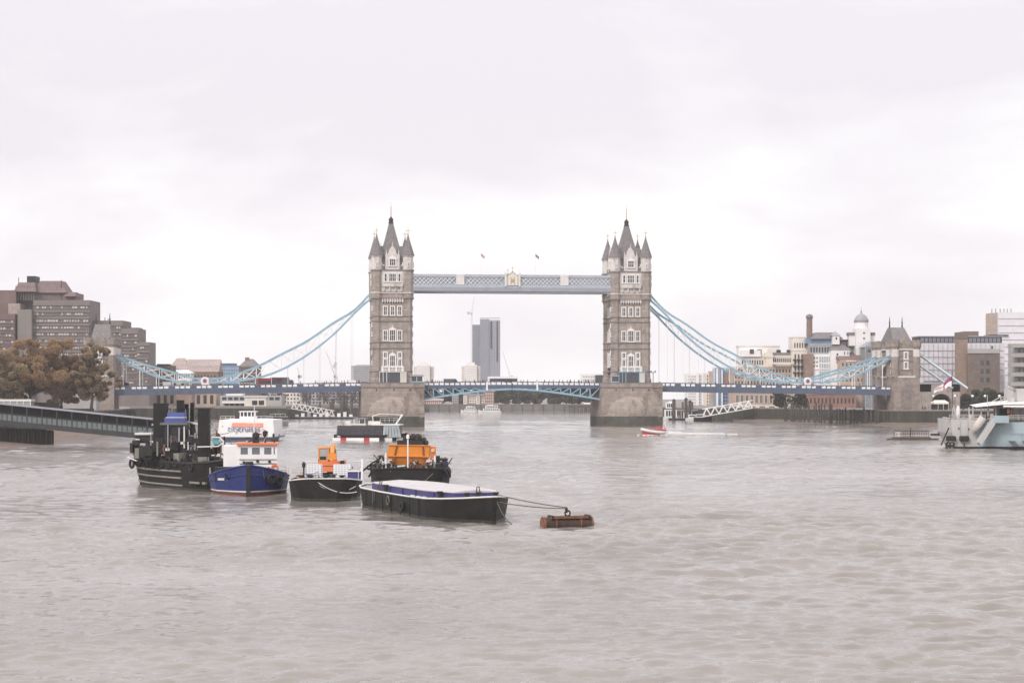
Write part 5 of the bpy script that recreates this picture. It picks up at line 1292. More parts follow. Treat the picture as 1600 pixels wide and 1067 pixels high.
def clutter(t, x0, x1, y0, y1, z0, z1, n, seed, mats, lmax=2.2):
    r = random.Random(seed)
    for i in range(n):
        p = Vector((r.uniform(x0, x1), r.uniform(y0, y1), z0)); k = r.random()
        if k < .45:
            q = p + Vector((r.gauss(0, .5), r.gauss(0, .5), r.uniform(.3, z1 - z0))); m = MB(); m.tube([p, q], r.uniform(.03, .09), 5); nm = 'pipe'
        elif k < .8:
            p.z = r.uniform(z0, z1); a = r.uniform(0, 6.28); l = r.uniform(.5, lmax); m = MB(); m.beam(p, p + Vector((math.cos(a) * l, math.sin(a) * l, r.gauss(0, .25))), r.uniform(.05, .16)); nm = 'spar'
        else:
            q = p + Vector((r.gauss(0, 1.4), r.gauss(0, 1.0), 0)); p.z = r.uniform(z0 + .4, z1); q.z = r.uniform(z0, z1); m = MB(); m.tube([p.lerp(q, u) - Vector((0, 0, 1.6 * u * (1 - u) * .5)) for u in (0, .25, .5, .75, 1)], .035, 4); nm = 'loose_rope'
        m.build(nm, r.choice(mats), t)
# ---- hopper barge in front
dirv = Vector((.36, -.93)).normalized()
stem = Vector((-1.6, 180.0)); bl = 31.0; mid = stem - dirv * bl / 2
t = boat('barge', 'long black barge with pale hatch covers and navy coaming, nearest of the moored vessels', 'barge', mid.x, mid.y, dirv)
ST = [(-15.5, 2.6, 2.3, 2.35), (-14.6, 3.6, 3.2, 2.2), (-12.8, 4.0, 3.8, 2.08), (-6, 4.05, 3.95, 1.98), (2, 4.05, 3.95, 1.95), (7.6, 4.0, 3.8, 2.0), (10.5, 3.3, 2.9, 2.1), (13.0, 2.1, 1.5, 2.25), (15.0, .8, .35, 2.42), (15.5, .25, .12, 2.46)]
hull_mesh(ST).build('hull', M_black, t); deck_mesh(ST, .12).build('deck', mat('worn_grey_deck', (.30, .28, .27), .9, .25, .8), t)
m = MB(); ring_tube(m, ST, .085); m.build('gunwale', M_offwhite, t)
CO = [(-12.2, 2.9), (-11.2, 3.3), (6.6, 3.3), (10.6, 2.0)]
P = CO + [(x, -y) for x, y in CO[::-1]]
m = MB(); n = len(P); v = [(x, y, 1.8) for x, y in P] + [(x, y, 2.58) for x, y in P]; m.add(v, [(i, (i + 1) % n, n + (i + 1) % n, n + i) for i in range(n)]); m.build('coaming', M_navy, t)
def cov(x):  # half width of the hatch at x
    for (xa, ya), (xb, yb) in zip(CO, CO[1:]):
        if xa <= x <= xb: return ya + (yb - ya) * (x - xa) / (xb - xa)
    return CO[-1][1]
xs = np.linspace(-12.2, 10.6, 10)
for a, b_ in zip(xs, xs[1:]):
    b_ -= .03; m = MB(); ya, yb = cov(a) + .08, cov(b_) + .08
    m.add([(a, ya, 2.59), (b_, yb, 2.59), (b_, -yb, 2.59), (a, -ya, 2.59), (a, ya, 2.66), (b_, yb, 2.66), (b_, -yb, 2.66), (a, -ya, 2.66), (a, 0, 2.86), (b_, 0, 2.86)],
          [(0, 1, 5, 4), (2, 3, 7, 6), (4, 5, 9, 8), (8, 9, 6, 7), (0, 4, 8, 7, 3), (1, 2, 6, 9, 5), (3, 2, 1, 0)]); m.build('hatch_cover', M_hatch, t)
for x in (-9, -5, -1, 3, 7.5):
    for s in (-1, 1):
        m = MB(); y = s * (cov(x) + .06); m.box(x, y, 2.18, .16, .12, .78); m.build('coaming_stay', M_navy, t)
for x, y in ((-13.6, 2.2), (-13.6, -2.2), (12.2, 1.4), (12.2, -1.4), (11.4, 0), (-14.2, 0), (8.8, -2.9), (-5.5, -3.65)): bollard(t, x, y, 2.0)
m = MB(); m.torus((-3.0, -4.2, 1.25), .42, .09, 'y'); m.build('rope_loop', M_rope, t)
m = MB(); m.torus((1.5, -4.25, .9), .4, .15, 'y'); m.build('tyre_fender', M_rubber, t)
for x in (-8.2, -7.6):
    m = MB(); m.tube([(x, -3.35, 2.9), (x + .15, -3.75, 2.2), (x + .05, -4.16, 1.9), (x - .1, -4.15, .8 + (x + 8) * .5)], .06, 5); m.build('hanging_rope', M_rope, t)
for x, y in ((3.2, -3.68), (4.9, -3.66), (6.4, -3.6)):
    m = MB(); m.box(x, y, 2.02, .5, .25, .16, .2); m.build('mooring_cleat', M_offwhite, t)
m = MB(); m.tube([(-15.0, -2.9, 2.3), (-15.2, -2.95, 1.0), (-15.1, -2.8, .2)], .07, 5); m.build('hanging_rope', M_rope, t)
m = MB(); m.tube([(10.9, 0, 2.1), (10.9, 0, 3.1), (11.5, 0, 3.2), (12.0, 0, 2.2)], .05, 5); m.build('tow_hoop', M_dark, t)
for x in np.linspace(-11, 6, 7):
    m = MB(); m.box(x, -4.03, 1.0, .06, .06, 1.7); m.build('plate_seam', M_black, t)
barge = t; BST = ST
m = MB(); m.tube([(15.3, .15, 2.4), (15.6, .35, 1.7), (15.9, .6, 1.0), (16.3, .95, .35), (16.7, 1.35, -.1)], .05, 5); m.build('hanging_rope', M_rope, t)

# ---- mooring buoy and its lines
Yb = 176.0
t = thing('mooring_buoy', 'rusty flat topped cylindrical mooring buoy floating at right of the barge', 'buoy', (gx(886, Yb), Yb, .0), R(17))
m = MB(); k = 18; prof = [(0.62 * math.cos(6.2832 * i / k), .28 + .62 * math.sin(6.2832 * i / k)) for i in range(k)]
def cyl_x(m, x0, x1, prof):
    n = len(prof); v = [(x0, y, z) for y, z in prof] + [(x1, y, z) for y, z in prof]
    m.add(v, [tuple(range(n)), tuple(range(n, 2 * n))[::-1]] + [(i, (i + 1) % n, n + (i + 1) % n, n + i) for i in range(n)])
cyl_x(m, -2.2, 2.2, [(y * .98, z) for y, z in prof]); m.build('drum', mat('dark_rusty_drum', (0.06, 0.036, 0.028), .9, .5, 1.4, .4, dirt=((.035, .03, .025), 1.0, .55)), t)
for x0, x1 in ((-2.32, -2.1), (-1.2, -1.1), (1.1, 1.2), (2.1, 2.28)): m = MB(); cyl_x(m, x0, x1, [(y * 1.08, .28 + (z - .28) * 1.08) for y, z in prof]); m.build('drum_band', M_rust, t)
m = MB(); m.bx(-1.6, 2.0, -.52, .52, .84, .97); m.build('top_timber', mat('wet_brown_timber', (.11, .058, .040), .85, .4, 1.2, .3), t); m = MB(); m.bx(-1.65, 2.05, -.60, -.5, .78, .98); m.bx(-1.65, 2.05, .5, .60, .78, .98); m.build('fender_timber', M_rust, t)
for x in (-1.5, 1.9): m = MB(); m.bx(x - .08, x + .08, -.64, .64, .72, 1.06); m.build('clamp_bar', M_dark, t)
m = MB(); m.torus((.05, 0, 1.22), .24, .075, 'y'); m.torus((-.05, 0, 1.5), .2, .07, 'x'); m.build('mooring_shackle', M_dark, t)
top = Vector((gx(886, Yb), Yb, 1.6))
def rope(name, label, cat, a, b_, sag, r=.05, group=None, n=10):
    a, b_ = Vector(a), Vector(b_); pts = []
    for i in range(n + 1):
        q = i / n; p = a.lerp(b_, q) - a; p.z -= sag * 4 * q * (1 - q); pts.append(p)
    t = thing(name, label, cat, a, 0, group); m = MB(); m.tube(pts, r, 5); m.build('strand', M_rope, t); return t
def bpt(o, p): return o.matrix_basis @ Vector(p)
rope('mooring_line', 'upper mooring line from the barge bow to the rusty buoy', 'rope', bpt(barge, (12.2, 1.4, 2.5)), top + Vector((0, .1, .12)), .12, .05)
rope('mooring_line', 'lower mooring line from the barge side to the rusty buoy', 'rope', bpt(barge, (12.2, -1.4, 2.5)), top + Vector((-.1, -.1, .05)), .3, .05)

# ---- blue tug
hd = Vector((.12, -.993)).normalized(); Ys = 227.6; stem = Vector((gx(388, Ys), Ys)); mid = stem - hd * 8
t = boat('tug', 'royal blue tug with white wheelhouse and coral roof, bow towards the camera', 'tug', mid.x, mid.y, hd)
ST = [(-8, 3.4, 2.8, 2.0), (-6.5, 4.2, 3.7, 1.9), (-3, 4.65, 4.3, 1.9), (1, 4.7, 4.3, 2.05), (4, 4.2, 3.5, 2.45), (6, 3.0, 2.2, 2.9), (7.4, 1.35, .8, 3.3), (8, .3, .15, 3.5)]
hull_mesh(ST).build('hull', M_bluehull, t); deck_mesh(ST, .75).build('deck', M_dark, t)
def wl_band(st, z0, z1, mt, nm, out=.03):
    m = MB(); v = []; f = []; S = [(s, 1) for s in st] + [(s, -1) for s in st[::-1]]
    for (x, bd, bwl, zd), sg in S:
        for z in (z0, z1):
            q = z / zd if z > 0 else 0; bb = bwl + (bd - bwl) * q if z > 0 else bwl
            v.append((x + (.03 if x > 0 else -.03), sg * (bb + out), z))
    n = len(S)
    for i in range(n): j = (i + 1) % n; f.append((2 * i, 2 * j, 2 * j + 1, 2 * i + 1))
    return m.add(v, f).build(nm, mt, t)
wl_band(ST, -.4, .42, M_redlead, 'boot_topping'); wl_band(ST, .43, .58, M_offwhite, 'waterline_stripe', .035)
m = MB(); ring_tube(m, ST, .12); m.build('gunwale', M_bluehull, t); m = MB(); ring_tube(m, ST, .1, wl=.3); m.build('rubbing_strake', M_bluehull, t)
m = MB(); m.box(8.15, 0, 1.7, .55, .48, 3.6, 0, 0, R(4)); m.build('bow_fender', M_rubber, t)
# superstructure (x forward, y to the right seen from ahead)
m = MB(); m.bx(-3.5, .6, -3.0, -1.15, 1.3, 5.55); m.bx(-3.5, 1.0, -1.15, 3.3, 1.3, 4.0); hs = m.build('deckhouse', M_white, t)
m = MB(); m.bx(-3, 1.2, -1.2, 3.3, 4.0, 4.55); m.bx(-3, 1.2, -1.2, 3.3, 5.35, 5.65)
for y in (-1.1, .0, .22, 1.4, 1.65, 2.75, 3.15): m.bx(-3, 1.2, y - .13, y + .13, 4.55, 5.35)
m.build('wheelhouse', M_white, t)
for y0, y1 in ((-.97, -.13), (.35, 1.27), (1.78, 2.62), (2.88, 3.02)): m = MB(); m.bx(1.05, 1.12, y0, y1, 4.56, 5.34); m.build('wheelhouse_window', mat('grey_pane', (.14, .16, .18), .15, .2, .6, spec=.6), t)
for q in range(4): m = MB(); m.bx(-2.6 + q * .95, -1.8 + q * .95, 3.2, 3.26, 4.56, 5.34); m.build('wheelhouse_window', MATS['grey_pane'], t)
m = MB(); m.bx(-3.2, 1.5, -1.45, 3.5, 5.66, 5.9); m.build('wheelhouse_roof', M_coral, t)
for y, z in ((-.6, 3.6), (1.0, 3.75), (2.4, 3.7), (-.6, 2.8), (2.3, 2.9)): m = MB(); m.extr([(y + .17 * math.cos(a), z + .17 * math.sin(a)) for a in np.linspace(0, 6.28, 13)[:-1]], 0, .1); o = m.build('porthole', M_dark, t); o.rotation_euler.z = R(90); o.location = (1.1, 0, 0)
m = MB(); m.bx(.98, 1.06, -1.1, 3.25, 3.42, 3.5); m.build('hand_rail', M_dark, t)
m = MB(); m.torus((1.15, 3.0, 2.95), .36, .11, 'x'); m.build('lifebuoy', M_coral, t)
m = MB(); m.bx(.4, 1.3, .4, 1.2, 5.9, 6.4); m.lathe([(.12, 6.4), (.42, 6.5), (.42, 7.0), (.1, 7.2)], .8, .8, 8); m.build('searchlight', M_dark, t)
m = MB(); m.tube([(-.5, 1.9, 5.9), (-.5, 1.9, 7.3)], .1, 6); m.lathe([(.2, 6.6), (.32, 6.8), (.32, 7.2), (.1, 7.35)], -.5, 1.9, 8); m.build('horn_mast', M_dark, t)
m = MB(); m.tube([(-1.6, .6, 5.9), (-1.6, .6, 10.2)], [.09, .05], 6); m.beam((-1.6, -.4, 8.2), (-1.6, 1.6, 8.2), .07); m.build('mast', M_offwhite, t)
m = MB(); m.bx(-5.5, -4.2, -.6, .6, 1.3, 4.6); m.build('funnel', M_bluehull, t)
clutter(t, 1.5, 6.5, -3.4, 3.4, 1.5, 2.9, 30, 98, [M_dark, M_rust, M_rope, M_offwhite], 1.4); clutter(t, -3, 1, -1, 3, 5.9, 7.2, 8, 99, [M_dark, M_offwhite], .8)
bollard(t, 6.2, .0, 2.3); bollard(t, 5.2, -1.6, 2.0); bollard(t, 5.2, 1.6, 2.0)
m = MB(); m.bx(6.2, 6.7, -.5, .7, 2.4, 3.5); m.lathe([(.3, 3.3), (.45, 3.5), (.45, 3.9)], 6.6, .1, 8); m.build('anchor_windlass', M_dark, t)
for y, z, x in ((2.6, 1.9, 6.5), (3.5, 1.6, 5.4)): tyre(t, (x, y, z), .62, 'x', R(40))
m = MB(); 
for i in range(9): 
    a = i / 8; m.tube([(7.2 - a * 3.4, 1.6 + a * 2.7, 3.25 - a * .7), (7.0 - a * 3.3, 1.8 + a * 2.9, 2.0 - a * .2 + .3 * math.sin(i * 2))], .07, 5)
m.build('rope_fender_net', M_rope, t)
m = MB(); m.tube([(7.0, -1.5, 3.2), (6.6, -1.9, 2.1), (6.0, -2.6, 1.6), (5.2, -3.2, 2.5)], .08, 5); m.build('hanging_rope', M_rope, t)
m = MB(); m.bx(3.0, 4.6, -3.9, -1.6, 1.6, 3.2); m.build('deck_cover', M_dark, t)
m = MB(); m.bx(6.38, 6.44, -2.75, -2.0, 1.75, 2.0); o = m.build('name_plate', M_offwhite, t); o.rotation_euler.z = R(-7)
rail(t, [(-7.5, 3.2, 2.0), (-5, 4.3, 1.95), (-1.5, 4.6, 1.95), (1.5, 4.55, 2.1)], .9, M_offwhite); rail(t, [(-7.5, -3.2, 2.0), (-5, -4.3, 1.95), (-1.5, -4.6, 1.95), (1.5, -4.55, 2.1)], .9, M_offwhite)
junk(t, 'gear', 1.5, 4.5, -3, 3.2, 1.4, 10, 3, [M_dark, M_rust, M_rope, M_offwhite], (.3, .9))

M_weed = mat('wet_weed_band', (.030, .028, .020), .45, .5, 1.6, .3, dirt=((.075, .055, .035), 1.4, .56))
_t, _s = t, ST; t = barge; wl_band(BST, -.4, .30, M_weed, 'weed_band', .035); t = _t
# ---- black pile driving workboat on the left
hd = Vector((.62, -.785)).normalized(); nrm = Vector((hd.y, -hd.x))          # starboard side faces the camera-left
sidemid = Vector((-41.8, 243.6)); c0 = sidemid - Vector((-.785, -.62)) * 3.9
t = boat('workboat', 'black cluttered workboat with tall dark pillars and blue covered roof, leftmost vessel', 'workboat', c0.x, c0.y, hd)
ST = [(-11.9, 1.9, .8, 4.5), (-11.3, 3.1, 2.0, 4.3), (-9.2, 3.8, 3.1, 3.8), (-6, 3.95, 3.7, 3.5), (0, 3.95, 3.8, 3.3), (5, 3.95, 3.7, 3.3), (8.4, 3.6, 2.9, 3.5), (10.4, 2.4, 1.3, 3.8), (11.2, 1.2, .5, 4.0)]
hull_mesh(ST).build('hull', M_black, t); deck_mesh(ST, .5).build('deck', M_dark, t)
M_strake = mat('grey_rubbing_strake', (.22, .205, .18), .8, .25, 1.2)
for z, x1 in ((2.25, 2.8), (1.45, 2.8), (.55, 3.0)):
    m = MB(); pts = []
    for x, bd, bwl, zd in ST:
        if x <= x1 + .1: q = min(1, z / zd); pts.append((x, -(bwl + (bd - bwl) * q + .06), z + (zd - 3.3) * .3))
    x, bd, bwl, zd = ST[4]; pts.append((x1, -(bwl + (bd - bwl) * z / zd + .06), z)); m.tube(pts, .13, 6); m.build('rubbing_strake', M_strake, t)
m = MB(); m.bx(4.8, 7.2, -3.98, -3.85, .9, 1.15); m.bx(7.6, 8.3, -3.8, -3.5, .9, 1.15); m.build('draught_board', M_strake, t)
m = MB(); ring_tube(m, ST, .16); m.build('gunwale', M_dark, t); wl_band(ST, -.4, .32, M_weed, 'weed_band', .035)
def lp(px, py, Y): return into(t, at(px, py, Y))
def pillar(px, w, top, Y, nm='spud_pillar', taper=0):
    p = lp(px, 700, Y); zt = gz(top, Y); m = MB(); m.box(p.x, p.y, (2.8 + zt) / 2, w, w, zt - 2.8, -t.rotation_euler.z); o = m.build(nm, M_black, t)
    return o
pillar(251.5, 1.62, 630, 247); pillar(282, .85, 625, 250); pillar(291.5, .45, 631, 251); pillar(300, .5, 629, 252); pillar(319, 1.35, 638, 241)
m = MB(); p = lp(319, 638, 241); m.box(p.x, p.y, p.z, 2.0, 1.5, .16, -t.rotation_euler.z); m.build('pillar_cap', M_dark, t)
p = lp(274, 684, 245); A = -t.rotation_euler.z
def lb(nm, px, py0, py1, Y, w, d, mt, off=0):
    q = lp(px, py1, Y); z1, z0 = gz(py0, Y), gz(py1, Y); m = MB(); m.box(q.x, q.y, (z0 + z1) / 2, w, d, z1 - z0, A); return m.build(nm, mt, t)
lb('wheelhouse', 276, 662, 706, 246, 2.6, 2.6, M_dark); lb('wheelhouse_roof', 274, 660, 663.5, 246, 3.3, 3.0, mat('grey_green_roof', (.14, .145, .13), .8, .2, 1), 0)
for px in (264, 270.5, 277): lb('wheelhouse_window', px, 683, 691, 244.6, .38, .1, M_glass)
lb('red_board', 272, 681, 688, 244.62, .6, .08, mat('faded_red_board', (.12, .05, .04), .9, .4, 3))
lb('white_locker', 275.5, 695, 699, 244.5, .35, .2, M_offwhite)
M_tarp = mat('blue_tarpaulin', (.075, .10, .30), .6, .2, .8, .4)
lb('tarpaulin_cover', 274.5, 652.5, 660, 246, 2.45, 2.0, M_tarp); lb('tarpaulin_cover', 276.5, 644.5, 651.5, 246.2, 2.1, 1.8, M_tarp); lb('cover_batten', 275.5, 651.4, 652.6, 246, 2.3, 1.9, M_offwhite)
lb('turquoise_sheet', 337, 684, 694, 240, .75, .1, mat('turquoise_sheet', (.10, .33, .36), .5, .15, 1))
for (pa, ya), (pb, yb) in (((332, 683), (343, 683)), ((343, 683), (350, 690)), ((350, 690), (341, 697)), ((341, 697), (308, 698))):
    m = MB(); m.beam(lp(pa, ya, 239.8), lp(pb, yb, 239.8), .14); m.build('davit_bar', M_offwhite, t)
m = MB(); m.beam(lp(285, 668, 245.5), lp(284, 702, 245.2), .3); m.build('exhaust_pipe', M_lead, t)
m = MB(); m.beam(lp(300, 665, 247), lp(297, 712, 246), .3); m.beam(lp(303, 664, 247), lp(309, 708, 245), .25); m.build('a_frame', M_dark, t)
m = MB(); m.beam(lp(242, 663, 247), lp(237, 663.5, 247), .18); m.beam(lp(292, 659, 248), lp(313, 663, 245), .2); m.beam(lp(295, 662, 248), lp(312, 661, 245), .18); m.build('gantry_beam', M_offwhite, t)
for px, p0, p1, w, mt in ((262.5, 664, 703, .12, M_lead), (267.5, 680, 703, .1, M_strake), (273, 692, 704, .9, M_black), (280, 668, 690, .18, M_lead), (288, 666, 700, .16, M_offwhite), (285.5, 690, 694, .5, M_offwhite), (260, 700, 704, .8, M_offwhite), (257, 694, 712, .25, M_rust), (266, 706, 716, 1.2, M_black), (294, 690, 708, .12, M_offwhite), (305, 676, 700, .14, M_lead), (314, 690, 712, .3, M_rope), (324, 696, 716, .3, M_lead), (246, 690, 712, .2, M_strake), (232, 696, 712, .9, M_dark), (222, 700, 714, .7, M_dark), (214, 700, 716, .5, M_strake), (236, 680, 700, .1, M_lead)):
    lb('fitting', px, p0, p1, 244.4, w, .25, mt)
rk = random.Random(52)
for k in range(64):
    px = rk.uniform(204, 344); lo = 714 if px < 245 else (722 if px < 300 else 730)
    hi = 690 - (px - 204) * .4 if px < 240 else (676 if px < 262 else (664 if px < 300 else (676 if px < 322 else 690)))
    p0 = rk.uniform(hi, lo - 4); p1 = min(lo, p0 + rk.uniform(4, 20)); Y = rk.uniform(244.6, 250) if px < 300 else rk.uniform(241, 246)
    lb(rk.choice(('deck_box', 'winch_housing', 'pump_unit', 'cable_drum')), px, p0, p1, Y, rk.uniform(.15, 1.5), rk.uniform(.4, 1.2), rk.choice([M_dark, M_black, M_black, M_dark, M_rubber, M_dark, M_dark, M_strake]))
for px, p0 in ((263, 640), (268, 636), (289, 640), (296, 620)):
    m = MB(); m.tube([lp(px, 662, 246), lp(px + 1, p0, 246)], .04, 5); m.build('aerial', M_lead, t)
m = MB(); m.tube([lp(252, 632, 247), lp(262, 640, 247), lp(283, 628, 250)], .03, 4); m.tube([lp(283, 628, 250), lp(300, 655, 247), lp(319, 640, 241)], .03, 4); m.tube([lp(252, 634, 247), lp(225, 676, 251)], .03, 4); m.tube([lp(319, 640, 241), lp(343, 684, 240)], .03, 4); m.build('stay_wire', M_dark, t)
for k, px in enumerate((206, 215, 224, 258, 268, 300)):
    q = lp(px, 722, 246 if px > 240 else 250); m = MB(); m.torus((0, 0, 0), .5, .16, 'y'); m.build('tyre_fender', M_rubber, t, loc=(q.x, min(q.y, -3.95), 2.9 + .25 * (k % 3)))
lb('cuddy_roof', 226, 676, 679, 252, 2.1, 2.4, M_offwhite); lb('cuddy', 226, 679, 692, 252, 1.9, 2.2, M_dark)
m = MB(); m.beam(lp(212, 686, 251), lp(240, 690, 249), .14); m.beam(lp(199, 714, 250.5), lp(214, 720, 248.5), .12); m.beam(lp(246, 703, 246), lp(251, 701, 246), .22); m.beam(lp(252, 711, 245.5), lp(283, 707, 245), .12); m.beam(lp(280, 728, 243.4), lp(291, 725, 243), .1); m.build('pale_bar', M_offwhite, t)
for i in range(9):
    q = ST[min(i, 8)]; x = -10 + i * 1.9
    tyre(t, (x, -3.95 if x > -7 else -3.3 - (x + 10) * .2, 3.2 + .35 * math.sin(i * 2.1)), .55, 'y', 0)
junk(t, 'gear', -9, 2, -3.2, 1.5, 3.2, 34, 9, [M_dark, M_black, M_rust, M_rope, M_strake], (.35, 1.5)); junk(t, 'gear', 1, 9, -3.2, 2, 2.9, 22, 12, [M_dark, M_black, M_rust, M_strake], (.35, 1.4))
clutter(t, -9.5, 3, -3.6, 2.5, 3.2, 5.2, 60, 91, [M_dark, M_black, M_rust, M_rope, M_strake, M_offwhite], 2.6); clutter(t, 1, 9.5, -3.4, 3, 2.9, 4.8, 46, 92, [M_dark, M_black, M_rust, M_rope, M_lead], 2.2); clutter(t, -4, 6, -1.5, 2.5, 4.5, 8.2, 30, 93, [M_dark, M_black, M_rust, M_rope, M_lead], 1.6)
rail(t, [(-9.5, -2.8, 4.0), (-7, -3.7, 3.6), (-4.5, -3.8, 3.4), (-1.5, -3.8, 3.3)], 1.0, M_dark, r=.05)
lb('winch_housing', 240, 702, 715, 247, 2.6, 1.4, M_dark); lb('generator', 310, 703, 726, 243, 2.6, 2.0, M_black); lb('deck_store', 292, 704, 722, 246, 2.0, 2.0, M_dark)
# grey cabin of a launch lying between workboat and tug
t2 = boat('launch', 'small grey cabin launch squeezed between the black workboat and the blue tug', 'launch', gx(341, 246), 246, (.35, -.94))
S2 = [(-4.2, 1.0, .7, 1.2), (-3.2, 1.5, 1.2, 1.1), (1.5, 1.5, 1.2, 1.3), (3.4, .8, .5, 1.6), (4.2, .1, .1, 1.8)]
hull_mesh(S2, -.5).build('hull', M_strake, t2); deck_mesh(S2, .1).build('deck', M_strake, t2)
m = MB(); m.bx(-2.6, 1.0, -1.1, 1.1, 1.1, 3.2); m.build('cabin', mat('grey_cabin_paint', (.20, .195, .19), .7, .2, 1), t2)
for x in (-1.9, -.6): m = MB(); m.bx(x, x + .9, -1.13, -1.09, 2.0, 2.8); m.build('cabin_window', M_glass, t2)
m = MB(); m.bx(-2.8, 1.2, -1.25, 1.25, 3.2, 3.32); m.build('cabin_roof', M_offwhite, t2); m = MB(); ring_tube(m, S2, .09); m.build('gunwale', M_offwhite, t2)

# ---- black flat workboat with excavator
hd = Vector((.09, -.996)).normalized(); Yw = 217.0; c0 = Vector((gx(509, 226), 226))
t = boat('work_pontoon', 'flat black work vessel with white tanks on deck, second from the barge', 'workboat', c0.x, c0.y, hd)
ST = [(-8.5, 3.6, 3.2, 1.9), (-6, 4.1, 3.8, 1.85), (3, 4.1, 3.8, 1.95), (6.2, 3.95, 3.3, 2.15), (8, 3.5, 2.6, 2.3), (9.0, 2.8, 1.8, 2.42), (9.4, 2.0, 1.0, 2.48)]
hull_mesh(ST).build('hull', M_black, t); deck_mesh(ST, .22).build('deck', MATS['worn_grey_deck'], t)
m = MB(); ring_tube(m, ST, .075); m.build('gunwale', M_offwhite, t); wl_band(ST, -.4, .32, M_weed, 'weed_band', .035)
for a, b_, sag in (((9.3, -1.5, 2.4), (8.3, 3.3, 1.6), .9), ((9.3, -1.2, 2.4), (8.6, 3.4, 1.0), .6)):
    m = MB(); m.tube([Vector(a).lerp(Vector(b_), i / 8) - Vector((0, 0, sag * 4 * (i / 8) * (1 - i / 8))) + Vector((.9 * math.sin(math.pi * i / 8) * .5, 0, 0)) for i in range(9)], .05, 5); m.build('hanging_rope', M_offwhite, t)
bollard(t, 8.0, 0, 2.1); bollard(t, 7.6, -1.6, 2.1); bollard(t, 7.6, 1.8, 2.1)
m = MB(); m.box(4.5, 3.2, 2.5, 2.0, 1.5, 1.1); m.build('navy_locker', M_navy, t); m = MB(); m.bx(3.6, 5.6, 2.4, 3.9, 3.06, 3.14); m.build('locker_lid', M_offwhite, t)
rail(t, [(-6, 4.0, 2.0), (-1, 4.0, 2.0), (3, 3.95, 2.1), (6.5, 3.6, 2.3)], 1.0, M_offwhite, n=1, r=.03); rail(t, [(-6, -4.0, 2.0), (-1, -4.0, 2.0), (3, -3.95, 2.1)], 1.0, M_offwhite, n=1, r=.03)
m = MB(); m.beam((-4, -2.5, 3.95), (-4, 4.1, 3.95), .06); m.build('safety_line', M_white, t)
m = MB(); m.tube([(6.6, 4.0, 2.2), (6.6, 4.05, 4.5)], .11, 6); m.build('white_post', M_white, t)
m = MB(); m.tube([(6.0, -2.4, 2.1), (6.0, -2.4, 3.9)], .09, 6); m.lathe([(.2, 3.6), (.24, 4.0), (.1, 4.2)], 6, -2.4, 6); m.build('vent_pipe', M_dark, t)
clutter(t, -5, 8, -3.6, 3.6, 1.75, 2.8, 46, 94, [M_dark, M_rust, M_rope, M_offwhite, M_lead], 1.5)
junk(t, 'gear', 3, 7.6, -3.2, -1.4, 1.95, 9, 31, [M_dark, M_rust, M_rope, M_bluehull], (.25, .7)); junk(t, 'gear', 5.5, 8, -.6, 1, 2.05, 6, 33, [M_dark, M_rope], (.2, .5))
deckz = 2.15
pont = t
def ibc(px0, px1, label):
    Y = 223.5; t = thing('tank', label, 'tank', (gx((px0 + px1) / 2, Y), Y, deckz), R(-2), 'white caged tanks on the work vessel')
    w = gx(px1, Y) - gx(px0, Y); h = 1.62
    m = MB(); m.bx(-w / 2, w / 2, 0, 1.2, .15, h); m.build('bottle', mat('milky_plastic', (.86, .86, .87), .5, .03, 1.0), t); m = MB(); m.bx(-w / 2 - .03, w / 2 + .03, -.03, 1.23, 0, .15); m.build('pallet', M_dark, t)
    m = MB()
    n = int(w / .30)
    for i in range(n + 1): x = -w / 2 + w * i / n; m.bx(x - .011, x + .011, -.035, -.012, .15, h + .02)
    for j in range(7): z = .2 + (h - .2) * j / 6; m.bx(-w / 2 - .03, w / 2 + .03, -.04, -.015, z - .011, z + .011)
    for j in range(7): z = .2 + (h - .2) * j / 6; m.bx(w / 2 + .01, w / 2 + .04, -.04, 1.2, z - .016, z + .016)
    m.build('cage', M_lead, t); return t
ibc(478.5, 502, 'white caged liquid tank on the left of the black work vessel bow'); t = ibc(520.5, 548, 'white caged liquid tank on the right, beside the navy locker'); m = MB(); m.bx(.75, 1.05, -.07, -.03, .7, 1.1); m.build('label_plate', M_lead, t)
t = thing('excavator', 'orange excavator standing on the black work vessel with cab and raised arm', 'excavator', (gx(519, 230), 230, 1.8))
m = MB(); m.bx(-1.3, -.55, -1.4, 1.4, 0, .75); m.build('track', M_rubber, t); m = MB(); m.bx(.55, 1.3, -1.4, 1.4, 0, .75); m.build('track', M_rubber, t); m = MB(); m.bx(-.5, .5, -.8, .8, .3, .95); m.build('undercarriage', M_dark, t)
m = MB(); m.bx(-1.5, 1.45, -1.2, 1.5, .95, 2.15); m.bx(1.2, 1.5, -1.1, 1.4, 1.0, 2.25); m.build('house', M_coral, t); m = MB(); m.bx(1.02, 1.5, -1.22, -1.1, 1.3, 2.2); m.build('engine_grille', M_dark, t)
m = MB()
for x in (-1.5, -.38): m.bx(x, x + .14, -1.2, -1.06, 2.15, 3.6); m.bx(x, x + .14, .3, .44, 2.15, 3.6)
m.bx(-1.5, -.24, -1.2, .44, 3.6, 3.75); m.bx(-1.5, -.24, -1.2, .44, 2.15, 2.3); m.build('cab_frame', M_orange, t); m = MB(); m.bx(-1.42, -.32, -1.12, .36, 2.3, 3.6); m.build('cab_glass', mat('clear_cab_glass', (.38, .37, .35), .2, .15, .5), t)
m = MB(); m.bx(-1.3, -.6, -1.16, -1.0, 2.3, 2.7); m.build('seat', M_dark, t)
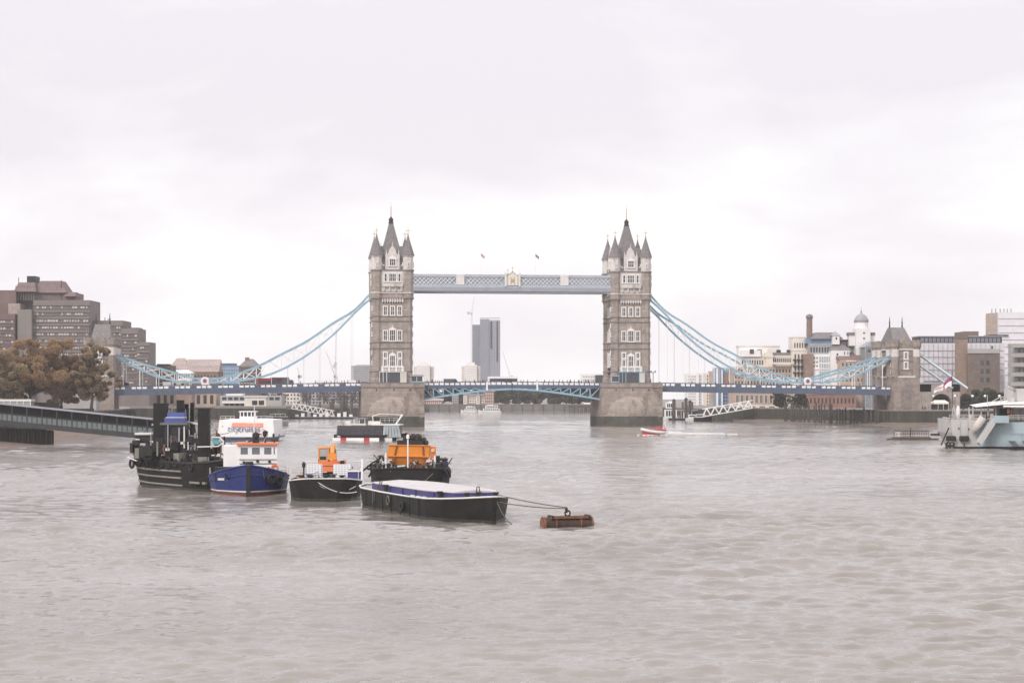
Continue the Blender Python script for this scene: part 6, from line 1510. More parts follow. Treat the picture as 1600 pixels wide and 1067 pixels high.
m = MB(); m.beam((.25, -.6, 2.0), (.25, -1.3, 4.0), .42, .5, (0, 1, 0)); m.build('boom', M_orange, t); m = MB(); m.beam((.25, -1.3, 4.0), (.3, -2.8, 3.0), .34, .4, (0, 1, 0)); m.build('stick', M_orange, t); m = MB(); m.bx(-.1, .75, -3.2, -2.5, 2.4, 3.1); m.build('bucket', M_orange, t)
for x in (-.3,): m = MB(); m.beam((.55, -.7, 2.2), (.5, -1.2, 3.5), .13); m.build('hydraulic_ram', M_lead, t)
m = MB(); m.bx(-1.1, .2, -1.22, -1.2, 1.55, 1.62); m.build('trim_stripe', M_dark, t)

# ---- vessel with the orange hopper
hd = Vector((.05, -1)).normalized(); c0 = Vector((gx(640, 264), 264))
t = boat('hopper_vessel', 'black hopper vessel piled with rusty gear behind the barge', 'workboat', c0.x, c0.y, hd)
ST = [(-9, 3.8, 3.2, 2.0), (-7, 4.8, 4.4, 1.9), (2, 5.2, 5.0, 1.9), (6, 5.1, 4.7, 1.95), (8.2, 4.6, 4.0, 2.0), (9.2, 3.6, 3.0, 2.05), (9.6, 2.6, 2.0, 2.1)]
hull_mesh(ST).build('hull', M_black, t); deck_mesh(ST, .25).build('deck', M_dark, t); m = MB(); ring_tube(m, ST, .14); m.build('gunwale', M_black, t); wl_band(ST, -.4, .32, M_weed, 'weed_band', .035)
m = MB(); m.tube([(8.6, 4.5, 1.9), (8.0, 5.0, .9), (8.0, 4.9, .1)], .2, 6); m.build('fender_rope', M_rubber, t)
for i in range(3): tyre(t, (7.2 - i * 2.2, 5.2, 1.4), .6, 'y')
for px, py0, py1, w in ((637.3, 685, 737.5, .09), (679.5, 712, 736, .13), (603, 708, 735, .1)):
    Y = 256; p = into(t, at(px, py1, Y)); z1 = gz(py0, Y); m = MB(); m.tube([(p.x, p.y, 1.7), (p.x, p.y, z1)], w, 6)
    if py0 < 690: m.lathe([(.1, z1 - .1), (.2, z1), (.2, z1 + .35), (.1, z1 + .5)], p.x, p.y, 8)
    m.build('white_pole', M_white, t)
rr = random.Random(77)
for i in range(26):
    px = rr.uniform(598, 682); py = rr.uniform(727, 738); Y = rr.uniform(256, 258.5); a = into(t, at(px, py, Y)); b_ = into(t, at(px + rr.uniform(-14, 14), py + rr.uniform(-7, 2), Y + rr.uniform(-1, 1)))
    m = MB(); m.beam(a, b_, rr.uniform(.06, .22)); m.build('scrap_bar', rr.choice([M_dark, M_dark, M_rust, M_rope, M_offwhite]), t)
junk(t, 'gear', 5.5, 8.4, -4.2, 3.8, 1.7, 26, 19, [M_dark, M_dark, M_rust, M_black, M_rope], (.3, 1.1)); junk(t, 'gear', -2, 7, 3.6, 4.8, 1.7, 12, 23, [M_dark, M_black, M_rust, M_bluehull], (.4, 1.6)); junk(t, 'gear', -2, 7, -4.8, -3.6, 1.7, 10, 29, [M_dark, M_offwhite, M_black], (.4, 1.3))
clutter(t, 4.5, 8.6, -4.4, 4.4, 1.7, 2.9, 60, 95, [M_dark, M_dark, M_black, M_rust, M_rope, M_lead], 1.8); clutter(t, -3, 6, 3.4, 4.9, 1.7, 3.6, 34, 96, [M_dark, M_black, M_rust, M_offwhite], 1.5); clutter(t, -3, 6, -4.9, -3.4, 1.7, 3.6, 30, 97, [M_dark, M_black, M_rust, M_offwhite, M_rope], 1.5)
for (pa, ya), (pb, yb) in (((565, 737), (583, 722)), ((583, 722), (588, 720)), ((588, 720), (598, 712)), ((598, 712), (601, 735)), ((576, 745), (590, 722)), ((571, 731), (585, 735))):
    m = MB(); m.beam(into(t, at(pa, ya, 257)), into(t, at(pb, yb, 258)), .2); m.build('davit_arm', rr.choice([M_dark, M_offwhite, M_dark]), t)
for px, py0, py1, w, mt in ((684, 712, 722, .45, M_black), (685, 722, 742, .6, M_dark), (695, 724, 745, .5, M_dark), (691, 730, 742, .5, M_rust), (600, 712, 733, .5, M_offwhite), (596, 711, 716, .5, M_rubber), (667, 722, 736, .9, M_rust)):
    Y = 257.5; a = into(t, at(px, py1, Y)); m = MB(); m.box(a.x, a.y, (gz(py0, Y) + gz(py1, Y)) / 2, w, w * 1.2, gz(py0, Y) - gz(py1, Y)); m.build('deck_box', mt, t)
m = MB(); m.tube([into(t, at(663, 752, 250)), into(t, at(683, 734, 257))], .06, 5); m.build('hanging_rope', M_rope, t)
Yh = 262
t = thing('hopper', 'big bright orange steel hopper standing on the black vessel', 'hopper', (gx(641, Yh), Yh, 1.7), R(0))
X = lambda p: (p - 641) / F * Yh; Z = lambda y: gz(y, Yh) - 1.7
m = MB(); v = []
for y, a, b_ in ((0, 605.5, 673.5),):
    q = [(X(607.5), 0, Z(695)), (X(671.5), 0, Z(696)), (X(671), 0, Z(713.5)), (X(604.5), 0, Z(712))]
    q2 = [(X(604.5), 0, Z(712)), (X(671), 0, Z(713.5)), (X(658), .5, Z(729)), (X(611), .5, Z(725.5))]
bk = lambda P: [(x, y + 3.4, z) for x, y, z in P]
m.add(q + bk(q), [(0, 1, 2, 3), (4, 7, 6, 5), (0, 4, 5, 1), (1, 5, 6, 2), (0, 3, 7, 4)]); m.build('upper_bin', M_orange, t)
m = MB(); m.add(q2 + bk(q2), [(0, 1, 2, 3), (4, 7, 6, 5), (1, 5, 6, 2), (3, 2, 6, 7), (0, 3, 7, 4)]); m.build('lower_bin', M_orange, t)
for a, b_ in (((606, 695), (673, 696)), ((603, 712), (673, 713.5))): m = MB(); m.beam((X(a[0]), -.06, Z(a[1])), (X(b_[0]), -.06, Z(b_[1])), .16, .13); m.build('flange', M_orange, t)
for a, b_ in (((620.5, 695), (617, 712)), ((617, 712), (611, 725)), ((661, 696), (662, 713)), ((662, 713), (664, 722))): m = MB(); m.beam((X(a[0]), -.08, Z(a[1])), (X(b_[0]), -.08, Z(b_[1])), .2, .1, (0, 1, 0)); m.build('rib', M_rust, t)
m = MB(); m.bx(X(673), X(680), .3, 2.2, Z(713), Z(698)); m.bx(X(672), X(679), .2, 2.2, Z(722), Z(714)); m.build('side_chute', M_coral, t); m = MB(); m.bx(X(673.5), X(679), .1, .3, Z(706), Z(701)); m.build('side_panel', mat('amber_panel', (.8, .5, .2), .5, .1, 1), t)
m = MB(); m.bx(X(666), X(678), -.06, .2, Z(720.5), Z(719)); m.bx(X(605), X(612), -.06, .2, Z(719.4), Z(718)); m.build('reflective_strip', M_white, t)
for x in (X(612), X(660)): m = MB(); m.bx(x - .2, x + .2, .6, 1.2, -.1, Z(724)); m.build('support_leg', M_dark, t)
m = MB(); m.bx(X(620), X(661), .5, 2.8, Z(695), Z(688)); m.build('engine_cover', M_dark, t)
for px, py, r_ in ((645, 683, .45), (652, 684.5, .55), (638, 684, .35), (662, 687, .3), (665, 692, .35), (632, 686, .3)): m = MB(); m.lathe([(r_ * .6, -r_), (r_, -r_ * .4), (r_, r_ * .5), (r_ * .4, r_)], 0, 0, 9); m.build('machinery_drum', M_dark, t, loc=(X(px), 1.2, Z(py)))
m = MB(); m.beam((X(640), 1, Z(686)), (X(657), 1.2, Z(680)), .16); m.beam((X(641), 1, Z(681)), (X(644), 1, Z(690)), .2); m.build('machinery_arm', M_dark, t)

# ---- white cruise boat with lettering
Yc = 474; t = boat('cruise_boat', 'white cruise boat with coral stripe and lettering on its stern, behind the blue tug', 'cruise boat', gx(395.5, Yc + 12), Yc + 12, (.0, 1))
kc = F / Yc; cx = 395.5
def cX(p): return -(p - cx) / kc          # local y (boat heads away: +y is left in view)
def cZ(y): return gz(y, Yc)
S = [(-12, 6.0, 5.7, 1.5), (0, 6.6, 6.2, 1.5), (8, 5.5, 5, 1.6), (12, 2.5, 1.8, 2.0)]
hull_mesh(S).build('hull', M_blue, t); deck_mesh(S, .05).build('deck', M_lead, t)
m = MB(); m.add([(-12.1, cX(350), cZ(683)), (-12.1, cX(439), cZ(683)), (-12.0, cX(437), cZ(656)), (-12.0, cX(353), cZ(656)), (8, cX(352), cZ(683)), (8, cX(437), cZ(683)), (8, cX(436), cZ(656)), (8, cX(354), cZ(656))],
      [(0, 1, 2, 3), (4, 7, 6, 5), (3, 2, 6, 7), (0, 3, 7, 4), (1, 5, 6, 2), (0, 4, 5, 1)]); m.build('saloon', M_white, t)
m = MB(); m.bx(-12.2, -12.1, cX(421), cX(373), cZ(667), cZ(660.5)); m.build('coral_stripe', mat('pale_coral', (.80, .33, .23), .6, .05, 1), t)
Mtx = mat('lettering_grey_blue', (.20, .25, .36), .6, .05, 1); Mtx2 = mat('lettering_navy', (.07, .085, .20), .6, .05, 1)
tb = text_mesh('city', 2.0, .02, Mtx, t, loc=(-12.28, cX(366), cZ(674.2)), rot=(R(90), 0, R(-90)), align='LEFT'); tb.scale = (1.0, 1, 1)
tb2 = text_mesh('cruises', 1.95, .03, Mtx2, t, loc=(-12.28, cX(382.5), cZ(674.2)), rot=(R(90), 0, R(-90)), align='LEFT')
k_ = 17.0 / kc / max(.1, tb.dimensions.x); tb.scale.x = k_; k2 = 33.5 / kc / max(.1, tb2.dimensions.x); tb2.scale.x = k2
m = MB(); zc = lambda y: cZ(y)
m.beam((-12.3, cX(417), zc(672)), (-12.3, cX(421.5), zc(669.3)), .05, .14, (1, 0, 0)); m.beam((-12.3, cX(421.5), zc(669.3)), (-12.3, cX(426), zc(672.5)), .05, .14, (1, 0, 0)); m.build('emblem', M_coral, t)
for px in (411, 414.5, 418, 422): m = MB(); m.bx(-12.3, -12.1, cX(px + .9), cX(px), cZ(682), cZ(676)); m.build('stern_bar', MATS['pale_coral'], t)
m = MB(); m.bx(-12.3, 9, cX(440.5), cX(349.5), cZ(684.6), cZ(682.5)); m.build('rubbing_strake', M_blue, t)
for p0, p1, q in ((378, 405, 0),):
    m = MB(); m.bx(-6, -2, cX(p1), cX(p0), cZ(644), cZ(642.8)); m.build('wheelhouse_roof', M_white, t); m = MB(); m.bx(-5.8, -2.2, cX(404), cX(379), cZ(656), cZ(651)); m.build('wheelhouse_base', M_white, t)
    m = MB(); m.bx(-5.7, -2.3, cX(403.5), cX(379.5), cZ(651), cZ(644)); m.build('wheelhouse_glass', M_glass, t)
    for px in (379.5, 385, 391, 397, 403): m = MB(); m.bx(-5.85, -5.7, cX(px + 1.2), cX(px), cZ(651), cZ(644)); m.build('window_post', M_white, t)
rail(t, [(-11.5, cX(p), cZ(656)) for p in (354, 362, 370, 376)], .9, M_white); rail(t, [(-11.5, cX(p), cZ(656)) for p in (410, 418, 427, 436)], .9, M_white)
for px in (352, 438): m = MB(); m.lathe([(.25, 0), (.3, .4), (.2, .9)], 0, 0, 7); m.build('fender', M_rubber, t, loc=(-12.3, cX(px), cZ(683)))
t = boat('motor_yacht', 'small white passenger boat with dark window band right of the cruise boat', 'boat', gx(436, 700), 700, (.25, .97)); 
S = [(-7, 2.6, 2.3, 1.3), (0, 2.9, 2.5, 1.3), (5, 2.0, 1.4, 1.6), (7, .3, .1, 1.9)]; hull_mesh(S).build('hull', M_offwhite, t); deck_mesh(S, .05).build('deck', M_lead, t)
m = MB(); m.bx(-5.5, 3, -2.4, 2.4, 1.2, 2.0); m.bx(-5.2, 2.6, -2.3, 2.3, 2.9, 3.15); m.build('cabin', M_white, t); m = MB(); m.bx(-5.1, 2.5, -2.2, 2.2, 2.0, 2.9); m.build('window_band', M_glass, t); m = MB(); m.bx(-4, 1.5, -2.0, 2.0, 3.9, 4.05); m.build('canopy', M_white, t)
for x, y in ((-3.8, -1.9), (1.3, -1.9), (-3.8, 1.9), (1.3, 1.9)): m = MB(); m.bx(x - .08, x + .08, y - .08, y + .08, 3.15, 3.9); m.build('canopy_post', M_white, t)
wl = lambda *a: None
# ---- dark trip boat
Yd = 480; t = boat('trip_boat', 'dark sided trip boat with red and white band and glass front by the left pier', 'passenger boat', gx(582, Yd), Yd, (1, -.10))
kd = F / Yd; dX = lambda p: (p - 582) / kd; dZ = lambda y: gz(y, Yd - 3)
S = [(dX(524), 2.6, 2.4, 1.6), (dX(540), 3.2, 3.0, 1.5), (dX(600), 3.2, 3.0, 1.5), (dX(625), 2.2, 1.7, 1.7), (dX(637), .4, .2, 2.0)]
hull_mesh(S).build('hull', M_black, t); deck_mesh(S, .05).build('deck', M_lead, t)
for p0, p1, mt in ((523, 535.2, M_white), (535.2, 544.5, M_red), (544.5, 572, M_white), (572, 581, M_red), (581, 596, M_white), (596, 604, M_dark), (604, 616, M_offwhite), (622, 632, M_offwhite)):
    m = MB(); y0 = 3.25 if p1 <= 605 else (2.9 if p1 <= 617 else 2.0); m.bx(dX(p0), dX(p1), -y0 - .06, -y0 + .35, dZ(690), dZ(684)); m.build('band_panel', mt, t)
m = MB(); m.add([(dX(528), -2.9, dZ(684)), (dX(600), -2.9, dZ(684)), (dX(600), -2.8, dZ(665)), (dX(530), -2.8, dZ(665)), (dX(528), 2.9, dZ(684)), (dX(600), 2.9, dZ(684)), (dX(600), 2.8, dZ(665)), (dX(530), 2.8, dZ(665))], [(0, 1, 2, 3), (4, 7, 6, 5), (3, 2, 6, 7), (0, 3, 7, 4), (1, 5, 6, 2)]); m.build('saloon', mat('dark_tinted_side', (.055, .045, .05), .4, .2, .5), t)
for i in range(9): m = MB(); m.bx(dX(532 + i * 7.4), dX(537.6 + i * 7.4), -2.93, -2.84, dZ(678.5), dZ(670)); m.build('saloon_window', mat('smoked_glass', (.04, .042, .05), .15, .3, .5, spec=.6), t)
M_gp = mat('reflective_glass', (.30, .335, .35), .15, .3, .5, spec=.6)
n = 6
for i in range(n):
    a0, a1 = 601 + 30 * i / n, 601 + 30 * (i + 1) / n - .7; b0, b1 = 602.5 + 24 * i / n, 602.5 + 24 * (i + 1) / n - .6; m = MB(); y = -2.85
    q = [(dX(a0), y, dZ(683)), (dX(a1), y, dZ(683)), (dX(b1), y + .25, dZ(665)), (dX(b0), y + .25, dZ(665))]
    m.add(q + [(x, y2 + .1, z) for x, y2, z in q], [(0, 1, 2, 3), (4, 7, 6, 5), (0, 4, 5, 1), (1, 5, 6, 2), (2, 6, 7, 3), (3, 7, 4, 0)]); m.build('window_pane', M_gp, t)
m = MB(); m.bx(dX(600.5), dX(626), -2.5, 2.6, dZ(684), dZ(665.5)); m.build('front_saloon', mat('dim_saloon', (.10, .105, .105), .5, .2, .6), t); m = MB(); m.bx(dX(583), dX(628), -2.6, 2.8, dZ(664.5), dZ(662.6)); m.build('front_roof', M_offwhite, t)
m = MB(); m.bx(dX(541), dX(549), -1.5, 1.2, dZ(665), dZ(657.5)); m.bx(dX(549), dX(573), -2.0, 1.4, dZ(670), dZ(662)); m.bx(dX(577), dX(596), -1.8, 1.4, dZ(664), dZ(658)); m.build('deck_superstructure', M_offwhite, t)
m = MB(); m.bx(dX(551), dX(572), -2.06, -1.9, dZ(668.5), dZ(664)); m.build('side_window', M_gp, t); m = MB(); m.bx(dX(553), dX(573), -1.6, 1.6, dZ(654.5), dZ(653.5)); m.build('canopy', M_lead, t)
for px in (554, 571, 562): m = MB(); m.bx(dX(px), dX(px) + .12, -1.3, -1.15, dZ(665), dZ(654)); m.build('canopy_post', M_white, t)
rail(t, [(dX(p), -2.7, dZ(665)) for p in (529, 533, 537, 541)], 1.1, M_offwhite); rail(t, [(dX(p), -2.3, dZ(660)) for p in (597, 604, 611, 618, 624)], 1.1, M_offwhite)
m = MB(); m.beam((dX(620), -1.8, dZ(664)), (dX(631), -1.8, dZ(647.5)), .35); m.beam((dX(584), -1.8, dZ(650)), (dX(596), -1.8, dZ(646.5)), .16); m.beam((dX(585), -1.8, dZ(658)), (dX(584), -1.8, dZ(650)), .16); m.beam((dX(596), -1.8, dZ(646.5)), (dX(632), -1.8, dZ(648)), .12); m.build('awning_frame', M_white, t)
for i, px in enumerate((588, 592, 597, 602, 606, 611, 616)): m = MB(); m.box(dX(px), -1 + .3 * (i % 3), dZ(655.5), .45, .4, 1.3); m.build('deck_seat', M_dark, t)
m = MB(); m.bx(dX(530), dX(536), -2.96, -2.88, dZ(682.6), dZ(681)); m.bx(dX(544), dX(551), -2.96, -2.88, dZ(682.6), dZ(681)); m.bx(dX(560), dX(570), -2.96, -2.88, dZ(682.6), dZ(681)); m.build('step_plates', M_offwhite, t)
# ---- far river boats
def river_boat(label, px0, px1, pyw, pt, Y, head=1, group='white excursion boats'):
    L_ = (px1 - px0) / F * Y; t = boat('excursion_boat', label, 'passenger boat', gx((px0 + px1) / 2, Y), Y, (head, .05), group); H = gz(pt, Y); l = L_ / 2
    S = [(-l, 2.0, 1.8, 1.2), (-l * .7, 2.6, 2.4, 1.1), (l * .6, 2.6, 2.3, 1.2), (l, .3, .1, 1.9)]; hull_mesh(S).build('hull', M_offwhite, t); deck_mesh(S, .02).build('deck', M_lead, t)
    m = MB(); m.bx(-l * .85, l * .55, -2.3, 2.3, 1.1, H * .55); m.bx(-l * .7, l * .35, -2.0, 2.0, H * .62, H * .95); m.bx(-l * .3, l * .2, -1.5, 1.5, H * .95, H); m.build('superstructure', M_white, t)
    n = max(4, int(L_ / 1.6)); 
    for lev, (z0, z1, a, b_, yy) in enumerate(((1.5, H * .5, -l * .8, l * .5, 2.34), (H * .68, H * .88, -l * .66, l * .3, 2.04))):
        for sg in (-1, 1):
            m = MB()
            for i in range(n): x0 = a + (b_ - a) * i / n; m.bx(x0, x0 + (b_ - a) / n * .7, sg * yy - .03, sg * yy + .03, z0, z1)
            m.build('windows', M_glass, t, kind='stuff')
    return t
river_boat('smaller white excursion boat with dark window band, left of the pair far upriver', 720, 746, 643, 634.5, 1100, -1)
river_boat('larger white two deck excursion boat far off in the bridge opening', 747, 783, 643, 632.5, 1090, -1)
river_boat('white and cream cruise boat moored beside the right bridge pier', 1037, 1062, 656, 627, 838, 1)
t = boat('tender', 'dark hulled boat at the foot of the white truss gangway', 'boat', gx(1098, 788), 788, (1, -.2)); S = [(-3.5, 1.4, 1.2, 1.6), (0, 1.9, 1.6, 1.6), (2.8, 1.2, .8, 1.9), (3.6, .2, .1, 2.2)]; hull_mesh(S).build('hull', M_black, t); deck_mesh(S, .2).build('deck', M_lead, t); m = MB(); m.bx(-2.5, 1, -1.2, 1.2, 1.4, 2.9); m.build('cabin', M_offwhite, t); m = MB(); m.bx(-2.3, .8, -1.24, -1.18, 2.0, 2.6); m.build('cabin_window', M_glass, t)
t = boat('pleasure_boat', 'small white motor boat left of the dark hulled boat near the gangway', 'boat', gx(1083, 806), 806, (1, 0)); S = [(-3, 1.2, 1.0, 1.2), (0, 1.4, 1.2, 1.2), (3.2, .2, .1, 1.6)]; hull_mesh(S).build('hull', M_offwhite, t); deck_mesh(S, .05).build('deck', M_lead, t); m = MB(); m.bx(-1.8, .9, -1, 1, 1.1, 2.5); m.build('cabin', M_white, t); m = MB(); m.bx(-1.6, .7, -1.04, -.98, 1.6, 2.2); m.build('cabin_window', M_glass, t)
# floating pontoon piers
def pontoon(label, px0, px1, Y, h=.9, piles=3, m_=None):
    t = thing('pontoon', label, 'pontoon', (gx((px0 + px1) / 2, Y), Y, 0)); w = (px1 - px0) / F * Y; m = MB(); m.bx(-w / 2, w / 2, -2, 2, -.6, h); m.build('float', m_ or M_dark, t)
    m = MB(); m.bx(-w / 2 - .1, w / 2 + .1, -2.1, 2.1, h, h + .12); m.build('deck', M_lead, t)
    for i in range(piles): x = -w / 2 + w * (i + .5) / piles; m = MB(); m.tube([(x, 2.3, -1.5), (x, 2.3, 7.5)], .45, 8); m.build('pile', M_timber, t)
    return t
t = pontoon('low floating pier with dark piles beyond the left span', 458, 556, 862, .8, 6)
for i in range(10): m = MB(); m.box(-12 + i * 2.6, .5, 1.3 + (i % 3) * .3, 1.4, 1.2, 1.2 + (i % 3) * .5); m.build('deck_shelter', [M_offwhite, M_whr, M_lead, M_white][i % 4], t)
t = pontoon('low floating pier right of the right bridge pier', 1045, 1090, 822, .8, 3)
m = MB(); m.bx(0, 3, -1, 1, .9, 3.4); m.build('ticket_hut', M_offwhite, t); m = MB(); m.bx(-5, 6.5, -1.6, 1.6, 4.0, 4.15); m.build('canopy', M_offwhite, t)
for x in (-4.5, -1, 3.4, 6): m = MB(); m.bx(x, x + .14, -1.2, -1.06, .9, 4.0); m.build('canopy_post', M_white, t)
for i, (px, h) in enumerate(((520, 9.5), (536, 11), (541, 10.5), (549, 9), (1053, 9.5), (1072, 10), (1078, 9))):
    Y = 868 if px < 800 else 812
    t = thing('mooring_pile', ('thick dark pile at the foot of the white left gangway', 'left one of two close dark piles beside the left pier', 'right one of two close dark piles beside the left pier', 'short dark pile against the left bridge pier', 'dark pile just right of the right bridge pier', 'left one of the paired dark piles by the right floating pier', 'right one of the paired dark piles by the right floating pier')[i], 'pile', (gx(px, Y), Y, -1.5), 0, 'mooring piles'); m = MB(); m.tube([(0, 0, 0), (0, 0, h)], .7, 9); m.build('shaft', M_timber, t); m = MB(); m.lathe([(.8, h), (.75, h + .3), (.1, h + .9)], 0, 0, 9); m.build('cap', M_dark, t)
def truss_gangway(label, pa, za, pb, zb, Ya, Yb, hgt, n, m_):
    a, b_ = Vector((gx(pa, Ya), Ya, za)), Vector((gx(pb, Yb), Yb, zb)); t = thing('gangway', label, 'gangway', a, 0, 'white truss gangways'); d = b_ - a; up = Vector((0, 0, hgt)); w = Vector((0, 2.2, 0))
    for off in (Vector(), w):
        m = MB(); m.beam(off, off + d, .28); m.build('bottom_chord', m_, t); m = MB(); m.beam(off + up, off + d + up, .28); m.build('top_chord', m_, t)
        for i in range(n):
            p, q = off + d * (i / n), off + d * ((i + 1) / n); mid_ = (p + q) / 2 + up
            m = MB(); m.beam(p, mid_, .26); m.build('web_bar', m_, t); m = MB(); m.beam(mid_, q, .26); m.build('web_bar', m_, t)
    m = MB(); m.beam(w / 2 + Vector((0, 0, .12)), w / 2 + d + Vector((0, 0, .12)), 2.0, .1); m.build('walkway', M_lead, t); return t
truss_gangway('white truss gangway rising to the right wharf below the right span', 1098, 1.9, 1176, 5.4, 785, 780, 3.0, 6, M_white)
truss_gangway('white truss gangway sloping down from the left wharf wall', 455, 4.6, 522, 1.2, 850, 852, 2.4, 8, M_offwhite)
# ---- rescue boat
Yr = yw(680.5); t = boat('speedboat', 'red and white inflatable speedboat with passengers crossing below the right pier', 'speedboat', gx(1021, Yr), Yr, (-.90, -.43)); t.scale = (.92, 1.0, 1.1)
S = [(-3.9, 1.1, 1.0, .75), (-1, 1.25, 1.1, .75), (2, 1.0, .8, .95), (3.6, .3, .15, 1.3)]; hull_mesh(S, -.3).build('hull', M_red, t); deck_mesh(S, .2).build('deck', M_lead, t)
m = MB(); m.tube([(-4, 1.25, .75), (-1, 1.45, .8), (2, 1.15, 1.1), (3.7, .35, 1.5), (4.0, 0, 1.55), (3.7, -.35, 1.5), (2, -1.15, 1.1), (-1, -1.45, .8), (-4, -1.25, .75)], .36, 8); m.build('inflatable_tube', M_offwhite, t)
m = MB(); m.tube([(-3.4, 1.3, 1.1), (-3.2, .8, 2.3), (-3.2, -.8, 2.3), (-3.4, -1.3, 1.1)], .13, 6); m.tube([(-1.3, 1.35, 1.1), (-1.5, .9, 2.2), (-1.5, -.9, 2.2), (-1.3, -1.35, 1.1)], .13, 6); m.build('roll_bar', M_red, t)
m = MB(); m.bx(-3.9, -3.3, -.8, .8, .5, 1.5); m.build('outboard_motors', M_red, t); m = MB(); m.bx(-2.4, 2.2, -.55, .55, .7, 1.05); m.build('bench', M_red, t)
ribt = t
_r = np.random.default_rng(8); cs, rs = [], []
_b = Vector((gx(1021, Yr), Yr)); _h = Vector((-.90, -.43)).normalized(); _nn = Vector((-_h.y, _h.x))
for q in np.linspace(-3.2, 24, 90):
    for sd in (-1, 1):
        p = _b - _h * q + _nn * sd * (1.3 + max(0, q) * .10); cs.append((p.x + _r.normal() * .4, p.y + _r.normal() * .4, .12 + (.34 * math.exp(-abs(q - 6) / 7) if q > 3.4 else .02))); rs.append(.30 + (.55 * math.exp(-abs(q - 6) / 8) if q > 3.4 else .0))
M_foam = mat('white_wash', (.86, .85, .84), .9, .03, 1)
o = bpy.data.objects.new('wash', mesh_quads('wash', leaf_cloud(cs, rs, 26000, .06, _r), M_foam)); COL.objects.link(o); o['kind'] = 'stuff'; o['label'] = 'white wash thrown up by the red speedboat'
# ---- right side floating raft and dinghy
Yf = yw(687); t = thing('raft', 'low floating work raft with railings left of the warship', 'raft', (gx(1426, Yf), Yf, 0), R(2)); w = 77 / F * Yf
m = MB(); m.bx(-w / 2, w / 2, -1.6, 1.6, -.3, .35); m.bx(-w / 2 + 1, w / 2 - 1.8, -1.4, 1.4, .35, .55); m.build('float', M_timber, t); m = MB(); m.bx(-w / 2 + 1.6, w / 2 - 2, -1.2, 1.2, .55, .75); m.build('deck', M_rust, t)
rail(t, [(-w / 2 + 1.7 + i * 1.15, -1.15, .75) for i in range(8)], 1.5, M_dark, n=2, r=.06); rail(t, [(-w / 2 + 1.7 + i * 1.15, 1.15, .75) for i in range(8)], 1.5, M_dark, n=2, r=.06)
m = MB(); m.bx(-4.2, -3.0, -.6, .6, .75, 1.9); m.build('white_locker', M_offwhite, t); m = MB(); m.tube([(-.5, 0, .7), (-.5, 0, 3.0)], .1, 6); m.build('post', M_dark, t)
t = boat('dinghy', 'tiny dark dinghy between the raft and the warship stern', 'dinghy', gx(1467, 540), 540, (1, .1)); S = [(-2.2, .6, .5, .5), (0, .8, .6, .5), (2.4, .1, .05, .8)]; hull_mesh(S, -.2).build('hull', M_dark, t); deck_mesh(S, .15).build('thwarts', M_rust, t); m = MB(); m.bx(-.3, .3, -.3, .3, .4, 1.0); m.build('engine_box', M_rust, t)

# ---- warship stern at the right edge
Yw = 412; M_ws = mat('warship_pale_grey', (.46, .45, .44), .6, .07, .25, dirt=((.36, .31, .28), 1.2, .60, .12)); M_wb = mat('warship_pale_blue_grey', (.34, .42, .45), .55, .07, .25, dirt=((.30, .31, .31), 1.2, .60, .12)); M_canv = mat('awning_canvas', (.70, .68, .66), .85, .06, .5)
t = thing('warship', 'pale grey and blue warship moored with its stern at the right edge', 'warship', (gx(1540, Yw), Yw, 0))
wX = lambda p: (p - 1540) / F * Yw; wZ = lambda y: gz(y, Yw)
m = MB()   # stern block: transom rounded on the left, hull runs off right and away
prof = [(1476, 702, 1490, 655), ]
sec = []
for y, xl, xlb, zt in ((0, 1486, 1492, 655), (2.5, 1481, 1490, 655), (6, 1480, 1489, 654), (12, 1484, 1494, 654), (15, 1500, 1510, 654)):
    sec.append([(wX(xl), y, wZ(zt)), (wX(xl + 2), y, wZ(676)), (wX(xlb), y, wZ(693)), (wX(xlb + 6), y, -.8)])
n = len(sec); v = [p for s_ in sec for p in s_]; f = [(i * 4 + k, i * 4 + k + 1, (i + 1) * 4 + k + 1, (i + 1) * 4 + k) for i in range(n - 1) for k in range(3)]
m.add(v, f)
fr = sec[0]; m.add([fr[0], fr[1], fr[2], fr[3], (wX(1530), -.3, -.8), (wX(1527), -.3, wZ(693)), (wX(1524), -.3, wZ(676)), (wX(1524), -.3, wZ(656))], [(0, 1, 6, 7), (1, 2, 5, 6), (2, 3, 4, 5)])
m.build('stern_plating', M_ws, t)
m = MB(); m.add([(wX(1524), -.28, wZ(656)), (wX(1524), -.28, wZ(676)), (wX(1527), -.28, wZ(693)), (wX(1530), -.3, -.8), (wX(1700), -6, -.8), (wX(1700), -6.6, wZ(693)), (wX(1700), -7.4, wZ(676)), (wX(1700), -7.6, wZ(656)), (wX(1545), -2.0, wZ(693)), (wX(1548), -2.4, wZ(676)), (wX(1548), -2.5, wZ(660)), (wX(1542), -1.8, -.8)],
      [(0, 1, 9, 10), (1, 2, 8, 9), (2, 3, 11, 8), (10, 9, 6, 7), (9, 8, 5, 6), (8, 11, 4, 5)]); m.build('side_plating', M_wb, t)
m = MB(); m.add([(wX(1486), 0, wZ(655.2)), (wX(1524), -.3, wZ(656.2)), (wX(1700), -7.6, wZ(656.2)), (wX(1700), 20, wZ(656)), (wX(1500), 15, wZ(654.5)), (wX(1480), 6, wZ(654.5))], [(0, 1, 2, 3, 4, 5)]); m.build('quarterdeck', mat('teak_deck', (.30, .25, .20), .85, .15, .8), t)
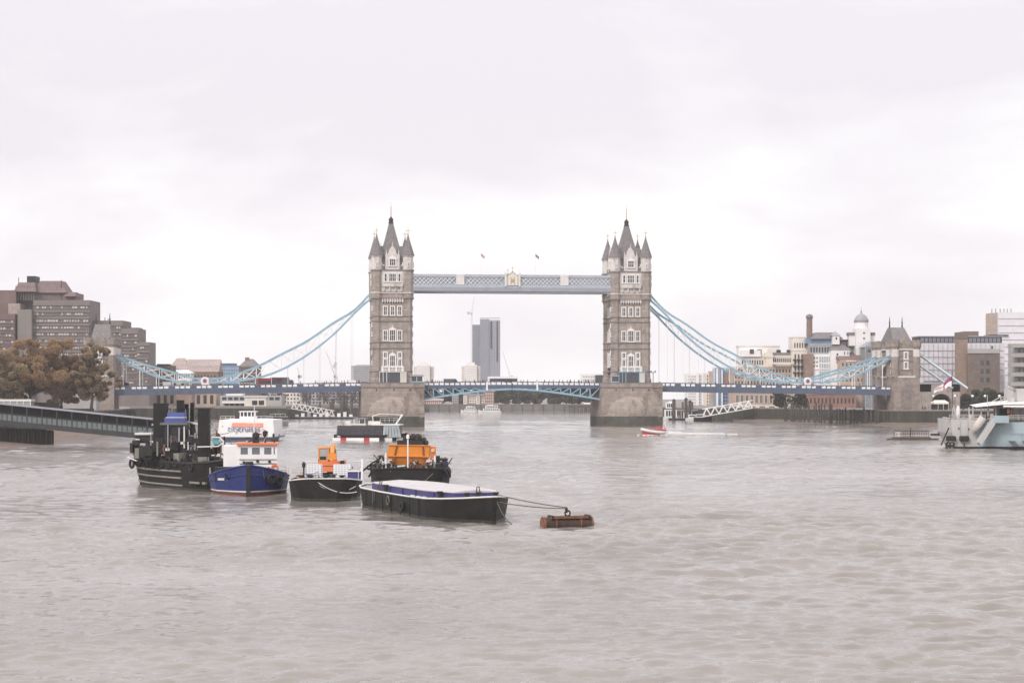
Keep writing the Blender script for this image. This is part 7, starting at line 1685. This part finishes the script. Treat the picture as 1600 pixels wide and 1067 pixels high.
m = MB(); m.add([(wX(1490), -.5, -.3), (wX(1530), -.6, -.3), (wX(1542), -2.2, -.3), (wX(1700), -6.9, -.3), (wX(1700), -6.95, wZ(696)), (wX(1542), -2.3, wZ(697)), (wX(1530), -.7, wZ(697.5)), (wX(1490), -.55, wZ(697.5))], [(0, 1, 6, 7), (1, 2, 5, 6), (2, 3, 4, 5)]); m.build('boot_topping', M_black, t)
# angled stern ramp / gangway and its platform
m = MB(); q = [(1522, 688), (1534, 688), (1556, 655), (1566, 650), (1567, 661), (1556, 664), (1536, 694), (1520, 694)]
m.extr([(wX(a), wZ(b_)) for a, b_ in [(1519, 690), (1544, 652), (1546, 661), (1524, 694)]], -5.4, -4.9); m.extr([(wX(a), wZ(b_)) for a, b_ in [(1519, 690), (1544, 652), (1546, 661), (1524, 694)]], -3.2, -2.9); m.extr([(wX(a), wZ(b_)) for a, b_ in [(1521, 690.5), (1545, 659), (1546, 661), (1524, 694)]], -4.9, -3.2); m.build('accommodation_ladder', M_ws, t)
m = MB(); m.bx(wX(1544), wX(1566), -5.6, -2.2, wZ(660), wZ(649)); m.build('ladder_platform', M_wb, t); m = MB(); m.beam((wX(1551), -3.0, wZ(663)), (wX(1562), -2.6, wZ(674)), .16); m.beam((wX(1535), -3, wZ(680)), (wX(1548), -2.6, wZ(686)), .14); m.build('platform_strut', M_ws, t)
m = MB(); m.tube([(wX(1518), -1.6, wZ(673)), (wX(1525), -1.8, wZ(664)), (wX(1533), -2, wZ(652))], [.75, .9, .8], 9); m.build('covered_boat', mat('beige_cover', (.52, .47, .43), .85, .1, .6), t)
for px, w_, d_ in ((1480, .9, 0), (1487, .8, 0), (1500.5, .7, 0), (1507.5, .7, 0)):
    for j in range(2): m = MB(); m.lathe([(.25, 0), (.42, .2), (.42, .9), (.25, 1.1)], 0, 0, 8); m.build('black_fender', M_rubber, t, loc=(wX(px + j * 2.4), -.75, wZ(689)))
for px in (1480, 1486): 
    for zz in (wZ(694), wZ(699)): m = MB(); m.torus((0, 0, 0), .45, .14, 'y'); m.build('tyre_fender', M_rubber, t, loc=(wX(px), -.9, zz))
for px in (1479, 1488, 1505): m = MB(); m.beam((wX(px), -.95, wZ(692)), (wX(px), -.95, -1), .22); m.build('fender_pile', M_dark, t)
m = MB(); m.beam((wX(1482), -.4, wZ(668)), (wX(1468.5), -1.2, wZ(695)), .22); m.build('boom_spar', M_dark, t); m = MB(); m.beam((wX(1473), 0, wZ(651.5)), (wX(1486), 0, wZ(653.5)), .18); m.lathe([(.1, -.25), (.28, 0), (.1, .25)], wX(1473), 0, 7); m.build('stern_light', M_ws, t)
rail(t, [(wX(p), -.1 - max(0, (p - 1524) * .06), wZ(655.5)) for p in (1483, 1490, 1498, 1506, 1514, 1522, 1530, 1538)], 1.0, M_ws, n=3, r=.055)
for px, py0, py1 in ((1522, 635.5, 656), (1516, 636, 655), (1535, 634, 652), (1558, 636, 650), (1582, 640, 658), (1596, 640, 658), (1546.5, 637, 650)): m = MB(); m.bx(wX(px) - .1, wX(px) + .1, 1.0, 1.2, wZ(py1), wZ(py0)); m.build('stanchion', M_ws, t)
m = MB(); m.add([(wX(1524), 0, wZ(635.5)), (wX(1566), -1.5, wZ(629.5)), (wX(1610), -2, wZ(627)), (wX(1610), 9, wZ(625)), (wX(1566), 9, wZ(627.5)), (wX(1530), 9, wZ(633)), (wX(1524), 0, wZ(636.3)), (wX(1566), -1.5, wZ(632)), (wX(1610), -2, wZ(631))], [(0, 1, 4, 5), (1, 2, 3, 4), (0, 6, 7, 1), (1, 7, 8, 2)]); m.build('awning', M_canv, t)
m = MB(); m.add([(wX(1560), -4, wZ(634.5)), (wX(1700), -6, wZ(633)), (wX(1700), 0, wZ(631.5)), (wX(1568), 0, wZ(632.5)), (wX(1560), -4, wZ(635.5)), (wX(1700), -6, wZ(637))], [(0, 1, 2, 3), (0, 4, 5, 1)]); m.build('side_awning', M_canv, t)
for (a, c), (b_, d) in (((1546, 632), (1567.5, 619.5)), ((1550, 633), (1580, 620)), ((1567.5, 619.5), (1588, 626)), ((1575, 629), (1592, 620)), ((1582, 630), (1598, 622)), ((1567.5, 619), (1567.5, 630)), ((1584, 618), (1584, 632)), ((1509, 638), (1524, 627)), ((1524, 627), (1540, 627)), ((1540, 627), (1545, 618))): m = MB(); m.beam((wX(a), 2, wZ(c)), (wX(b_), 2, wZ(d)), .15 if a > 1545 else .06); m.build('rigging_spar', M_ws if a > 1545 else M_dark, t)
m = MB(); m.bx(wX(1591), wX(1700), 1, 12, wZ(627), wZ(607)); m.build('gun_turret', M_ws, t)
m = MB(); m.tube([(wX(1593), 3, wZ(611)), (wX(1577), 1, wZ(604.5))], [.32, .25], 8); m.build('gun_barrel', M_ws, t)
m = MB(); m.bx(wX(1580), wX(1586), .5, 2, wZ(630), wZ(622)); m.build('winch', M_ws, t)
m = MB(); m.tube([(wX(1545), .8, wZ(650)), (wX(1544), .8, wZ(617))], [.1, .06], 6); m.build('short_mast', M_ws, t)
m = MB(); m.bx(wX(1586), wX(1700), 1, 8, wZ(656), wZ(637.5)); m.build('deckhouse', mat('deckhouse_grey_brown', (.36, .33, .31), .7, .1, .4), t); m = MB(); m.bx(wX(1567), wX(1586), 3, 8, wZ(656), wZ(638)); m.build('deckhouse_recess', M_dark, t)
m = MB(); m.bx(wX(1574), wX(1576.5), -.5, .2, wZ(646), wZ(639)); m.build('hanging_lantern', M_orange, t)
for px, py in ((1573.5, 673), (1583.5, 673.5), (1497.5, 669), (1513, 670)): m = MB(); m.lathe([(.16, -.04), (.16, .04)], 0, 0, 8); o = m.build('hull_fitting', M_dark, t, loc=(wX(px), -.34 - max(0, (px - 1524) * .047), wZ(py))); o.rotation_euler.x = R(90)
for px0, px1, z in ((1570, 1580, 687.5), (1590, 1600, 687.5)): m = MB(); m.bx(wX(px0), wX(px1), -5.0 - (px0 - 1570) * .028, -3.0, wZ(z + .6), wZ(z)); m.build('hull_fitting', M_lead, t)
m = MB()
for px in (1488, 1492): m.beam((wX(px), .5, wZ(655)), (wX(1491), .5, wZ(628)), .14)
m.beam((wX(1495), .5, wZ(655)), (wX(1491), .5, wZ(628)), .14); m.build('jackstaff_tripod', M_ws, t); m = MB(); m.lathe([(.4, wZ(655)), (.45, wZ(640)), (.2, wZ(634))], wX(1498), .6, 8); m.build('stern_capstan', M_canv, t)
for px in (1500, 1512, 1560, 1575, 1590):
    m = MB(); y = -.32 - max(0, (px - 1524) * .05); m.beam((wX(px), y, wZ(657)), (wX(px), y - (.15 if px > 1524 else 0), wZ(690)), .05); m.build('plate_seam', M_lead, t)
rail(t, [(wX(p), -2.6 - (p - 1548) * .04, wZ(656)) for p in (1568, 1576, 1584, 1592, 1600)], 1.0, M_ws, n=3, r=.055)
rr2 = random.Random(44)
for k in range(14):
    px = rr2.uniform(1486, 1584); m = MB(); h = rr2.uniform(.5, 1.7); x, y = wX(px), rr2.uniform(1.0, 5); w = rr2.uniform(.2, .7); m.box(x, y, wZ(655.5) + h / 2, w, w, h, rr2.uniform(0, 3)); m.build(rr2.choice(('deck_locker', 'ventilator', 'winch_housing')), rr2.choice([M_ws, M_dark, M_lead, M_canv]), t)
# ensign on its staff
t = thing('ensign', 'large white flag with red cross drooping from the warship stern staff', 'flag', (wX(1489) + gx(1540, Yw), Yw + .5, wZ(634)))
m = MB(); m.tube([(0, 0, -.4), (-.1, 0, wZ(580) - wZ(634))], [.09, .05], 6); m.build('flagstaff', M_dark, t)
Mred = mat('flag_red', (.45, .07, .12), .9, .1, 2); Mnav = mat('flag_navy', (.10, .08, .19), .9, .1, 2); Mwh = mat('flag_white', (.78, .76, .76), .9, .05, 2)
m = MB(); NI, NJ = 14, 10; zt = wZ(588) - wZ(634); g = []
for j in range(NJ + 1):
    for i in range(NI + 1):
        u, w_ = i / NI, j / NJ
        x = -u * 27.5 / F * Yw; z = zt - u * 20 / F * Yw - w_ * (14 - 7 * u) / F * Yw * 1.0 + .15 * math.sin(u * 9); y = .35 * math.sin(u * 7 + w_ * 2) * (.3 + u)
        g.append((x - .1, y, z))
base = len(m.v); m.v += g
for j in range(NJ):
    for i in range(NI):
        m.f.append(tuple(base + q for q in (j * (NI + 1) + i, j * (NI + 1) + i + 1, (j + 1) * (NI + 1) + i + 1, (j + 1) * (NI + 1) + i))); m.sm.append(True)
        red = j == 4 or i == 6 or (i < 6 and j < 4 and (i == 2 or j == 1)); canton = i < 6 and j < 4
        m.mi.append(0 if red else (2 if canton else 1))
m.build('cloth', [Mred, Mwh, Mnav], t)

# ================================================================== LEFT GANGWAY, JETTY
M_gw = mat('gangway_dark_green_paint', (.034, .036, .036), .6, .2, .4); M_gwg = mat('frosted_green_glass', (.135, .16, .16), .35, .12, .5)
Yg = 442; A_, B_ = Vector((-134.0, Yg, 0)), Vector((gx(246, 436), 436, 0)); Ln = (B_ - A_).length
t = thing('gangway', 'long dark covered pier gangway with green glass panels sloping down from the left', 'gangway', A_, math.atan2(B_.y - A_.y, B_.x - A_.x))
gt = lambda px: (px - (800 + F * A_.x / Yg)) / (246 - (800 + F * A_.x / Yg)) * Ln
def gq(px, py): return gt(px), gz(py, Yg)
def lin(pya, pyb): # through (0,pya) and (240,pyb), over whole length
    sl = (pyb - pya) / 240; x0 = 800 + F * A_.x / Yg; return gz(pya + sl * x0, Yg), gz(pya + sl * 246, Yg)
def ledge(nm, pya, pyb, mt, w, h, y):
    za, zb = lin(pya, pyb); m = MB(); m.beam((0, y, za), (Ln, y, zb), w, h); return m.build(nm, mt, t)
ledge('top_rail', 630.5, 654.5, M_lead, .5, .28, 0); ledge('mid_rail', 645, 667.5, M_gw, .2, .22, 0); ledge('bottom_girder', 659.5, 682, M_gw, .4, 1.15, 0); ledge('far_top_rail', 630.5, 654.5, M_lead, .3, .25, 3.4); ledge('far_girder', 659, 681.5, M_gw, .4, 1.1, 3.4)
za, zb = lin(657.5, 680); m = MB(); m.beam((0, 1.7, za), (Ln, 1.7, zb), 3.0, .2); m.build('walkway', M_dark, t)
za, zb = lin(631, 655); m = MB(); m.beam((0, 1.7, za - .05), (Ln, 1.7, zb - .05), 3.2, .08); m.build('roof', M_gw, t)
n = 50; ra, rb = lin(630.5, 654.5); ga, gb = lin(657, 679.5); qa, qb = lin(645.5, 668)
pm = None
for i in range(n + 1):
    x = Ln * i / n; q = i / n; zt_, zg, zm = ra + (rb - ra) * q, ga + (gb - ga) * q, qa + (qb - qa) * q
    if i % 3 == 0: m = MB(); m.bx(x - .12, x + .12, -.14, .14, zg, zt_); m.build('post', M_gw, t); m = MB(); m.bx(x - .1, x + .1, 3.3, 3.5, zg, zt_); m.build('post', M_gw, t)
    if i < n:
        m = MB(); dx = Ln / n; s_ = (gb - ga) / n; m.add([(x + .1, -.03, zg + .1), (x + dx - .1, -.03, zg + s_ + .1), (x + dx - .1, -.03, zm + s_ - .12), (x + .1, -.03, zm - .12), (x + .1, .03, zg + .1), (x + dx - .1, .03, zg + s_ + .1), (x + dx - .1, .03, zm + s_ - .12), (x + .1, .03, zm - .12)], [(0, 1, 2, 3), (4, 7, 6, 5), (0, 4, 5, 1), (1, 5, 6, 2), (2, 6, 7, 3), (3, 7, 4, 0)]); m.build('glass_panel', M_gwg, t)
za, zb = lin(650, 673); m = MB(); m.beam((0, 3.3, (ra + ga) / 2 + .3), (Ln, 3.3, (rb + gb) / 2 + .3), .06, (ra - ga) * .75); m.build('far_side_panel', MATS['gangway_dark_green_paint'], t)
t = thing('pier_dolphin', 'dark timber piled dolphin carrying the shore end of the gangway', 'jetty', (gx(20, 446), 446, 0)); dl = lambda p: (p - 20) / F * 446
for i in range(30):
    px = -60 + i * 4.7 + (i % 3) * .8; zt_ = gz(667 + px * .055, 446) if px < 72 else gz(673, 446)
    for row in range(2):
        m = MB(); m.box(dl(px), row * 2.2 + (i % 2) * .3, (zt_ - 2) / 2, .58, .5, zt_ + 2); m.build('timber_pile', M_timber, t)
m = MB(); m.bx(dl(-62), dl(86), -.5, 3, gz(671, 446), gz(668.5, 446)); m.build('waling', M_timber, t); m = MB(); m.bx(dl(-60), dl(78), .8, 1.6, -2, gz(672, 446)); m.build('sheeting', M_timber, t)
# dark timber jetty below the right span
JA, JB = Vector((105.5, 765)), Vector((128.3, 697)); jn = Vector((-.94, -.33))
t = thing('jetty', 'row of tall dark timber piles and bracing below the right span', 'jetty', (JA.x, JA.y, 0)); rr = random.Random(6)
def jp(q, off, z): p = JA.lerp(JB, q) + jn * off - JA; return Vector((p.x, p.y, z))
for i in range(36):
    q = i / 35; top = rr.uniform(6.4, 8.6) if q < .55 else rr.uniform(4.6, 6.2); p = jp(q + rr.uniform(-.006, .006), rr.choice((0, .9)), 0); m = MB(); m.box(p.x, p.y, (top - 1) / 2, .42, .42, top + 1, rr.uniform(0, 1)); m.build('timber_pile', M_timber, t)
for z in (1.8, 3.9): m = MB(); m.beam(jp(0, -.2, z), jp(1, -.2, z), .25, .3); m.build('waling', M_timber, t)
m = MB(); m.beam(jp(.35, 1.2, .6), jp(.62, .3, 4.2), .3); m.build('brace', M_timber, t)

# ================================================================== ROAD TRAFFIC AND PEOPLE
def road_z(s):
    a = abs(s)
    return 13.6 + (12.35 - 13.6) * (a - 51.7) / 82.5 if a > 51.7 else 13.75
def vehicle(name, label, cat, px, kind, col, v=9.0):
    s, _ = b_from_px(px, 600, v); t = thing(name, label, cat, bw(s, v, road_z(s)), BT)
    Mb = col
    L_, W_, H_ = {'van': (5.6, 2.1, 2.5), 'bus': (8.5, 2.5, 3.3), 'lorry': (8.0, 2.5, 3.5), 'car': (4.4, 1.8, 1.5), 'coach': (10.5, 2.5, 3.3)}[kind]; l = L_ / 2; c = .35
    if kind == 'car': pr = [(-l, c), (l, c), (l, .8), (l * .55, .95), (l * .25, H_), (-l * .6, H_), (-l * .9, .95), (-l, .9)]
    elif kind == 'van': pr = [(-l, c), (l, c), (l, 1.1), (l * .75, 1.3), (l * .5, H_ * .97), (l * .4, H_), (-l, H_)]
    elif kind == 'lorry': pr = [(-l, c), (l, c), (l, 1.5), (l * .92, 2.6), (l * .6, 2.7), (l * .58, H_), (-l, H_)]
    else: pr = [(-l, c), (l, c), (l, 1.4), (l * .97, H_ - .1), (l * .9, H_), (-l * .97, H_), (-l, H_ - .2)]
    m = MB(); m.extr(pr, -W_ / 2, W_ / 2); m.build('body', Mb, t)
    z0, z1 = {'car': (.95, 1.38), 'van': (1.3, 2.0), 'bus': (1.4, 2.5), 'lorry': (1.5, 2.3), 'coach': (1.4, 2.6)}[kind]; x0, x1 = {'car': (-l * .6, l * .3), 'van': (l * .2, l * .6), 'bus': (-l * .9, l * .9), 'lorry': (l * .62, l * .85), 'coach': (-l * .92, l * .92)}[kind]
    m = MB(); m.bx(x0, x1, -W_ / 2 - .02, W_ / 2 + .02, z0, z1); m.build('side_window', M_glass, t)
    for sx in (-.62, .62):
        for sy in (-1, 1):
            m = MB(); k = 12; r_ = .34 if kind in ('car', 'van') else .48; m.extr([(sx * l + r_ * math.cos(6.2832 * i / k), r_ + r_ * math.sin(6.2832 * i / k)) for i in range(k)], sy * W_ / 2 - .12, sy * W_ / 2 + .05); m.build('wheel', M_rubber, t)
    return t
M_vgrey = mat('grey_car_paint', (.13, .13, .14), .35, .1, 1); M_vred = mat('bus_red_paint', (.50, .04, .04), .4, .08, 1)
vehicle('van', 'white van on the left span near the gabled flats', 'van', 267.5, 'van', M_white); vehicle('van', 'second white van close behind on the left span, nearer the roundel', 'van', 280.5, 'van', M_offwhite)
vehicle('bus', 'red bus on the left span by the dark lorry', 'bus', 422, 'bus', M_vred); vehicle('lorry', 'dark lorry following the red bus on the left span', 'lorry', 441, 'lorry', M_vgrey); vehicle('car', 'pale car ahead of the red bus on the left span', 'car', 397, 'car', M_offwhite); vehicle('lorry', 'dark red lorry at the far left end of the span beside the abutment', 'lorry', 184, 'lorry', mat('maroon_paint', (.16, .07, .07), .5, .1, 1))
vehicle('car', 'dark grey car on the left half of the central span', 'car', 706, 'van', M_vgrey); vehicle('coach', 'white coach with dark windows at mid central span', 'coach', 786, 'coach', M_white); vehicle('car', 'dark car just right of the left bridge tower base', 'car', 571, 'car', M_vgrey)
vehicle('van', 'pale van on the right span near the gatehouse', 'van', 1376, 'car', M_offwhite)
def skin_person(joints, bones, radii, name):
    me = bpy.data.meshes.new(name); me.from_pydata(joints, bones, []); o = bpy.data.objects.new(name, me); COL.objects.link(o)
    sk = o.modifiers.new('skin', 'SKIN'); o.modifiers.new('sub', 'SUBSURF').levels = 1
    for i, d in enumerate(me.skin_vertices[0].data): d.radius = (radii[i], radii[i]); d.use_root = (i == 0)
    dg = bpy.context.evaluated_depsgraph_get(); out = bpy.data.meshes.new_from_object(o.evaluated_get(dg)); bpy.data.objects.remove(o); return out
def walker(st, name):
    J = [(0, 0, .95), (0, 0, 1.18), (0, 0, 1.42), (0, 0, 1.53), (.02, 0, 1.66), (.01, 0, 1.76), (0, .19, 1.40), (-.06, .25, 1.12), (.08, .24, .88), (0, -.19, 1.40), (.05, -.25, 1.12), (.2, -.24, .9), (0, .1, .9), (st * .22, .1, .5), (st * .3 - .08, .1, .08), (st * .3 + .1, .1, .04), (0, -.1, .9), (-st * .12, -.1, .5), (-st * .38, -.1, .1), (-st * .3, -.1, .04)]
    B = [(0, 1), (1, 2), (2, 3), (3, 4), (4, 5), (2, 6), (6, 7), (7, 8), (2, 9), (9, 10), (10, 11), (0, 12), (12, 13), (13, 14), (14, 15), (0, 16), (16, 17), (17, 18), (18, 19)]
    Rr = [.15, .14, .15, .06, .10, .07, .075, .055, .04, .075, .055, .04, .095, .065, .045, .04, .095, .065, .045, .04]
    return skin_person(J, B, Rr, name)
def sitter(name):
    J = [(0, 0, .5), (-.02, 0, .75), (0, 0, 1.0), (0, 0, 1.1), (.02, 0, 1.22), (.02, 0, 1.32), (0, .19, .98), (.1, .24, .74), (.3, .2, .66), (0, -.19, .98), (.1, -.24, .74), (.3, -.2, .66), (.05, .1, .48), (.42, .12, .5), (.44, .12, .1), (.56, .12, .05), (.05, -.1, .48), (.42, -.12, .5), (.44, -.12, .1), (.56, -.12, .05)]
    B = [(0, 1), (1, 2), (2, 3), (3, 4), (4, 5), (2, 6), (6, 7), (7, 8), (2, 9), (9, 10), (10, 11), (0, 12), (12, 13), (13, 14), (14, 15), (0, 16), (16, 17), (17, 18), (18, 19)]
    Rr = [.15, .14, .15, .06, .10, .07, .075, .055, .04, .075, .055, .04, .095, .065, .045, .04, .095, .065, .045, .04]
    return skin_person(J, B, Rr, name)
for nm_, sgn_, a0, a1 in (('left', -1, 51.9, 134), ('right', 1, 51.9, 134), ('central', 0, -30.3, 30.3)):
    t = thing('footway', f'raised stone footway behind the parapet of the {nm_} span', 'pavement', bw(0, 4.4, 0), BT, 'footways of the bridge'); m = MB()
    if sgn_: m.beam((a0 * sgn_, 1.3, road_z(a0) + .27), (a1 * sgn_, 1.3, road_z(a1) + .27), 2.6, .3)
    else: m.bx(a0, a1, 0, 2.6, 13.9, 14.17)
    m.build('paving', M_earth, t)
cloth = [mat('dark_coat', (.03, .03, .035), .9, .2, 2), mat('navy_coat', (.04, .045, .08), .9, .2, 2), mat('brown_coat', (.10, .07, .06), .9, .2, 2), mat('red_coat', (.25, .05, .05), .9, .2, 2)]
bodies = []
for i, c in enumerate(cloth): me = walker((1, -1, .6, -.5)[i], 'person'); me.materials.clear(); me.materials.append(c); bodies.append(me)
rr = random.Random(15)
spots = [rr.uniform(-50, -52) - rr.uniform(0, 30) for _ in range(16)] + [rr.uniform(-30, 30) for _ in range(64)] + [rr.uniform(33, 37) for _ in range(3)] + [rr.uniform(46, 52) for _ in range(8)] + [rr.uniform(52, 130) for _ in range(10)]
for i, s in enumerate(spots):
    k = rr.choices(range(4), (5, 3, 2, .6))[0]; o = bpy.data.objects.new('person', bodies[k]); COL.objects.link(o); o.location = bw(s, rr.uniform(4.8, 6.4) if abs(s) < 33 or abs(s) > 52 else 1.5, road_z(s) + .42 if abs(s) < 33 or abs(s) > 52 else 13.6)
    if 33 <= abs(s) <= 52: o.location.z = 13.55
    o.rotation_euler.z = BT + rr.choice((0, math.pi)); sc_ = rr.uniform(.93, 1.08); o.scale = (sc_,) * 3
    tag(o, ('pedestrian in a dark coat crossing the bridge behind the parapet', 'pedestrian in navy clothes crossing the bridge behind the parapet', 'pedestrian in brown clothes crossing the bridge behind the parapet', 'pedestrian in a red coat crossing the bridge behind the parapet')[k], 'person', ('pedestrians in dark coats', 'pedestrians in navy', 'pedestrians in brown', 'pedestrians in red')[k])
sit = sitter('person'); sit.materials.clear(); sit.materials.append(mat('red_spray_suit', (.48, .10, .12), .8, .15, 2))
bpy.context.view_layer.update()
for i, (x, y) in enumerate(((-1.9, -.35), (-1.9, .35), (-.9, -.35), (-.9, .35), (.1, -.35), (.1, .35), (1.1, -.35), (1.1, .35))):
    o = bpy.data.objects.new('person', sit); COL.objects.link(o); o.matrix_world = ribt.matrix_world @ Matrix.Translation((x, y, .62)); tag(o, 'passenger in a red spray suit seated in the speedboat', 'person', 'speedboat passengers')
# lamps on the right embankment
for i, px in enumerate((1420, 1433.5, 1458, 1492, 1519.5, 1539, 1561.5, 1585.5)):
    Y = 705; t = thing('street_lamp', ('leftmost globe lamp in front of the gatehouse wall', 'second globe lamp in front of the gatehouse wall', 'globe lamp left of the viaduct arch', 'globe lamp right of the viaduct arch behind the flagstaff', 'globe lamp in front of the left end of the hedge', 'globe lamp before the middle of the hedge', 'globe lamp before the right end of the hedge', 'rightmost globe lamp beside the warship gun')[i], 'street lamp', (gx(px, Y), Y, RZ), 0, 'globe lamps along the right embankment')
    h = gz(621, Y) - RZ; m = MB(); m.tube([(0, 0, 0), (0, 0, h)], [.11, .07], 6); m.build('post', M_dark, t); m = MB(); m.lathe([(.1, h), (.42, h + .25), (.5, h + .5), (.42, h + .8), (.1, h + .98)], 0, 0, 10, 0, True); m.build('globe', M_white, t)
Y = 703
for i, px in enumerate(list(np.linspace(1404, 1450, 7)) + list(np.linspace(1492, 1526, 6))):
    o = bpy.data.objects.new('person', bodies[i % 3]); COL.objects.link(o); o.location = (gx(px, Y) + rr.uniform(-.5, .5), Y + rr.uniform(-1, 6), RZ); o.rotation_euler.z = rr.uniform(0, 6); tag(o, 'pedestrian on the right embankment walk near the lamps', 'person', 'pedestrians on the right embankment')
for px, lab in ((1020.5, 'iron lamp post on the right pier beside the tower'),):
    s, _ = b_from_px(px, 598, 2); t = thing('lamp_post', lab, 'street lamp', bw(s, 2, 14.7)); m = MB(); m.tube([(0, 0, -1.2), (0, 0, 4.2)], .12, 6); m.beam((-.7, 0, 3.6), (.7, 0, 3.6), .1); m.build('post', M_dark, t); m = MB(); m.lathe([(.1, 3.7), (.3, 4.0), (.1, 4.4)], -.7, 0, 6); m.lathe([(.1, 3.7), (.3, 4.0), (.1, 4.4)], .7, 0, 6); m.build('lantern', M_glass, t)

# ================================================================== AIR
hz = MB(); hz.bx(-2700, 2700, -2700, 2700, -3.9, 128.0)
me = hz.mesh('haze', [])
hm = bpy.data.materials.new('haze_air'); hm.use_nodes = True; nt = hm.node_tree; nt.nodes.clear()
ov = nt.nodes.new('ShaderNodeOutputMaterial'); pv = nt.nodes.new('ShaderNodeVolumePrincipled'); pv.inputs['Color'].default_value = (.93, .92, .95, 1); pv.inputs['Density'].default_value = HAZE_DENSITY; pv.inputs['Anisotropy'].default_value = 0.0
nt.links.new(pv.outputs[0], ov.inputs['Volume']); me.materials.append(hm)
o = bpy.data.objects.new('haze', me); COL.objects.link(o); o['kind'] = 'stuff'
